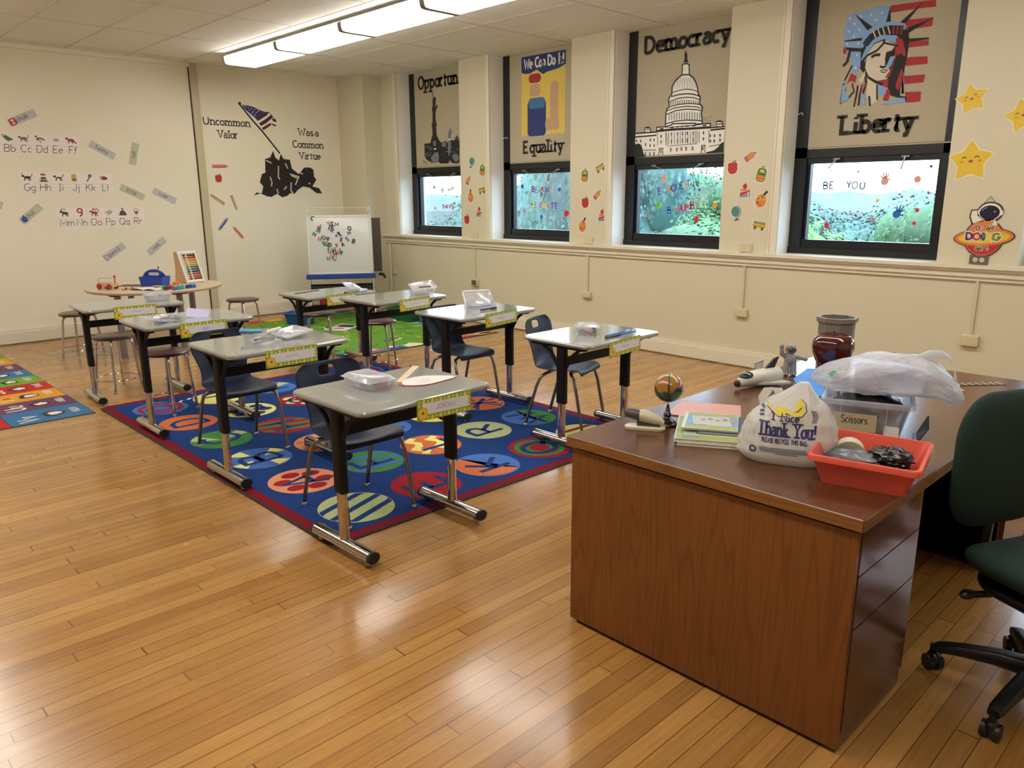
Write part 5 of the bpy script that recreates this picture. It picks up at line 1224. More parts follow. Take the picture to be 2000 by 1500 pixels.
for y, z, c, wt, sz in [(6.896, 1.708, 'b', 'swirl', .05), (6.281, 1.666, 'b', 'dot', .045), (6.464, 1.778, 'r', 'dot', .035), (6.859, 1.417, 'm', 'splash', .045), (6.168, 1.394, 'r', 'large splash', .075), (6.569, 1.348, 'b', 'splash', .05), (6.411, 1.315, 'm', 'low dot', .03), (6.18, 1.743, 'k', 'dot', .02)]: cling(y, z, c, wt, Wn[1], sz)
for y, z, c, wt in [(8.459, 1.675, 'k', 'B'), (8.42, 1.681, 'n', 'E'), (8.33, 1.685, 'k', 'H'), (8.29, 1.69, 'k', 'A'), (8.25, 1.692, 'k', 'P'), (8.215, 1.693, 'n', 'P'), (8.18, 1.695, 'k', 'Y'), (8.44, 1.455, 'b', 'T'), (8.40, 1.458, 'm', 'H'), (8.36, 1.461, 'r', 'A'), (8.32, 1.461, 'o', 'N'), (8.28, 1.462, 'o', 'K'), (8.24, 1.462, 'r', 'S')]: cling(y, z, c, wt, Wn[0], .055)
for y, z, c, wt, sz in [(8.623, 1.717, 'g', 'splash', .05), (8.751, 1.783, 'k', 'dot', .025), (8.377, 1.611, 'b', 'tiny dot', .02), (8.613, 1.436, 's', 'splash', .04), (8.407, 1.336, 'k', 'low dot', .025)]: cling(y, z, c, wt, Wn[0], sz)
# two clear hooks on the window frames
for y, lb in ((3.40, 'small white cord hook on the frame left of the Liberty shade'), (7.15, 'small white cord hook on the frame left of the Equality shade')):
    b = MB(); zz = 2.27; b.tube([(6.785, y-.06, zz), (6.77, y-.07, zz+.012), (6.76, y-.06, zz+.02), (6.76, y-.045, zz+.01), (6.74, y+.03, zz-.002), (6.70, y+.012, zz)], .004, 0, 6)
    tag(b.build('cord_hook', M('clear hook', '#d9d9d6', .3)), lb, 'hook')
# ================================================================== easel in the corner
wmet = M('white easel frame', '#cfcbc2', .35); wboard = M('white board', '#c3c4bd', .16, var=.015, coat=.3); trayb = M('easel tray blue', '#24428c', .35); brownb = M('brown board back', '#4b4037', .5)
redbin = M('red bin', '#8c1d20', .4)
t = thing('easel', 'white magnetic easel on wheels in the window corner', 'easel', (5.40, 8.79, .006), radians(-33)); t.scale = (.92, 1, 1); EM = t.matrix_basis.copy()
b = MB(); b.box(-.41, .41, -.008, .008, .64, 1.345); bo = b.build('whiteboard', wboard, t); bo.rotation_euler = (radians(-7), 0, 0); bo.location = (0, -.075, .0)
b = MB()
for s in (-1, 1): b.box(s*.425-.014, s*.425+.014, -.013, .013, .60, 1.36)
b.box(-.43, .43, -.013, .013, 1.345, 1.372); b.box(-.43, .43, -.013, .013, .615, .643)
o = b.build('board_frame', wmet, t); o.rotation_euler = (radians(-7), 0, 0); o.location = (0, -.075, 0)
b = MB(); b.tube([(-.44, .10, 1.35), (-.44, .105, 1.455), (.44, .105, 1.455), (.44, .10, 1.35)], .006, 0, 8); b.tube([(-.42, .10, 1.45), (-.40, .04, 1.40), (-.37, .05, 1.36)], .006, 0, 6); b.tube([(.42, .10, 1.46), (.40, .04, 1.42), (.38, .05, 1.40)], .006, 0, 6); b.build('top_rail', wmet, t)
b = MB(); prof = [(-.05, .565), (-.065, .575), (-.065, .625), (-.055, .63), (-.045, .6), (.03, .595), (.03, .565)]
b.loft([[(x, y-.075+.0, z) for y, z in prof] for x in (-.475, .475)]); b.build('tray', trayb, t)
for s in (-1, 1):
    b = MB(); b.tube([(s*.44, .0, .62), (s*.445, -.03, .3), (s*.45, -.10, .085)], .011, 0, 10); b.tube([(s*.44, .10, 1.36), (s*.445, .05, .62)], .011, 0, 8); lg = b.build('leg', wmet, t)
    b = MB(); b.tube([(s*.44, .12, 1.36), (s*.45, .40, .3), (s*.45, .46, .085)], .011, 0, 10); lg2 = b.build('leg', wmet, t)
    for g, yy in ((lg, -.10), (lg2, .46)):
        b = MB(); b.at((s*.45, yy, .0)); b.cyl((-.014, 0, .042), (.014, 0, .042), .042, 0, 16); b.box(-.02, .02, -.02, .03, .06, .09); b.build('caster', rubber, g)
b = MB(); b.box(.18, .585, .36, .372, .60, 1.315, 0); o = b.build('rear_board', brownb, t); o.location = (0.0, .06, 0)
b = MB(); b.tube([(.54, .44, .56), (.60, .40, .56), (.62, .37, .52)], .02, 0, 8); b.build('clamp', rubber, t)
b = MB(); b.rbox(0, .18, .40, .425, .92, .34, .03, .004); b.box(-.46, .46, .005, .015, .42, .45); b.box(-.46, .46, .345, .355, .42, .45); b.build('shelf', rubber, t)
b = MB(); b.rbox(-.16, .18, .20, .33, .34, .30, .03, .004); b.box(-.46, .46, .17, .19, .185, .2); b.build('lower_bin', redbin, t)
MC = dict(k=(M('magnet black', '#1e1e22', .4), 'black'), r=(M('magnet red', '#c2503f', .4), 'red'), g=(M('magnet green', '#2f6b4c', .4), 'green'), b=(M('magnet blue', '#2b5a96', .4), 'blue'), n=(M('magnet navy', '#24305a', .4), 'navy'), k2=(M('magnet grey', '#5d625c', .4), 'grey'))
MAG = [(-0.443, 0.985, 'C', 'k'), (-0.331, 0.858, 'J', 'r'), (-0.339, 0.802, 'V', 'k'), (-0.357, 0.761, 'M', 'g'), (-0.427, 0.701, 'H', 'g'), (-0.344, 0.614, 'N', 'r'), (-0.274, 0.637, 'O', 'g'), (-0.193, 0.609, 'P', 'n'), (-0.172, 0.898, 'V', 'r'), (-0.12, 0.886, 'S', 'k'), (-0.036, 0.876, 'M', 'r'), (-0.167, 0.819, 'I', 'k'), (-0.109, 0.827, 'K', 'g'), (-0.12, 0.766, 'R', 'b'), (-0.036, 0.69, 'Z', 'n'), (0.01, 0.701, 'E', 'n'), (0.179, 0.799, 'O', 'k'), (0.169, 0.716, 'H', 'k2'), (0.13, 0.604, 'S', 'b'), (0.24, 0.563, 'B', 'k'), (0.031, 0.589, 'F', 'k'), (0.031, 0.563, 'T', 'r'), (0.05, 0.508, 'A', 'k'), (-0.266, 0.533, 'E', 'g'), (-0.219, 0.523, 'G', 'g'), (-0.177, 0.497, 'D', 'n'), (-0.057, 0.492, 'Y', 'k2'), (-0.109, 0.416, 'W', 'g'), (0.016, 0.411, 'L', 'g'), (0.016, 0.355, 'X', 'g'), (-0.203, 0.396, 'T', 'g'), (-0.161, 0.36, 'F', 'r'), (-0.099, 0.365, 'Q', 'k'), (-0.052, 0.376, 'U', 'r'), (-0.135, 0.299, 'W', 'r'), (-0.068, 0.31, 'I', 'r'), (-0.109, 0.254, 'C', 'k2'), (-0.208, 0.259, 'N', 'g')]
ra = radians(7)
R_ = random.Random(4)
for u, v, ch, c in MAG:
    b = MB(); gw, st = GL[ch]; h = .047; an = R_.uniform(-.7, .7)
    for s in st:
        P_ = [((px-gw/2)*h, (py-.5)*h) for px, py in s]
        P_ = [(p[0]*cos(an)-p[1]*sin(an), p[0]*sin(an)+p[1]*cos(an)) for p in P_]
        for zz in (.0012, .005): b.ribbon(P_, .013, zz, 0)
    o = tag(b.build('letter_magnet', MC[c][0]), '%s letter %s magnet on the easel whiteboard' % (MC[c][1], ch), 'letter magnet', 'letter magnets on the easel')
    zl = .64+.705*v; yl = -.008-.0005
    o.location = EM @ Vector((u*.80, -.075+yl*cos(ra)+zl*sin(ra), zl*cos(ra))); o.rotation_euler = (radians(90-7), 0, radians(-33))
# bins and the book on the green rug
def bin_(name, mat, label, x, y, rz, w_, d_, h_, cat='storage bin', z=0, grp=None, rimw=.018, mats=None):
    t = thing(name, label, cat, (x, y, z), rz, grp); th = .004
    def lo(z_, k, tp): return [(px, py, z_) for px, py in rrect(w_-2*k-2*tp, d_-2*k-2*tp, .025, 4)]
    b = MB(); b.loft([lo(0, 0, .03), lo(h_, 0, 0), lo(h_, th, 0), lo(th, th, .03)]); b.build('body', mat, t)
    b = MB(); b.loft([lo(h_-.018, -rimw*.2, 0), lo(h_-.016, -rimw, 0), lo(h_-.002, -rimw, 0), lo(h_+.002, -rimw*.7, 0), lo(h_+.002, .002, 0), lo(h_-.012, .004, 0)], c0=False, c1=False); b.build('rim', mat, t)
    return t
bin_('storage_bin', M('blue bin plastic', '#1f4d96', .35), 'blue plastic bin on the green rug, behind the second row desk', 4.86, 8.96, -1.12, .37, .22, .15, z=.0063)
bin_('storage_bin', M('green bin plastic', '#1f5a36', .35), 'green plastic bin on the green rug under the window wall', 5.99, 8.25, -1.35, .42, .26, .17, z=.0063)
pagem = M('book page', '#d5d0c6', .6); slate = M('slate cover', '#5d6f9c', .5)
t = thing('open_book', 'open picture book lying on the green rug', 'book', (5.06, 8.28, .0075), .55)
b = MB(); b.rbox(0, 0, 0, .004, .46, .30, .01, .001); b.build('cover', slate, t)
b = MB(); b.rbox(-.115, 0, .004, .012, .215, .28, .006, .001); b.rbox(.115, 0, .004, .012, .215, .28, .006, .001); b.build('pages', pagem, t)
b = MB(); b.poly([(.02, -.12), (.2, -.1), (.18, .12), (.02, .1)], .0124, 0); b.poly(circ(-.1, 0, .07, 12), .0124, 1); b.build('picture', [sdk, stn], t)
# ================================================================== things on the activity table (top at .69)
TZ = .6905
wood = M('toy wood', '#c9a176', .4); redw = M('toy red', '#a12321', .35); bluec = M('caddy blue', '#20409a', .35)
t = thing('toy_car', 'wooden toy car with red wheels on the oval table', 'toy', (2.51, 8.59, TZ), -1.1)
b = MB(); b.rbox(0, 0, .022, .07, .21, .075, .02, .006); b.build('body', wood, t)
for sx in (-1, 1):
    for sy in (-1, 1):
        b = MB(); b.cyl((sx*.065, sy*.038, .027), (sx*.065, sy*.052, .027), .027, 0, 18); b.build('wheel', redw, t)
b = MB(); b.tube([(.10, 0, .06), (.105, 0, .12)], .005, 0, 8); b.ball((.106, 0, .13), .013, 0, 10, 6); b.build('peg', redw, t)
b = MB(); b.tube(arc_pts := [(-.09-.03*sin(a), 0, .05+.03*(1-cos(a))) for a in (0, .6, 1.2, 1.8, 2.4, 3.0)]+[(.08, 0, .112)], .003, 0, 6); b.build('pull_cord', wood, t)
t = thing('bead_string', 'string of pale wooden beads beside the toy car', 'toy', (2.63, 8.36, TZ))
R_ = random.Random(2)
for k in range(7):
    b = MB(); b.ball((-.05+.018*k, .02*sin(k*1.3), .013), .013, 0, 10, 6); b.build('bead', redw if k in (2, 5) else wood, t)
b = MB(); b.tube([(-.06+.018*k, .02*sin((k-.5)*1.3), .012) for k in range(9)], .002, 0, 5); b.build('string', wood, t)
t = thing('tool_caddy', 'blue handled caddy on the oval table', 'caddy', (2.96, 8.52, TZ), -.95)
def lo(z_, w_, d_): return [(px, py, z_) for px, py in rrect(w_, d_, .02, 4)]
b = MB(); b.loft([lo(0, .25, .15), lo(.10, .275, .17), lo(.10, .267, .162), lo(.005, .242, .142)]); b.build('body', bluec, t)
b = MB(); out = [(-.137, .095)]+arc(0, .09, .137, .085, 165, 15, 10)+[(.137, .095)]; inn = arc(0, .115, .065, .022, 0, 180, 10)
b.loft([[(p[0], y, p[1]) for p in [(-.137, .08)]+arc(0, .075, .137, .10, 160, 115, 4)+arc(0, .075, .137, .10, 110, 70, 4)+arc(0, .075, .137, .10, 65, 20, 4)+[(.137, .08)]] for y in (-.006, .006)]); hd = b.build('handle', bluec, t)
b = MB(); b.loft([[(p[0], y, p[1]+.013) for p in rrect(.12, .032, .015, 5, 0, .113)] for y in (-.0075, .0075)]); b.build('grip_opening', M('grip light', '#c9c8c4', .6), hd)
t = thing('marker', 'red tipped marker standing in the blue caddy', 'marker', (2.99, 8.50, TZ+.01)); b = MB(); b.cyl((0, 0, 0), (.01, 0, .165), .007); b.build('barrel', pagem, t); b = MB(); b.cyl((.01, 0, .165), (.0115, 0, .19), .008); b.build('cap', redw, t)
# abacus
t = thing('abacus', 'wooden abacus leaning back, with rows of coloured beads', 'abacus', (3.36, 8.60, TZ), .25)
b = MB(); pr_ = [(-.02, 0), (.26, 0), (.20, .12), (.235, .33), (.20, .34)]
b.at((-.105, -.10, 0)); b.loft([[(x, p[0], p[1]) for p in [(0, 0), (.20, 0), (.175, .15), (.185, .335), (.13, .34)]] for x in (-.008, .004)]); b.build('side_panel', wood, t)
b = MB(); b.at((.105, -.10, 0)); b.loft([[(x, p[0], p[1]) for p in [(0, 0), (.03, 0), (.16, .335), (.13, .34)]] for x in (-.004, .010)]); b.build('side_panel', pagem, t)
fr = radians(-21)
def fr_obj(b, nm, m): 
    o = b.build(nm, m, t); o.location = (0, -.10, .0); o.rotation_euler = (fr, 0, 0); return o
b = MB(); b.box(-.10, .10, -.008, .008, .008, .035); b.box(-.10, .10, -.008, .008, .335, .36); b.box(-.112, -.096, -.01, .01, 0, .365); b.box(.096, .112, -.01, .01, 0, .365); fr_obj(b, 'frame', pagem)
BC = ['#4d1a1a', '#a5301f', '#d0892f', '#dba13a', '#b7b23d', '#3d7d5a', '#2f5f86', '#3b2a4a', '#a8361f', '#b8492a', '#7a2523']
for k, h in enumerate(BC):
    b = MB(); z = .315-.0265*k; b.cyl((-.095, 0, z), (.095, 0, z), .0022, 1, 6)
    for q in range(8): b.ball((.088-.0165*q+(.0 if q < 6 else -.02), 0, z), (.0082, .0115, .0115), 0, 10, 6)
    fr_obj(b, 'bead_row', [M('bead '+h, h, .35), wmet])
# blocks
blk = [('blue', '#2f6fae', 2.96, 7.97, .5), ('teal', '#2f8f8a', 3.02, 7.99, .2), ('purple', '#3f2f5f', 2.90, 8.05, 1.0), ('green', '#3a8f3a', 2.92, 8.14, .3), ('red', '#b02a25', 2.97, 8.12, .9), ('orange', '#dd7424', 3.03, 8.13, .4), ('navy', '#24408a', 3.12, 8.05, .7), ('white', '#d9d4cc', 3.09, 8.17, .1), ('green', '#5a9f6a', 3.08, 8.10, 1.2), ('blue', '#2a55a5', 3.17, 8.06, .3)]
BL = ['blue toy block nearest the table edge', 'teal toy block at the table edge', 'purple toy block by the open book', 'bright green toy block beside the caddy', 'red toy block in the block pile', 'orange toy block, topmost of the pile', 'navy toy block right of the pile', 'white toy block behind the orange one', 'pale green toy block in the pile', 'long blue toy block nearest the abacus']
for (c, h, x, y, a), lb in zip(blk, BL):
    t = thing('toy_block', lb, 'toy block', (x, y, TZ+(.032 if c == 'orange' else 0)), a, 'toy blocks on the oval table'); m = M('block '+h, h, .35)
    b = MB(); b.rbox(0, 0, 0, .03, .062, .034, .004, .002); b.build('body', m, t); b = MB()
    for dx in (-.016, .016): b.lathe([(.009, .0295), (.009, .036), (.007, .037), (0, .037)], 0, 10, (dx, 0, 0))
    b.build('studs', m, t)
t = thing('open_book', 'open white workbook on the oval table in front of the caddy', 'book', (2.80, 8.24, TZ), -1.05)
b = MB(); b.rbox(0, 0, 0, .002, .31, .20, .005, .0005); b.build('cover', sdk, t)
b = MB(); b.loft([[(x, y, .002+.012*abs(sin(min(1, abs(x)/.15)*pi))) for y in (-.095, .095)] for x in [-.15+.3*i/20 for i in range(21)]], 0, False, False, False); b.build('pages', pagem, t)
tag(MB().at((2.82, 8.72, TZ), (0, 0, -.7)).rbox(0, 0, 0, .003, .3, .18, .004, .0008).build('folder', brownb), 'dark flat folder behind the caddy on the oval table', 'folder')
tag(MB().at((2.93, 8.33, TZ+.0155), (0, 0, -.9)).rbox(0, 0, 0, .001, .13, .08, .004, .0003).build('note_paper', M('yellow note', '#d8c65a', .6)), 'small yellow paper in front of the blue caddy', 'paper')
# ================================================================== pencil boxes and papers on the student desks
clearp = glass_mat('clear plastic', (.95, .95, .96, 1), .7, .16, (.85, .85, .88, 1), .04)
frost = glass_mat('frosted lid plastic', (.95, .95, .97, 1), .7, .32, (.86, .87, .90, 1), .05)
def shell(b, w_, d_, h_, th=.0018, tp=.012, r=.018):
    L = lambda z, k, t_: [(x, y, z) for x, y in rrect(w_-2*k-2*t_, d_-2*k-2*t_, r, 4)]
    b.loft([L(0, .004, tp), L(.003, 0, tp), L(h_, 0, 0), L(h_, -.004, 0), L(h_+.002, -.004, 0), L(h_+.002, th, 0), L(th+.002, th, tp)])
def pencil_box(i, lx, ly, rot, label, open_=None, w_=.235, d_=.15, h_=.04, paper_=True):
    x, y, z = on_desk(i, lx, ly)
    t = thing('pencil_box', label, 'pencil box', (x, y, z), rot, 'clear pencil boxes on the desks')
    b = MB(); shell(b, w_, d_, h_); b.build('body', clearp, t)
    b = MB(); shell(b, w_+.008, d_+.008, .016, tp=.014)
    lid = b.build('lid', frost, t)
    if open_ is None: lid.location = (0, 0, h_+.0205); lid.rotation_euler = (pi, 0, 0)
    else: lid.location, lid.rotation_euler = open_
    b = MB(); b.box(-.018, .018, -d_/2-.007, -d_/2-.003, h_-.012, h_+.012); b.build('latch', frost, t)
    return t
def bits(t, label_place, specs):
    for k, (c, h, x, y, a, l, r) in enumerate(specs):
        o = thing('crayon', '%s crayon %s' % (c, label_place), 'crayon', t.matrix_basis @ Vector((x, y, .0045+r)), 0, 'crayons in the pencil boxes')
        o.rotation_euler = (0, 0, t.rotation_euler.z+a)
        b = MB(); b.tube([(-l/2, 0, 0), (l*.38, 0, 0)], r, 0, 10); b.build('wrapper', M('crayon '+h, h, .5), o)
        b = MB(); b.tube([(l*.38, 0, 0), (l*.5, 0, 0)], [r*.8, r*.25], 0, 10); b.build('tip', M('crayon '+h, h, .5), o)
bx = pencil_box(3, -.075, .085, 1.55, 'closed clear pencil box with red crayons on the nearest desk')
bits(bx, 'in the box on the nearest desk', [('red', '#c8392f', -.06, -.045, .1, .085, .007), ('orange', '#d96a3a', -.085, -.02, 1.3, .06, .008), ('pink', '#d77f9c', .03, -.05, .05, .09, .007), ('navy', '#34406e', -.01, -.02, -.2, .09, .007), ('grey', '#77787c', .04, .03, .3, .09, .007), ('coral', '#dd6e52', -.03, -.05, 0, .05, .009)])
p_ = bx.matrix_basis @ Vector((-.02, -.052, .030)); o = tag(MB().at((0, 0, 0)).rbox(0, 0, -.012, .012, .12, .012, .003, .001).build('pink_ruler', M('pink plastic', '#d5718f', .4)), 'pink ruler standing inside the nearest pencil box', 'ruler'); o.location = p_; o.rotation_euler = (0, 0, 1.55)
p_ = bx.matrix_basis @ Vector((-.055, .02, .042)); o = tag(MB().rbox(0, 0, -.004, .004, .055, .022, .003, .001).build('eraser', M('eraser blue', '#3d4c86', .5)), 'blue eraser under the lid of the nearest pencil box', 'eraser'); o.location = p_; o.rotation_euler = (0, 0, 1.3)
bx = pencil_box(2, .005, .085, .35, 'open clear pencil box with a teal pouch, lid folded forward', ((.10, -.125, .022), (.12, -.05, .0)), .22, .14)
bits(bx, 'in the open pencil box', [('pale yellow', '#d8d0a0', .0, 0, .3, .09, .007), ('white', '#d8d5d0', .03, -.03, .2, .09, .007), ('grey', '#6a655f', -.06, -.03, .1, .09, .007)])
x, y, z = on_desk(2, -.055, .13); tag(MB().at((x, y, z+.043), (.05, .06, -.5)).rbox(0, 0, 0, .012, .13, .07, .01, .003).build('zip_pouch', M('teal pouch', '#2f7d9a', .5)), 'teal pouch lying on the open pencil box', 'pouch')
x, y, z = on_desk(2, .05, .035); tag(MB().at((x, y, z+.05), (0, 0, .55)).cyl((-.075, 0, 0), (.075, 0, 0), .011, 0, 12).build('glue_stick', M('glue white', '#d8cfbf', .4)), 'white glue stick resting across the open pencil box', 'glue stick')
bx = pencil_box(1, -.165, -.065, .1, 'clear pencil box holding dark crayons on the second desk of the left row', ((-.10, -.055, .02), (.1, .2, .3)), .20, .13)
bits(bx, 'in the box on the second left desk', [('black', '#2b2b2e', .03, .02, .1, .1, .012), ('maroon', '#6a3f42', .05, -.025, .1, .1, .010), ('dark grey', '#4c4c4c', -.03, -.01, .2, .09, .012)])
x, y, z = on_desk(1, .02, -.0); o = tag(MB().rbox(0, 0, 0, .002, .15, .085, .003, .0005).build('folded_paper', M('lavender paper', '#b9b7d8', .6)), 'pale lavender paper card leaning on the second left desk', 'paper'); o.location = (x+.05, y-.02, z+.024); o.rotation_euler = (radians(38), .12, -.55)
x, y, z = on_desk(1, .17, .17); tag(MB().at((x, y, z), (0, 0, 1.0)).rbox(0, 0, 0, .002, .16, .03, .003, .0004).build('wooden_ruler', wood), 'short pale ruler at the right end of the second left desk', 'ruler')
pencil_box(0, .25, -.03, .12, 'clear pencil box at the right end of the far left desk', None, .19, .125, .05)
bx = pencil_box(4, .10, -.225, .3, 'clear pencil box full of crayons on the farthest desk by the easel', ((.06, .015, .045), (.5, .1, .2)), .20, .13)
bits(bx, 'in the box on the farthest desk', [('orange', '#c9744a', -.02, -.03, .2, .08, .008), ('green', '#3f7f66', -.05, .0, .8, .08, .008), ('slate', '#4f6372', .03, -.02, -.2, .08, .008), ('dark green', '#2f4f45', -.07, -.02, .3, .07, .008)])
x, y, z = on_desk(4, -.02, .05); tag(MB().at((x-.11, y+.1, z), (0, 0, .32)).rbox(0, 0, 0, .003, .32, .028, .002, .0004).build('dark_ruler', sdk), 'long dark ruler across the farthest desk', 'ruler')
x, y, z = on_desk(4, .25, -.2); tag(MB().at((x, y, z), (0, 0, .3)).rbox(0, 0, 0, .022, .14, .07, .02, .006).build('tissue_pack', M('pale blue pack', '#bcc6d8', .45)), 'pale blue packet at the right end of the farthest desk', 'packet')
bx = pencil_box(5, .27, -.08, -.35, 'open clear pencil box with a pencil on top, before the green bin', ((.02, .04, .055), (.35, -.1, .05)), .21, .14)
bits(bx, 'in the box before the green bin', [('orange', '#d09060', -.03, -.03, .1, .09, .008), ('peach', '#cf9c84', .02, -.03, 0, .09, .008)])
x, y, z = on_desk(5, .30, -.09); tag(MB().at((x, y, z+.062), (0, 0, -.5)).cyl((-.05, 0, 0), (.05, 0, .002), .005, 0, 8).build('pencil', sdk), 'dark pencil lying on the open box at the end of the desk', 'pencil')
bx = pencil_box(6, .12, .06, -.35, 'opened clear pencil box with two raised lids on the mirror-bright desk', ((.0, .075, .045), (.9, .0, .0)), .22, .15)
bits(bx, 'in the box on the mirror-bright desk', [('blue', '#6f86b8', .05, .02, .2, .09, .008), ('pale blue', '#9fb2d0', -.04, .0, -.2, .09, .008)])
x, y, z = on_desk(6, .06, -.09); t = thing('marker', 'black marker lying in front of the raised pencil box lids', 'marker', (x, y, z+.008), .1); b = MB(); b.cyl((-.09, 0, 0), (.03, 0, 0), .006); b.build('barrel', sdk, t); b = MB(); b.cyl((.03, 0, 0), (.085, 0, 0), .008); b.build('cap', sdk, t)
bx = pencil_box(7, .005, .05, .75, 'clear pencil box with orange and dark crayons, on the desk with blue pens', ((-.0, .0, .0625), (pi, .06, 0)), .20, .15)
bits(bx, 'in the box nearest the teacher desk', [('orange', '#d08a6c', -.06, -.02, .2, .08, .009), ('dark green', '#37423c', -.02, -.05, .0, .09, .010), ('black', '#2c2c2e', .03, -.05, .1, .08, .010), ('grey', '#85878a', -.02, .02, .3, .09, .008)])
for k, (lx, ly, a, l) in enumerate(((.10, -.135, .1, .30), (.14, -.165, .1, .26), (-.02, -.19, .05, .16))):
    x, y, z = on_desk(7, lx, ly); t = thing('blue_pen', ['long blue pen behind the others on the window-side desk', 'blue pen along the front edge of the window-side desk', 'short dark pencil near the corner of the window-side desk'][k], 'pen', (x, y, z+.006), a)
    b = MB(); b.cyl((-l/2, 0, 0), (l*.3, 0, 0), .0055); b.build('barrel', M('pen blue', '#3f6aa8', .3) if k < 2 else sdk, t); b = MB(); b.cyl((l*.3, 0, 0), (l*.5, 0, 0), .0065); b.build('cap', M('pen cap', '#9fb9dc', .3) if k < 2 else sdk, t)
x, y, z = on_desk(3, .215, .155); tag(MB().at((x, y, z), (0, 0, .70)).rbox(0, 0, 0, .003, .36, .036, .002, .0005).build('wooden_ruler', M('ruler wood', '#cbb791', .45)), 'pale wooden ruler lying at an angle on the nearest desk', 'ruler')
x, y, z = on_desk(3, .185, -.045)
t = thing('apple_paper', 'apple-shaped paper booklet with a red edge on the nearest desk', 'paper', (x, y, z), .15)
ap = [(-.13, .02), (-.10, .075), (-.03, .105), (.05, .09), (.11, .03), (.145, -.05), (.04, -.06), (-.07, -.045)]
ap2 = []
for i in range(len(ap)):
    a0, a1, a2, a3 = ap[i-1], ap[i], ap[(i+1) % 8], ap[(i+2) % 8]
    for k in range(4):
        f = k/4; ap2.append(tuple(.5*(2*a1[q]+(a2[q]-a0[q])*f+(2*a0[q]-5*a1[q]+4*a2[q]-a3[q])*f*f+(3*a1[q]-a0[q]-3*a2[q]+a3[q])*f**3) for q in (0, 1)))
b = MB(); b.prism(grow(ap2, .006), 0, .002, 0); b.prism([(p[0]-.012, p[1]+.012) for p in ap2], .0018, .0028, 0); b.build('red_cover', redw, t)
b = MB(); b.prism(ap2, .0028, .005, 0); b.build('white_sheet', M('white sheet', '#d8d2cc', .6), t)
b = MB()
for k in range(4): b.ribbon([(-.055+.012*q, .03-.018*k+(.004 if q % 2 else -.003)) for q in range(9-k)], .0016, .0054, 0)
b.build('pencil_writing', pencil, t)
# ================================================================== teacher desk
BLUEP = [(3.40, 1.615), (3.66, 1.67), (3.70, 1.55), (3.53, 1.42), (3.20, 1.36), (3.12, 1.43)]
oakv = oak_mat('stained oak, upright grain', 2, '#6b3c1b', '#83501f', '#4a2410'); oakx = oak_mat('stained oak, long grain', 0, '#54301a', '#653b1e', '#3c1d0e', .24, .3); oake = oak_mat('oak edge band', 1, '#7d4f22', '#8f5d2a', '#54300f', .4, .1)
drk = M('dark reveal', '#140b06', .8)
t = thing('teacher_desk', 'large stained oak teacher desk with drawers', 'desk', (3.06, 1.255, 0))
b = MB(); b.rbox(0, 0, .712, .75, 2.12, 1.07, .006, .002); b.build('desktop', oakx, t)
b = MB(); b.box(-1.0605, -1.0585, -.533, .533, .714, .748); b.box(-1.058, 1.058, -.5365, -.5345, .714, .748); b.build('edge_band', oake, t)
for side, (xa, xb) in (('l', (-1.04, -.555)), ('r', (.555, 1.04))):
    b = MB(); b.box(xa, xb, -.50, .50, .012, .70, 1); b.box(xa+.012, xb-.012, -.49, .50, .0, .02, 1); b.box(xa+.01, xb-.01, -.51, .51, .70, .712, 1)
    if side == 'l': b.box(xa-.004, xa+.018, -.519, .519, .016, .702, 0); b.box(xb-.018, xb, -.505, .50, .02, .7, 0)
    else: b.box(xb-.018, xb+.004, -.519, .519, .016, .702, 0); b.box(xa, xa+.018, -.505, .50, .02, .7, 0)
    b.box(xa, xb, .48, .5, .02, .7, 0)
    ped = b.build('pedestal', [oakv, drk], t)
    for z0, z1 in ((.567, .703), (.400, .562), (.066, .395)):
        b = MB(); b.box(xa+.02, xb-.001, -.522, -.503, z0, z1); b.build('drawer', oakx, ped)
    b = MB(); b.box(xa+.02, xb, -.515, -.50, .004, .061); b.build('plinth', oakx, ped)
b = MB(); b.box(-.555, .555, .18, .20, .045, .70); b.build('modesty_panel', oakv, t)
b = MB(); b.box(-.555, .555, -.49, -.47, .655, .705); b.build('pencil_drawer', oakx, t)
DZ = .7505
# stapler
ivory = M('stapler ivory', '#c9c4a6', .35); sgrey = M('stapler grey', '#4b4640', .4)
t = thing('stapler', 'ivory and grey stapler at the near left corner of the teacher desk', 'stapler', (2.265, 1.635, DZ), -1.05)
b = MB(); b.loft([[(x, y, z) for x, y in rrect(.15-k, .052-k*.5, .022, 5)] for z, k in ((0, .004), (.004, 0), (.010, 0), (.013, .01))]); b.build('base', ivory, t)
def ell(x, hz, hw, zc): return [(x, hw*cos(a*pi/8), zc+hz*sin(a*pi/8)) for a in range(16)]
b = MB(); b.loft([ell(-.02, .022, .022, .052), ell(.0, .024, .0235, .050), ell(.03, .022, .022, .044), ell(.055, .016, .018, .036), ell(.07, .008, .010, .028)]); b.build('head', ivory, t)
b = MB(); b.loft([ell(-.075, .012, .014, .062), ell(-.068, .018, .019, .060), ell(-.045, .0215, .0215, .056), ell(-.02, .0225, .0225, .052)]); b.build('grip', sgrey, t)
b = MB(); b.box(-.03, .055, -.008, .008, .012, .035); b.build('magazine', sgrey, t)
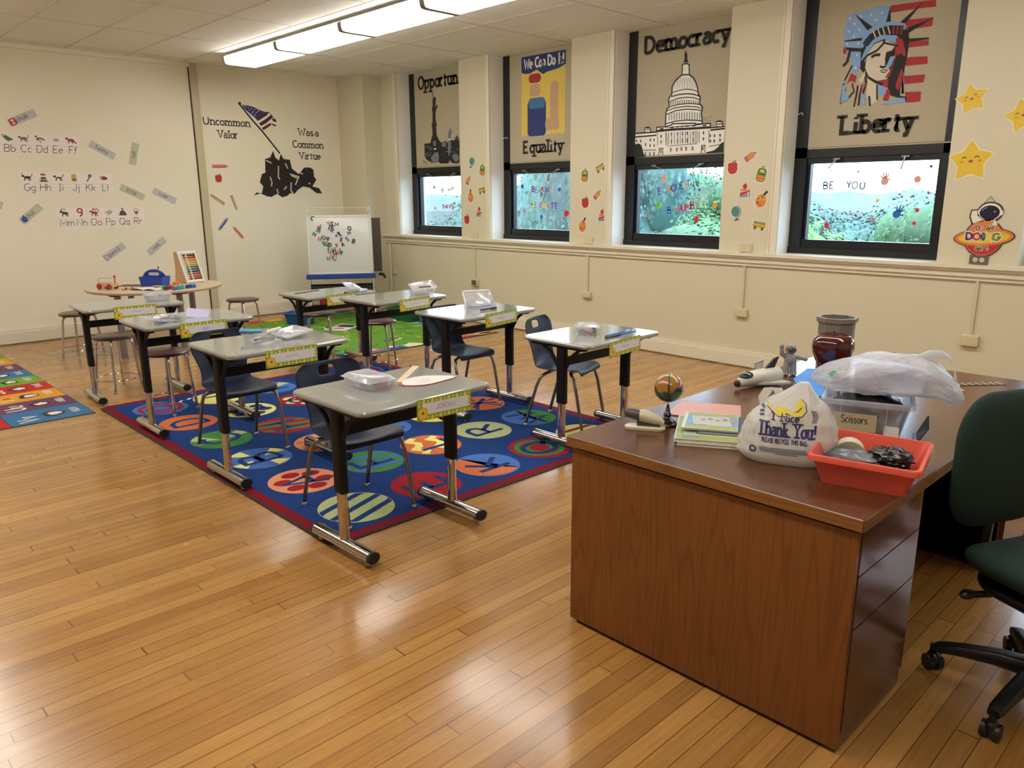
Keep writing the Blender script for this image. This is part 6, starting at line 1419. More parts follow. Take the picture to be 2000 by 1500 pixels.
# globe
t = thing('globe', 'small desk globe on a turned black stand', 'globe', (2.365, 1.605, DZ), .0)
ocean = bpy.data.materials.new('globe map'); ocean.use_nodes = True; nt = ocean.node_tree; pb = nt.nodes['Principled BSDF']; tcn = N(nt, 'ShaderNodeTexCoord'); no = N(nt, 'ShaderNodeTexNoise'); no.inputs['Scale'].default_value = 13; no.inputs['Detail'].default_value = 5; nt.links.new(tcn.outputs['Object'], no.inputs['Vector'])
no2 = N(nt, 'ShaderNodeTexNoise'); no2.inputs['Scale'].default_value = 30; nt.links.new(tcn.outputs['Object'], no2.inputs['Vector'])
sz_ = N(nt, 'ShaderNodeSeparateXYZ'); nt.links.new(tcn.outputs['Object'], sz_.inputs[0])
fz = math_n(nt, 'ADD', no.outputs['Fac'], math_n(nt, 'MULTIPLY', math_n(nt, 'SUBTRACT', sz_.outputs[2], .155), 4.5))
land = ramp(nt, fz, [(.50, 0.0), (.53, 1.0)]); lc = ramp(nt, no2.outputs['Fac'], [(.38, lin('#8a6b2c')), (.5, lin('#b0602f')), (.62, lin('#7d8a3a'))])
nt.links.new(mix_c(nt, land, lin('#26412f'), lc), pb.inputs['Base Color']); pb.inputs['Roughness'].default_value = .25; pb.inputs['Coat Weight'].default_value = .4
blackw = M('turned black wood', '#15100d', .3, coat=.3)
b = MB(); b.lathe([(0, 0), (.037, 0), (.038, .006), (.034, .012), (.029, .014), (.030, .019), (.024, .025), (.016, .029), (.012, .034), (.016, .042), (.012, .050), (.008, .056), (.010, .062), (.007, .066), (.004, .082), (0, .083)], 0, 24); b.build('stand', blackw, t)
b = MB(); b.ball((0, 0, .145), .054, 0, 32, 18); b.build('sphere', ocean, t)
dd = Vector((-.83, -.56)); b = MB(); b.tube([(dd.x*.057*sin(a), dd.y*.057*sin(a), .145-.057*cos(a)) for a in [pi*i/16 for i in range(17)]], .0022, 0, 8); b.build('meridian', blackw, t)
# books and folder
a_ = radians(-60); ca, sa = cos(a_), sin(a_)
def bk_at(u, v): return (2.18+u*ca-v*sa, 1.452+u*sa+v*ca)
gcov = M('cover green', '#93a34e', .4); wcov = M('cover pale', '#c9cab8', .35); bcov = M('cover blue', '#6d93b5', .4); ncov = M('cover navy', '#2f3a55', .4); edgew = M('page edges', '#cfcaba', .6); photo = M('cover photo', '#b4b2a8', .4)
def book(u, v, w_, d_, z, h_, mats, label, art=None, da=0):
    x, y = bk_at(u+w_/2, v+d_/2); t = thing('book', label, 'book', (x, y, DZ+z), a_+da, 'books stacked on the teacher desk')
    b = MB(); b.rbox(0, 0, 0, .0015, w_, d_, .004, .0004); b.rbox(0, 0, h_-.0015, h_, w_, d_, .004, .0004); b.build('cover', mats[0], t)
    b = MB(); b.box(-w_/2+.003, w_/2-.002, -d_/2+.003, d_/2-.003, .0015, h_-.0015); b.build('pages', edgew, t)
    if art:
        b = MB(); art(b, w_/2, d_/2, h_+.0003); b.build('cover_art', mats, t)
def art1(b, w, d, z):
    b.poly([(-w+.004, -d+.004), (w-.004, -d+.004), (w-.004, -d+.055), (-w+.004, -d+.055)], z, 1); b.poly([(-w+.03, -d+.02), (-w+.09, -d+.02), (-w+.09, -d+.04), (-w+.03, -d+.04)], z+.0004, 2)
    b.poly([(-w+.004, -d+.06), (-w+.03, -d+.06), (-w+.03, d-.01), (-w+.004, d-.01)], z, 1)
def art2(b, w, d, z):
    b.poly([(-w+.012, -d+.004), (w-.003, -d+.004), (w-.003, -d+.045), (-w+.012, -d+.045)], z, 1); b.poly([(-w+.012, d-.04), (w-.003, d-.04), (w-.003, d-.004), (-w+.012, d-.004)], z, 1)
    b.poly([(-w+.012, -d+.048), (w-.003, -d+.048), (w-.003, d-.044), (-w+.012, d-.044)], z, 2); b.poly([(-w+.04, -d+.055), (w-.02, -d+.05), (w-.035, d-.048), (-w+.025, d-.048)], z+.0004, 3)
    for i in range(5): b.poly(circ(-w+.07+i*.026, .01+.012*(i % 2), .010, 10, .016), z+.0008, 4+(i % 2))
    b.poly(circ(w-.07, -d+.05, .04, 16, .009), z+.0008, 3)
book(.012, .0, .235, .30, 0, .011, [wcov], 'pale book at the bottom of the stack on the teacher desk')
book(0, .006, .235, .30, .0115, .012, [wcov, gcov, bcov], 'green and white book second from the bottom of the stack', art1, .01)
book(.075, .075, .165, .225, .0240, .010, [ncov], 'dark navy book sticking out beside the white bag')
book(.022, .085, .195, .215, .0345, .006, [wcov, gcov, bcov, photo, stn, sgy], 'green and blue thin picture book on top of the stack', art2, -.02)
t = bpy.data.objects.new('x', None); bpy.data.objects.remove(t)
b = MB(); pf = [(2.475, 1.70), (2.69, 1.755), (2.80, 1.545), (2.60, 1.43)]; b.prism(pf, DZ, DZ+.003, 0)
tag(b.build('pink_folder', M('pink folder', '#c58f82', .45)), 'pale pink folder lying behind the stack of books', 'folder')
b = MB(); b.tube([(2.43, 1.60, DZ+.004), (2.47, 1.55, DZ+.004), (2.50, 1.47, DZ+.004)], .0035, 0, 8); tag(b.build('black_pen', sdk), 'thin black pen between the globe and the pink folder', 'pen')
# ------------------------------------------------------------------ plastic carrier bags
def film(name, c, a, tr=.5):
    m = bpy.data.materials.new(name); m.use_nodes = True; nt = m.node_tree; L = nt.links
    for n in list(nt.nodes): nt.nodes.remove(n)
    o = N(nt, 'ShaderNodeOutputMaterial'); d = N(nt, 'ShaderNodeBsdfPrincipled'); d.inputs['Roughness'].default_value = .32; tl = N(nt, 'ShaderNodeBsdfTranslucent'); tp = N(nt, 'ShaderNodeBsdfTransparent')
    tcn = N(nt, 'ShaderNodeTexCoord'); no = N(nt, 'ShaderNodeTexNoise'); no.inputs['Scale'].default_value = 9; no.inputs['Detail'].default_value = 5; no.inputs['Distortion'].default_value = 1.2; L.new(tcn.outputs['Object'], no.inputs['Vector'])
    col = mix_c(nt, no.outputs['Fac'], tuple(x*.86 for x in lin(c)[:3])+(1,), lin(c)); L.new(col, d.inputs['Base Color']); L.new(col, tl.inputs[0])
    bp = N(nt, 'ShaderNodeBump'); bp.inputs['Strength'].default_value = .55; bp.inputs['Distance'].default_value = .012; L.new(no.outputs['Fac'], bp.inputs['Height']); L.new(bp.outputs[0], d.inputs['Normal'])
    m1 = N(nt, 'ShaderNodeMixShader'); m1.inputs[0].default_value = tr; L.new(d.outputs[0], m1.inputs[1]); L.new(tl.outputs[0], m1.inputs[2])
    m2 = N(nt, 'ShaderNodeMixShader'); L.new(m1.outputs[0], m2.inputs[1]); L.new(tp.outputs[0], m2.inputs[2])
    L.new(math_n(nt, 'MULTIPLY', math_n(nt, 'ADD', no.outputs['Fac'], .5), a), m2.inputs[0]); L.new(m2.outputs[0], o.inputs[0]); return m
from mathutils import noise as NZ
bagw = film('white carrier bag film', '#e6e3da', .10, .25); bagm = film('misty carrier bag film', '#e4e4e8', .36, .35)
# printed bag: faces local -y; silhouette given by half widths per height
BAGP = [(0, .112, .072, 0), (.008, .128, .085, 0), (.03, .140, .094, 0), (.07, .144, .096, 0), (.11, .138, .092, .002), (.145, .124, .084, .004), (.175, .102, .07, .008), (.200, .080, .055, .014), (.222, .052, .04, .026), (.245, .026, .024, .036), (.262, .012, .012, .040)]
def bag_pt(th, z, off=0.0):
    z = max(0.0, min(.262, z))
    for i in range(len(BAGP)-1):
        if BAGP[i][0] <= z <= BAGP[i+1][0]: break
    f = (z-BAGP[i][0])/(BAGP[i+1][0]-BAGP[i][0]); hx, hy, cx = (BAGP[i][k]*(1-f)+BAGP[i+1][k]*f for k in (1, 2, 3))
    c, s = cos(th), sin(th); e = .62
    x = hx*abs(c)**e*(1 if c >= 0 else -1); y = hy*abs(s)**e*(1 if s >= 0 else -1)
    q = Vector((x*6, y*6, z*9)); fr0 = max(0, -s)**2*max(0, 1-z/.2); w = (.012*NZ.noise(q*1.6+Vector((3, 1, 2)))+.005*NZ.noise(q*4.5)+.012*abs(NZ.noise(Vector((c*3, s*3, z*4+4)))))*(1-.75*fr0)
    w *= min(1, z*40)*(1 if z < .2 else .5)
    n = Vector((c, s, 0)); return Vector((cx+x, y, z))+n*(w+off)
t = thing('carrier_bag', 'white printed Thank You carrier bag standing on the teacher desk', 'bag', (2.322, 1.108, DZ), radians(-66))
b = MB(); zs = [0, .004, .012, .02]+[.03+.0073*i for i in range(32)]+[.262]; nk = 120
b.loft([[tuple(bag_pt(2*pi*j/nk, min(z, .262))) for j in range(nk)] for z in zs]); b.build('bag_body', bagw, t, 75)
b = MB(); b.loft([[(x0+dx*.5, y0+dy, z0) for dx, dy in ((-.03, -.004), (.03, -.004), (.03, .004), (-.03, .004))] for x0, y0, z0 in ((-.075, .01, .165), (-.085, .015, .20), (-.07, .02, .228), (-.045, .02, .232), (-.03, .015, .21))]); b.build('handle', bagw, t, 75)
navyink = M('bag print navy', '#33306a', .5); yelink = M('bag print yellow', '#d8c32a', .5)
mb2 = MB()
text(mb2, 'Thank You!', .0, .103, .042, .0065, 0, 0, True, fit=.172, center=True); text(mb2, 'PLEASE RECYCLE THIS BAG.', -.004, .080, .0135, .0026, 0, 0, fit=.135, center=True)
for k, (u0, u1) in enumerate(((-.078, .062), (-.078, .066), (-.074, .066), (-.03, .04))): mb2.ribbon([(u0+(u1-u0)*q/12, .062-.006*k) for q in range(13)], .0022, 0, 0)
mb2.ribbon(arc(-.098, .053, .009, .009, 0, 360, 12), .005, 0, 0); mb2.poly(circ(.082, .053, .010, 14), 0, 0); text(mb2, 'L', .100, .045, .016, .003, 0)
text(mb2, 'T Nice', -.052, .152, .022, .0045, 0, 0, True, fit=.085)
for k in range(4): mb2.ribbon(arc(.058+.004*k, .166, .016, .024, -40, 60, 8), .0018, 0, 0)
for k in range(3): mb2.ribbon([(-.085, .160+.010*k), (-.072, .164+.010*k)], .006, 0, 0)
mb2.poly([(-.062, .196), (-.02, .192), (.01, .183), (.02, .176), (-.005, .168), (-.03, .166), (-.045, .176), (-.062, .186)], 0, 1); mb2.poly([(.018, .180), (.022, .208), (.034, .217), (.048, .205), (.052, .185), (.040, .170), (.022, .168), (.0, .176)], 0, 1)
mb2.ribbon([(.034, .217), (.049, .205), (.053, .185), (.041, .169), (.022, .167)], .003, 0, 0); mb2.ribbon([(.016, .182), (.028, .184), (.038, .195)], .003, 0, 0); mb2.ribbon([(-.062, .186), (-.046, .176), (-.03, .165), (-.005, .167)], .0026, 0, 0); mb2.ribbon([(-.063, .197), (-.063, .186)], .005, 0, 0)
def subdiv(mb, mx=.012):
    o = MB()
    for f, m in zip(mb.f, mb.mi):
        P_ = [mb.v[i] for i in f]
        if len(P_) == 4:
            l = max(sqrt((P_[0][0]-P_[1][0])**2+(P_[0][1]-P_[1][1])**2), sqrt((P_[3][0]-P_[2][0])**2+(P_[3][1]-P_[2][1])**2)); n = max(1, int(l/mx+.9))
            for k in range(n):
                g = lambda a, c, q: tuple(a[r]+(c[r]-a[r])*q for r in range(3))
                o.add([g(P_[0], P_[1], k/n), g(P_[0], P_[1], (k+1)/n), g(P_[3], P_[2], (k+1)/n), g(P_[3], P_[2], k/n)], [(0, 1, 2, 3)], m)
        else:
            c = tuple(sum(p[r] for p in P_)/len(P_) for r in range(3))
            for k in range(len(P_)): o.add([c, P_[k], P_[(k+1) % len(P_)]], [(0, 1, 2)], m)
    return o
mb2 = subdiv(mb2); vv = []
for p in mb2.v:
    u, z = p[0], max(.004, min(.255, p[1])); th = -pi/2
    lo_, hi_ = -pi+.05, -.05
    for _ in range(22):                               # find the angle whose surface point lies at this x
        th = (lo_+hi_)/2
        if bag_pt(th, z).x < u: lo_ = th
        else: hi_ = th
    vv.append(tuple(bag_pt(th, z, .0022)))
mb2.v = vv; mb2.build('printing', [navyink, yelink], t)
# ------------------------------------------------------------------ coral tray and its contents
TR = radians(-77.9)
tray = bin_('coral_tray', M('coral plastic', '#d9543f', .38, coat=.1), 'coral plastic tray of odds and ends on the corner of the teacher desk', 2.34, .845, TR, .295, .31, .092, 'tray', DZ, None, .008)
def in_tray(u, v, h=0): c, s = cos(TR), sin(TR); return (2.34+u*c-v*s, .845+u*s+v*c, DZ+.006+h)
t = thing('tape_roll', 'cream roll of tape at the back of the coral tray', 'tape', in_tray(-.075, .085, .034), (radians(90), 0, TR+.2)); b = MB(); b.lathe([(.018, -.026), (.046, -.026), (.046, .026), (.018, .026)], 0, 28, c0=False, c1=False); b.add([], []); b.loft([[(r*cos(2*pi*j/28), r*sin(2*pi*j/28), z) for j in range(28)] for r, z in ((.046, .026), (.018, .026), (.018, -.026), (.046, -.026))], 0, False, False); b.build('tape', M('masking tape', '#d5cdb0', .5), t)
def crumple(name, mat, label, cat, u, v, h, sx, sy, sz, rz, amp=.25, fr_=3.0, seed=0, flat=1):
    b = MB(); k, n = 30, 16; L = []
    for i in range(n+1):
        a = -pi/2+pi*i/n; row = []
        for j in range(k):
            th = 2*pi*j/k; d = Vector((cos(a)*cos(th), cos(a)*sin(th), sin(a)))
            r_ = 1+amp*NZ.noise(d*fr_+Vector((seed, seed*2, 1)))+amp*.5*NZ.noise(d*fr_*2.7+Vector((seed, 5, 1)))
            p = Vector((d.x*sx*r_, d.y*sy*r_, max(-sz*flat, d.z*sz*r_))); row.append(tuple(p))
        L.append(row)
    b.loft(L); o = tag(b.build(name, mat, None, 25), label, cat); o.location = in_tray(u, v, h+sz*flat) if len(rz) == 1 else (u, v, h); o.rotation_euler = (0, 0, rz[0] if len(rz) == 1 else rz[1]); return o
blk_ = M('black pouch film', '#0b0a08', .3, coat=.1, bump=.5, scale=30); gry_ = M('grey wrapped bundle film', '#5c6065', .4, coat=.15, bump=.4, scale=25)
crumple('wrapped_bundle', gry_, 'grey bundle in clear wrap inside the coral tray', 'packet', -.045, .0, .018, .092, .068, .026, (TR-.15,), .22, 2.6, 1)
crumple('black_packet', blk_, 'crinkled shiny black packet in the middle of the coral tray', 'packet', .045, .035, .03, .068, .06, .026, (TR+.4,), .38, 4.2, 3)
b = MB(); b.loft([[(x, y, z) for x, y in rrect(.036-k, .11, .003, 2)] for z, k in ((-.004, .006), (0, 0), (.004, .006))]); b.box(-.021, -.018, -.055, .055, -.001, .002, 0)
o = tag(b.build('black_sachet', blk_), 'long black sachet leaning on the side of the coral tray', 'packet'); o.location = in_tray(.085, .03, .055); o.rotation_euler = (radians(28), .3, TR+.55)
prp = M('purple plastic', '#7a5fae', .4)
b = MB(); b.rbox(0, 0, -.004, .004, .085, .035, .006, .002); o = tag(b.build('purple_clip', prp), 'purple plastic strip lying at the front of the coral tray', 'clip'); o.location = in_tray(.085, -.105, .040); o.rotation_euler = (.45, 0, TR+.05)
b = MB(); b.rbox(0, 0, 0, .02, .10, .03, .006, .002); o = tag(b.build('purple_clip', prp), 'purple plastic block under the purple strip', 'clip'); o.location = in_tray(.08, -.085, 0); o.rotation_euler = (0, 0, TR-.1)
b = MB(); b.rbox(0, 0, 0, .03, .11, .07, .008, .003); o = tag(b.build('black_case', blackm), 'flat black case under the packets in the coral tray', 'case'); o.location = in_tray(.03, -.045, 0); o.rotation_euler = (0, 0, TR+.1)
# ------------------------------------------------------------------ clear bin marked scissors, and the bag on top of it
SR = atan2(-.24, .09)
def sc_at(u, v, h=0): c, s = cos(SR), sin(SR); return (2.885+u*c-v*s, 1.075+u*s+v*c, DZ+h)
clearb = glass_mat('clear bin plastic', (.93, .94, .97, 1), .9, .42, (.80, .80, .84, 1), .06)
sbin = bin_('clear_bin', clearb, 'clear plastic bin labelled Scissors on the teacher desk', 2.885, 1.075, SR, .285, .36, .135, 'storage bin', DZ, None, .012)
b = MB(); b.at((-.0, -.1845, .062), (radians(86), 0, 0)); b.box(-.105, .035, -.035, .028, 0, .0008, 0); text(b, 'Scissors', -.08, -.006, .026, .0032, 1, .0014, fit=.085); b.build('label', [M('label tape', '#b3a684', .6), inkl], sbin)
b = MB(); b.at((0, -.1835, .07), (radians(86), 0, 0)); b.ribbon([(-.085, -.05), (-.085, .045), (-.07, .06), (.05, .06), (.065, .045), (.065, -.05)], .004, .0006, 0); b.build('moulded_panel', clearb, sbin)
o = crumple('scissors_bag', blk_, 'black plastic bag bulging out of the clear bin', 'bag', *sc_at(.0, -.03, .092), .118, .145, .05, (0, SR), .16, 3.5, 8)
o = tag(MB().rbox(0, 0, 0, .05, .20, .10, .02, .006).build('maroon_pouch', M('maroon pouch', '#5a3038', .5)), 'dark maroon pouch showing through the clear bin', 'pouch'); o.location = sc_at(0, -.1, .006); o.rotation_euler = (0, 0, SR)
o = tag(MB().rbox(0, 0, 0, .03, .05, .085, .006, .002).build('white_card_pack', pagem), 'white card standing inside the front of the clear bin', 'paper'); o.location = sc_at(.085, -.155, .004); o.rotation_euler = (radians(75), 0, SR)
t = thing('large_carrier_bag', 'misty white carrier bag lying across the clear bin', 'bag', sc_at(.035, -.02, .148), SR-.05); t.scale = (.89, .88, .74)
b = MB(); k, n = 110, 80; L = []
PR = [(-.270, .01, .01, .035), (-.255, .05, .03, .04), (-.22, .10, .045, .05), (-.16, .145, .062, .06), (-.09, .165, .078, .075), (-.03, .17, .09, .085), (.06, .165, .092, .09), (.15, .155, .088, .088), (.21, .135, .070, .07), (.25, .10, .062, .032), (.285, .06, .045, .004), (.305, .02, .015, -.01)]
def pr_at(u):
    for i in range(len(PR)-1):
        if PR[i][0] <= u <= PR[i+1][0]: break
    f = (u-PR[i][0])/(PR[i+1][0]-PR[i][0]); return [PR[i][q]*(1-f)+PR[i+1][q]*f for q in (1, 2, 3)]
for i in range(n+1):
    u = -.27+.575*i/n; hy, hz, zc = pr_at(u); row = []
    for j in range(k):
        th = 2*pi*j/k; c, s = cos(th), sin(th); q = Vector((u*5, c*1.2, s*1.2))
        w = .96+.20*NZ.noise(q*1.5+Vector((2, 7, 1)))+.16*(1-2*abs(NZ.noise(Vector((u*9, c*1.6, s*1.6+3)))))*.6+.10*(.5-abs(NZ.noise(q*3.6)))
        row.append((u, hy*c*w, max(zc+hz*(abs(s)**.75)*(1 if s > 0 else -1)*w, .0 if u < .16 else -.12)))
    L.append(row)
b.loft(L); b.build('bag_body', bagm, t, 70)
b = MB(); hp = [(.13, .02, .165), (.17, .03, .19), (.215, .03, .196), (.245, .025, .17), (.262, .02, .12), (.268, .01, .075), (.25, .0, .045)]
b.loft([[(p[0]-dx*.35, p[1]+dy, p[2]+dx) for dx, dy in ((-.017, -.012), (.0, -.020), (.017, -.012), (.017, .012), (0, .02), (-.017, .012))] for p in hp]); b.build('handle', bagm, t, 70)
b = MB(); b.at((-.17, -.13, .085), (radians(60), 0, 0)); b.poly([(-.02, .0), (.0, .02), (.02, .012), (.012, -.01), (-.01, -.012)], .014, 0); b.build('green_print', M('bag print green', '#5fae72', .5), t)
o = tag(MB().rbox(0, 0, 0, .075, .24, .15, .008, .003).build('boxed_pack', M('pale lilac box', '#c2c4e0', .5)), 'pale box showing through the misty carrier bag', 'box'); o.location = sc_at(.07, -.02, .155); o.rotation_euler = (0, 0, SR-.05)
b = MB(); b.loft([[(x, y, z) for x, y in ((-.01, -.06), (.012, -.06), (.012, .06), (-.01, .06))] for z in (0, .006)]); b.at((0, 0, 0)); b.loft([[(0, -.055, .004), (.004, -.055, .004), (.004, .06, .004), (0, .06, .004)], [(.03, -.045, .055), (.034, -.045, .055), (.036, .055, .075), (.03, .055, .075)]])
o = tag(b.build('black_tray_edge', blackm), 'dark plastic wedge leaning against the right side of the clear bin', 'holder'); o.location = sc_at(.168, -.11, 0); o.rotation_euler = (0, 0, SR)
# ------------------------------------------------------------------ toys and ornaments at the far side of the desk
shw = M('shuttle white', '#c9c6ba', .35); teal = M('shuttle canopy', '#12353a', .12, coat=.5)
t = thing('toy_shuttle', 'white toy space shuttle with a dark canopy and black nose', 'toy', (3.165, 1.677, DZ), -.30+pi); t.scale = (.76, .76, .76)
b = MB(); b.loft([[(x, r*cos(a*pi/10), zc+r*.9*sin(a*pi/10)) for a in range(20)] for x, r, zc in ((-.17, .046, .052), (-.165, .052, .054), (-.08, .053, .054), (.03, .050, .05), (.09, .042, .044), (.13, .03, .036), (.145, .022, .032))]); b.build('fuselage', shw, t)
b = MB(); b.ball((.148, 0, .031), .0225, 0, 16, 10); b.build('nose', sdk, t)
b = MB(); b.ball((.078, 0, .066), (.052, .038, .030), 0, 18, 10); b.build('canopy', teal, t)
b = MB(); b.loft([[(-.06, y, .10), (-.135, y, .10), (-.165, y, .165), (-.125, y, .155)] for y in (-.006, .006)]); b.build('tail_fin', sdk, t)
for s in (-1, 1):
    b = MB(); b.loft([[(.05, s*.03, z), (-.16, s*.03, z), (-.165, s*.115, z), (-.10, s*.10, z)] for z in (.018, .03)]); b.build('wing', shw, t)
agr = M('grey astronaut resin', '#9a938c', .5, bump=.3)
t = thing('astronaut_figurine', 'pale grey astronaut figurine with one arm raised', 'figurine', (3.475, 1.675, DZ), -2.35+pi/2)
b = MB()
b.ball((0, 0, .078), (.030, .022, .030), 0, 16, 10); b.ball((0, 0, .128), (.027, .026, .027), 0, 16, 10); b.rbox(0, .02, .062, .105, .042, .02, .008, .004)
for s in (-1, 1):
    b.tube([(s*.014, 0, .062), (s*.017, -.002, .035), (s*.018, -.002, .008)], [.016, .0145, .016], 0, 12); b.ball((s*.019, -.007, .008), (.014, .021, .009), 0, 12, 6)
b.tube([(-.024, 0, .092), (-.042, -.004, .105), (-.046, -.006, .135)], [.012, .012, .010], 0, 10); b.ball((-.047, -.006, .143), .012, 0, 10, 6)
b.tube([(.024, 0, .092), (.044, -.008, .086), (.062, -.012, .082)], [.012, .011, .010], 0, 10); b.ball((.068, -.013, .081), .012, 0, 10, 6)
b.build('astronaut', agr, t); b = MB(); b.ball((0, -.012, .128), (.021, .018, .018), 0, 14, 8); b.build('visor', M('visor', '#6b6460', .2, .6), t)
t = thing('apple_ornament', 'large glossy dark red apple ornament on the teacher desk', 'ornament', (3.79, 1.61, DZ), 0)
b = MB(); pf = [(0, .012), (.02, .008), (.045, .0), (.062, .008), (.080, .035), (.095, .075), (.101, .108), (.097, .137), (.083, .158), (.060, .166), (.035, .160), (.015, .148), (0, .142)]
b.loft([[((r*(1+.025*cos(5*a)*(1 if z < .07 else .6)))*cos(a), (r*(1+.025*cos(5*a)))*sin(a), z) for a in [2*pi*j/40 for j in range(40)]] for r, z in [(max(r, 1e-4), z) for r, z in pf]]); b.build('apple', M('apple lacquer', '#4a0b12', .12, coat=.8, var=.2), t, 80)
b = MB(); b.tube([(0, 0, .142), (.002, .002, .165), (.008, .004, .18)], [.004, .004, .006], 0, 8); b.build('stem', sdk, t)
ston = M('grey stone pot', '#807a70', .6, bump=.15); t = thing('pen_pot', 'grey eight-sided pot with a square pattern behind the apple', 'pot', (4.005, 1.69, DZ), .2)
b = MB(); oc = lambda r, z: [(r*cos(pi/8+a*pi/4), r*sin(pi/8+a*pi/4), z) for a in range(8)]
b.loft([oc(.088, 0), oc(.092, .19), oc(.104, .20), oc(.104, .222), oc(.088, .222), oc(.082, .02)]); b.build('pot', ston, t, 20)
b = MB()
for a in range(8):
    th = a*pi/4; ap_ = .0865*cos(pi/8)
    b.at((0, 0, 0), (0, 0, th)); R_ = random.Random(a)
    for r_ in range(5):
        for c_ in range(3):
            if R_.random() < .42: b.add([(ap_+.0012, -.024+.016*c_, .035+.028*r_), (ap_+.0012, -.010+.016*c_, .035+.028*r_), (ap_+.0016, -.010+.016*c_, .058+.028*r_), (ap_+.0016, -.024+.016*c_, .058+.028*r_)], [(0, 1, 2, 3)], 0)
b.build('square_pattern', M('pot dark tiles', '#4d4944', .6), t)
b = MB(); b.prism(BLUEP, DZ, DZ+.004, 0); tag(b.build('blue_folder', M('glossy blue plastic', '#3f8be0', .55)), 'glossy bright blue plastic folder between the white bags', 'folder')
b = MB(); b.box(-.15, .15, -.03, .03, 0, .0015, 0)
for k in range(9): b.poly(rrect(.017, .017, .003, 2, -.132+.033*k, .012), .0019, 1); b.poly(rrect(.017, .017, .003, 2, -.132+.033*k, -.012), .0019, 1)
o = tag(b.build('border_strip', [M('strip dark', '#2a1f24', .5), M('strip gold', '#b89c4a', .5)]), 'dark border strip with gold squares on the teacher desk', 'border strip'); o.location = (3.88, 1.0, DZ); o.rotation_euler = (0, 0, -.72)
b = MB(); b.box(-.06, .06, -.04, .04, 0, .001, 0); o = tag(b.build('note_card', M('note cream', '#c9b784', .6)), 'cream note card beside the dark border strip', 'paper'); o.location = (3.70, 1.045, DZ); o.rotation_euler = (0, 0, -.6)
t = thing('photo_frame', 'small pale framed picture behind the toy shuttle', 'picture frame', (3.34, 1.76, DZ), .1); b = MB(); b.box(-.045, .045, 0, .008, 0, .075); b.build('frame', M('frame sage', '#a5a48c', .5), t); b = MB(); b.box(-.035, .035, -.001, 0, .01, .065); b.build('picture', pagem, t)
# ================================================================== green office chair
grn = M('dark green upholstery', '#0d2a22', .85, var=.16, scale=160, bump=.12); blkp = M('black chair plastic', '#131315', .4)
t = thing('office_chair', 'dark green office chair with its back to the teacher desk', 'chair', (2.72, .39, 0), radians(-26))
def pad(b, w_, d_, h_, fn, n=14):
    L = []
    for i in range(n+1):
        a = -pi/2+pi*i/n; q = max(.05, cos(a))**.35; z = h_*sin(a)
        L.append([fn(x*q, y*q, z) for x, y in rrect(w_, d_, min(w_, d_)*.36, 8)])
    b.loft(L)
b = MB(); pad(b, .50, .46, .042, lambda x, y, z: (x, y-.02, .455+z-.05*max(0, (-y-.10)/.13)**2*.6+.035*(abs(x)/.25)**2)); b.build('seat', grn, t, 60)
b = MB(); pad(b, .48, .46, .036, lambda x, z, y: (x, .205+y+.03*((z)/.23)**2, .755+z)); o = b.build('backrest', grn, t, 60)
b = MB(); pad(b, .42, .38, .03, lambda x, y, z: (x, y-.02, .40+z)); b.build('seat_pan', blkp, t)
b = MB(); b.tube([(0, .12, .38), (0, .22, .385), (0, .255, .42), (0, .25, .62)], .022, 0, 8, True, .5); b.build('back_bar', blkp, t)
b = MB(); b.tube([(-.08, .05, .39), (-.16, .09, .365), (-.225, .11, .365)], .011, 0, 8); b.ball((-.225, .11, .365), (.03, .018, .016), 0, 10, 6); b.build('lever', blkp, t)
b = MB(); b.cyl((0, 0, .10), (0, 0, .385), .027); b.cyl((0, 0, .06), (0, 0, .24), .036); b.build('gas_column', blkp, t)
for k in range(5):
    a = radians(98+26+72*k); c, s = cos(a), sin(a)
    b = MB(); L = []
    for r, z, hw, hz in ((.02, .115, .032, .032), (.12, .115, .027, .026), (.22, .102, .024, .020), (.285, .088, .022, .016), (.302, .083, .018, .012)):
        L.append([(r*c-y*s, r*s+y*c, z+zz) for y, zz in rrect(2*hw, 2*hz, min(hw, hz)*.7, 4)])
    b.loft(L); lg = b.build('base_arm', blkp, t)
    b = MB(); b.at((.30*c, .30*s, 0), (0, 0, a+.7+k)); b.cyl((-.026, 0, .027), (-.006, 0, .027), .0265, 0, 18); b.cyl((.006, 0, .027), (.026, 0, .027), .0265, 0, 18); b.ball((0, 0, .042), (.020, .028, .026), 0, 12, 8); b.cyl((0, -.012, .04), (0, -.012, .088), .008); b.build('caster', blkp, lg)
# ================================================================== outdoors: hillside, trees, wires
grs = M('wooded slope', '#1c302b', .95, var=.35, scale=.35)
b = MB(); n = 40
vs = []; fs = []
for i in range(n+1):
    for j in range(n+1):
        x = 7.2+(i/n)**1.6*420; y = -220+j/n*620; r = sqrt(x*x+y*y)
        z = -7.5+min(1, max(0, (r-120)/260))**1.2*7.0+1.5*NZ.noise(Vector((x*.012, y*.012, 0)))*min(1, r/150)
        vs.append((x, y, z)); k = n+1
        if i < n and j < n: fs.append((i*k+j, (i+1)*k+j, (i+1)*k+j+1, i*k+j+1))
b.add(vs, fs); o = b.build('hillside', grs); struct(o)
def leaf_mat(name, a, c):
    m = bpy.data.materials.new(name); m.use_nodes = True; nt = m.node_tree; L = nt.links; pb = nt.nodes['Principled BSDF']; pb.inputs['Roughness'].default_value = .6
    oi = N(nt, 'ShaderNodeTexCoord'); no = N(nt, 'ShaderNodeTexNoise'); no.inputs['Scale'].default_value = 1.1; no.inputs['Detail'].default_value = 3; L.new(oi.outputs['Object'], no.inputs['Vector'])
    L.new(ramp(nt, no.outputs['Fac'], [(.35, lin(a)), (.65, lin(c))]), pb.inputs['Base Color']); return m
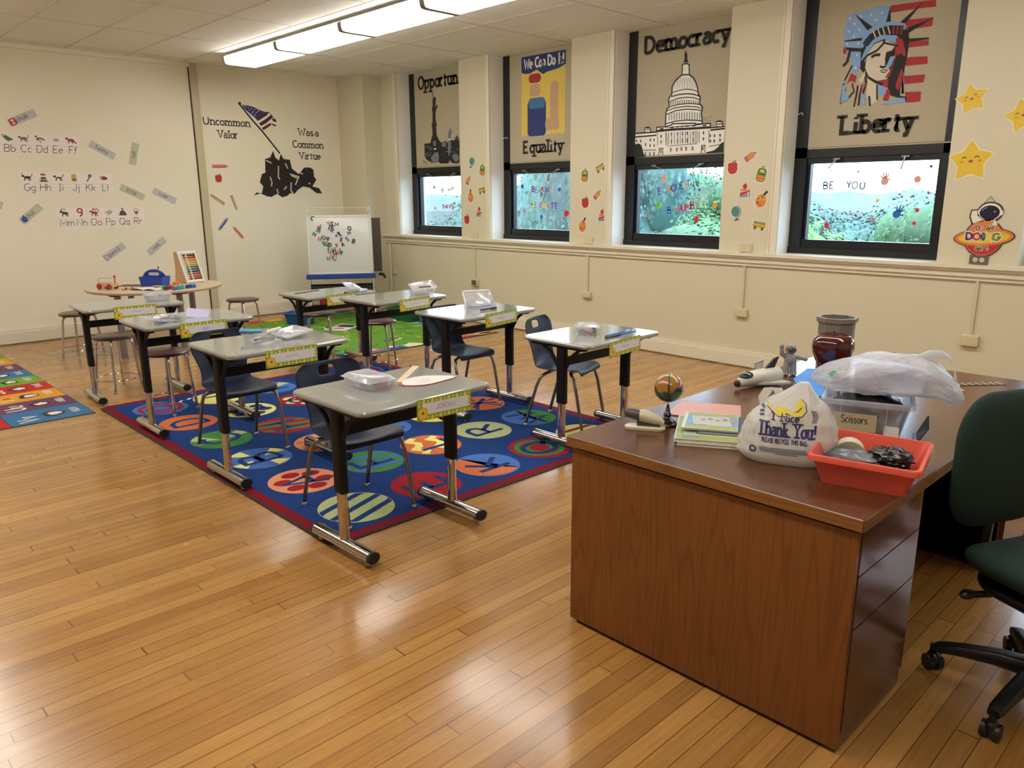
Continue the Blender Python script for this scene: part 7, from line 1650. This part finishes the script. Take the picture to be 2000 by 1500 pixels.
LM = [leaf_mat('leaves yellow green', '#2a4a1a', '#5a8a34'), leaf_mat('leaves mid green', '#1a3a22', '#3f6e46'), leaf_mat('leaves blue green', '#153836', '#2f5f58')]
bark = M('bark', '#4a3d31', .9)
def crown_mesh(seed, nblob, nleaf, size):
    R_ = random.Random(seed); bl = []
    for k in range(nblob):
        a, h = R_.uniform(0, 2*pi), R_.uniform(-.75, .85); r = sqrt(max(.05, 1-h*h))*R_.uniform(.35, .8)
        bl.append((Vector((r*cos(a), r*sin(a), h*.9)), R_.uniform(.28, .46)))
    b = MB(); b.ball((0, 0, 0), (.62, .62, .6), 0, 14, 8)
    for c, r in bl:
        b.ball(tuple(c), r*.72, 0, 10, 6)
        for q in range(nleaf//nblob):
            d = Vector((R_.gauss(0, 1), R_.gauss(0, 1), R_.gauss(0, 1))).normalized()
            if d.z < -.55: continue
            p = c+d*r*R_.uniform(.82, 1.08); nrm = (d+Vector((R_.uniform(-.6, .6), R_.uniform(-.6, .6), R_.uniform(-.2, .7)))).normalized()
            u = nrm.orthogonal().normalized(); v = nrm.cross(u); an = R_.uniform(0, 6.28); uu = u*cos(an)+v*sin(an); v2 = nrm.cross(uu); s = size*R_.uniform(.6, 1.35)
            b.add([tuple(p-uu*s), tuple(p+v2*s*.55), tuple(p+uu*s), tuple(p-v2*s*.55)], [(0, 1, 2, 3)])
    return b
protos = []
for k in range(3):
    root = thing('tree', 'x', 'tree', (0, 0, -50), 0)
    c_ = crown_mesh(k+11, 34, 20000, .024); c_.build('crown', LM[k], root)
    b = MB(); b.tube([(0, 0, -2.4), (.02, 0, -1.2), (0, .02, .1)], [.09, .07, .035], 0, 9)
    for q in range(5): a = q*1.3; b.tube([(0, 0, -.7+.1*q), (.3*cos(a), .3*sin(a), -.2+.1*q), (.55*cos(a), .55*sin(a), .25+.08*q)], [.03, .02, .01], 0, 6)
    b.build('trunk', bark, root); protos.append(root)
used = [False]*3
def tree(k, x, y, top, r, label, hs=1.0):
    o = protos[k] if not used[k] else dup(protos[k]); used[k] = True
    rz = r*hs; o.location = (x, y, top-rz*.98); o.scale = (r, r, rz); o.rotation_euler = (0, 0, x*1.7+y); o['label'] = label; o['group'] = 'trees seen through the windows'
# seen through the Liberty window
tree(0, 33, 16.2, .15, 5.2, 'yellow green tree at the left of the Liberty window'); tree(0, 31, 11.6, -1.1, 4.4, 'round pale green tree in the middle of the Liberty window'); tree(1, 29, 8.7, -2.0, 3.8, 'mid green tree at the lower right of the Liberty window')
tree(2, 46, 17.5, .6, 5.5, 'blue green tree behind the round one in the Liberty window'); tree(1, 44, 13.5, 1.0, 5.0, 'mid green tree beyond the Liberty window on the right'); tree(2, 60, 27, 1.6, 7, 'blue green tree farther off through the Liberty window'); tree(2, 62, 20, 1.9, 6.5, 'far blue green tree at the right skyline of the Liberty window')
# Democracy window
tree(2, 17.5, 14.6, 4.2, 2.7, 'tall dark tree filling the left of the Democracy window', 1.7); tree(1, 26, 16.6, .25, 4.0, 'bright green tree at the right of the Democracy window'); tree(0, 22, 13.6, -2.2, 3.0, 'low yellow green tree at the bottom of the Democracy window'); tree(2, 50, 34.5, 2.0, 6, 'far blue green tree behind the Democracy lettering')
tree(1, 40, 24.5, 2.6, 4.6, 'mid green tree on the skyline at the right of the Democracy window')
# Equality window
tree(2, 22, 21.6, 2.35, 3.6, 'blue green tree at the left of the Equality window'); tree(1, 23, 19.6, 2.1, 3.2, 'mid green tree at the right of the Equality window'); tree(2, 27, 26.5, 2.2, 4, 'second blue green tree in the Equality window'); tree(1, 20, 18.6, -1.0, 2.6, 'low bushy tree under the Equality lettering')
# Opportunity window
tree(2, 60, 74, .6, 9, 'distant blue green tree in the Opportunity window'); tree(1, 38, 44, -2.2, 5, 'mid green tree low in the Opportunity window'); tree(0, 34, 43, -3.0, 4, 'pale green tree low at the left of the Opportunity window'); tree(1, 66, 70, 1.0, 9, 'far green tree at the right of the Opportunity window'); tree(2, 52, 73, .3, 8, 'farthest blue green tree in the Opportunity window')
tree(1, 32, 4.2, -.6, 5, 'mid green tree beyond the frame, past the Liberty window'); tree(2, 48, 5, 1.2, 7, 'blue green tree past the Liberty window')
# far wooded ridge
b = MB(); vs = []; fs = []; nx, ny = 8, 260
for j in range(ny+1):
    a = radians(-8+76*j/ny)
    for i in range(nx+1):
        r = 190+i*14; z = -18.0+i*2.5+.9*NZ.noise(Vector((j*.2, i*.8, 2)))+.5*NZ.noise(Vector((j*.9, i*1.7, 5)))
        vs.append((r*cos(a), r*sin(a), z)); k = nx+1
        if i < nx and j < ny: fs.append((j*k+i, j*k+i+1, (j+1)*k+i+1, (j+1)*k+i))
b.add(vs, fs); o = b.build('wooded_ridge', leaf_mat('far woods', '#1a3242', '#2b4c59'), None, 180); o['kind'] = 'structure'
b = MB(); b.rbox(27, 24.0, -7.3, -1.4, 8, 7, .1, .05); tag(b.build('shed_roof', M('pale roof', '#d9d6d0', .7)), 'pale flat roof low in the Equality window', 'building')
b = MB(); b.cyl((18.5, 18.6, -8), (18.5, 18.6, 3.2), .05); tag(b.build('flag_pole', M('pole white', '#c9ccd0', .4)), 'pale pole outside the Equality window', 'pole')
for (p0, p1, lb) in (((22, -4, -1.05), (22, 26, -1.25), 'overhead wire crossing low in the Liberty and Democracy windows'),):
    b = MB(); b.tube([(p0[0], p0[1]+(p1[1]-p0[1])*q/20, p0[2]+(p1[2]-p0[2])*q/20-.25*sin(pi*q/20)) for q in range(21)], .012, 0, 6); tag(b.build('overhead_wire', M('wire', '#3a3d42', .6)), lb, 'wire')
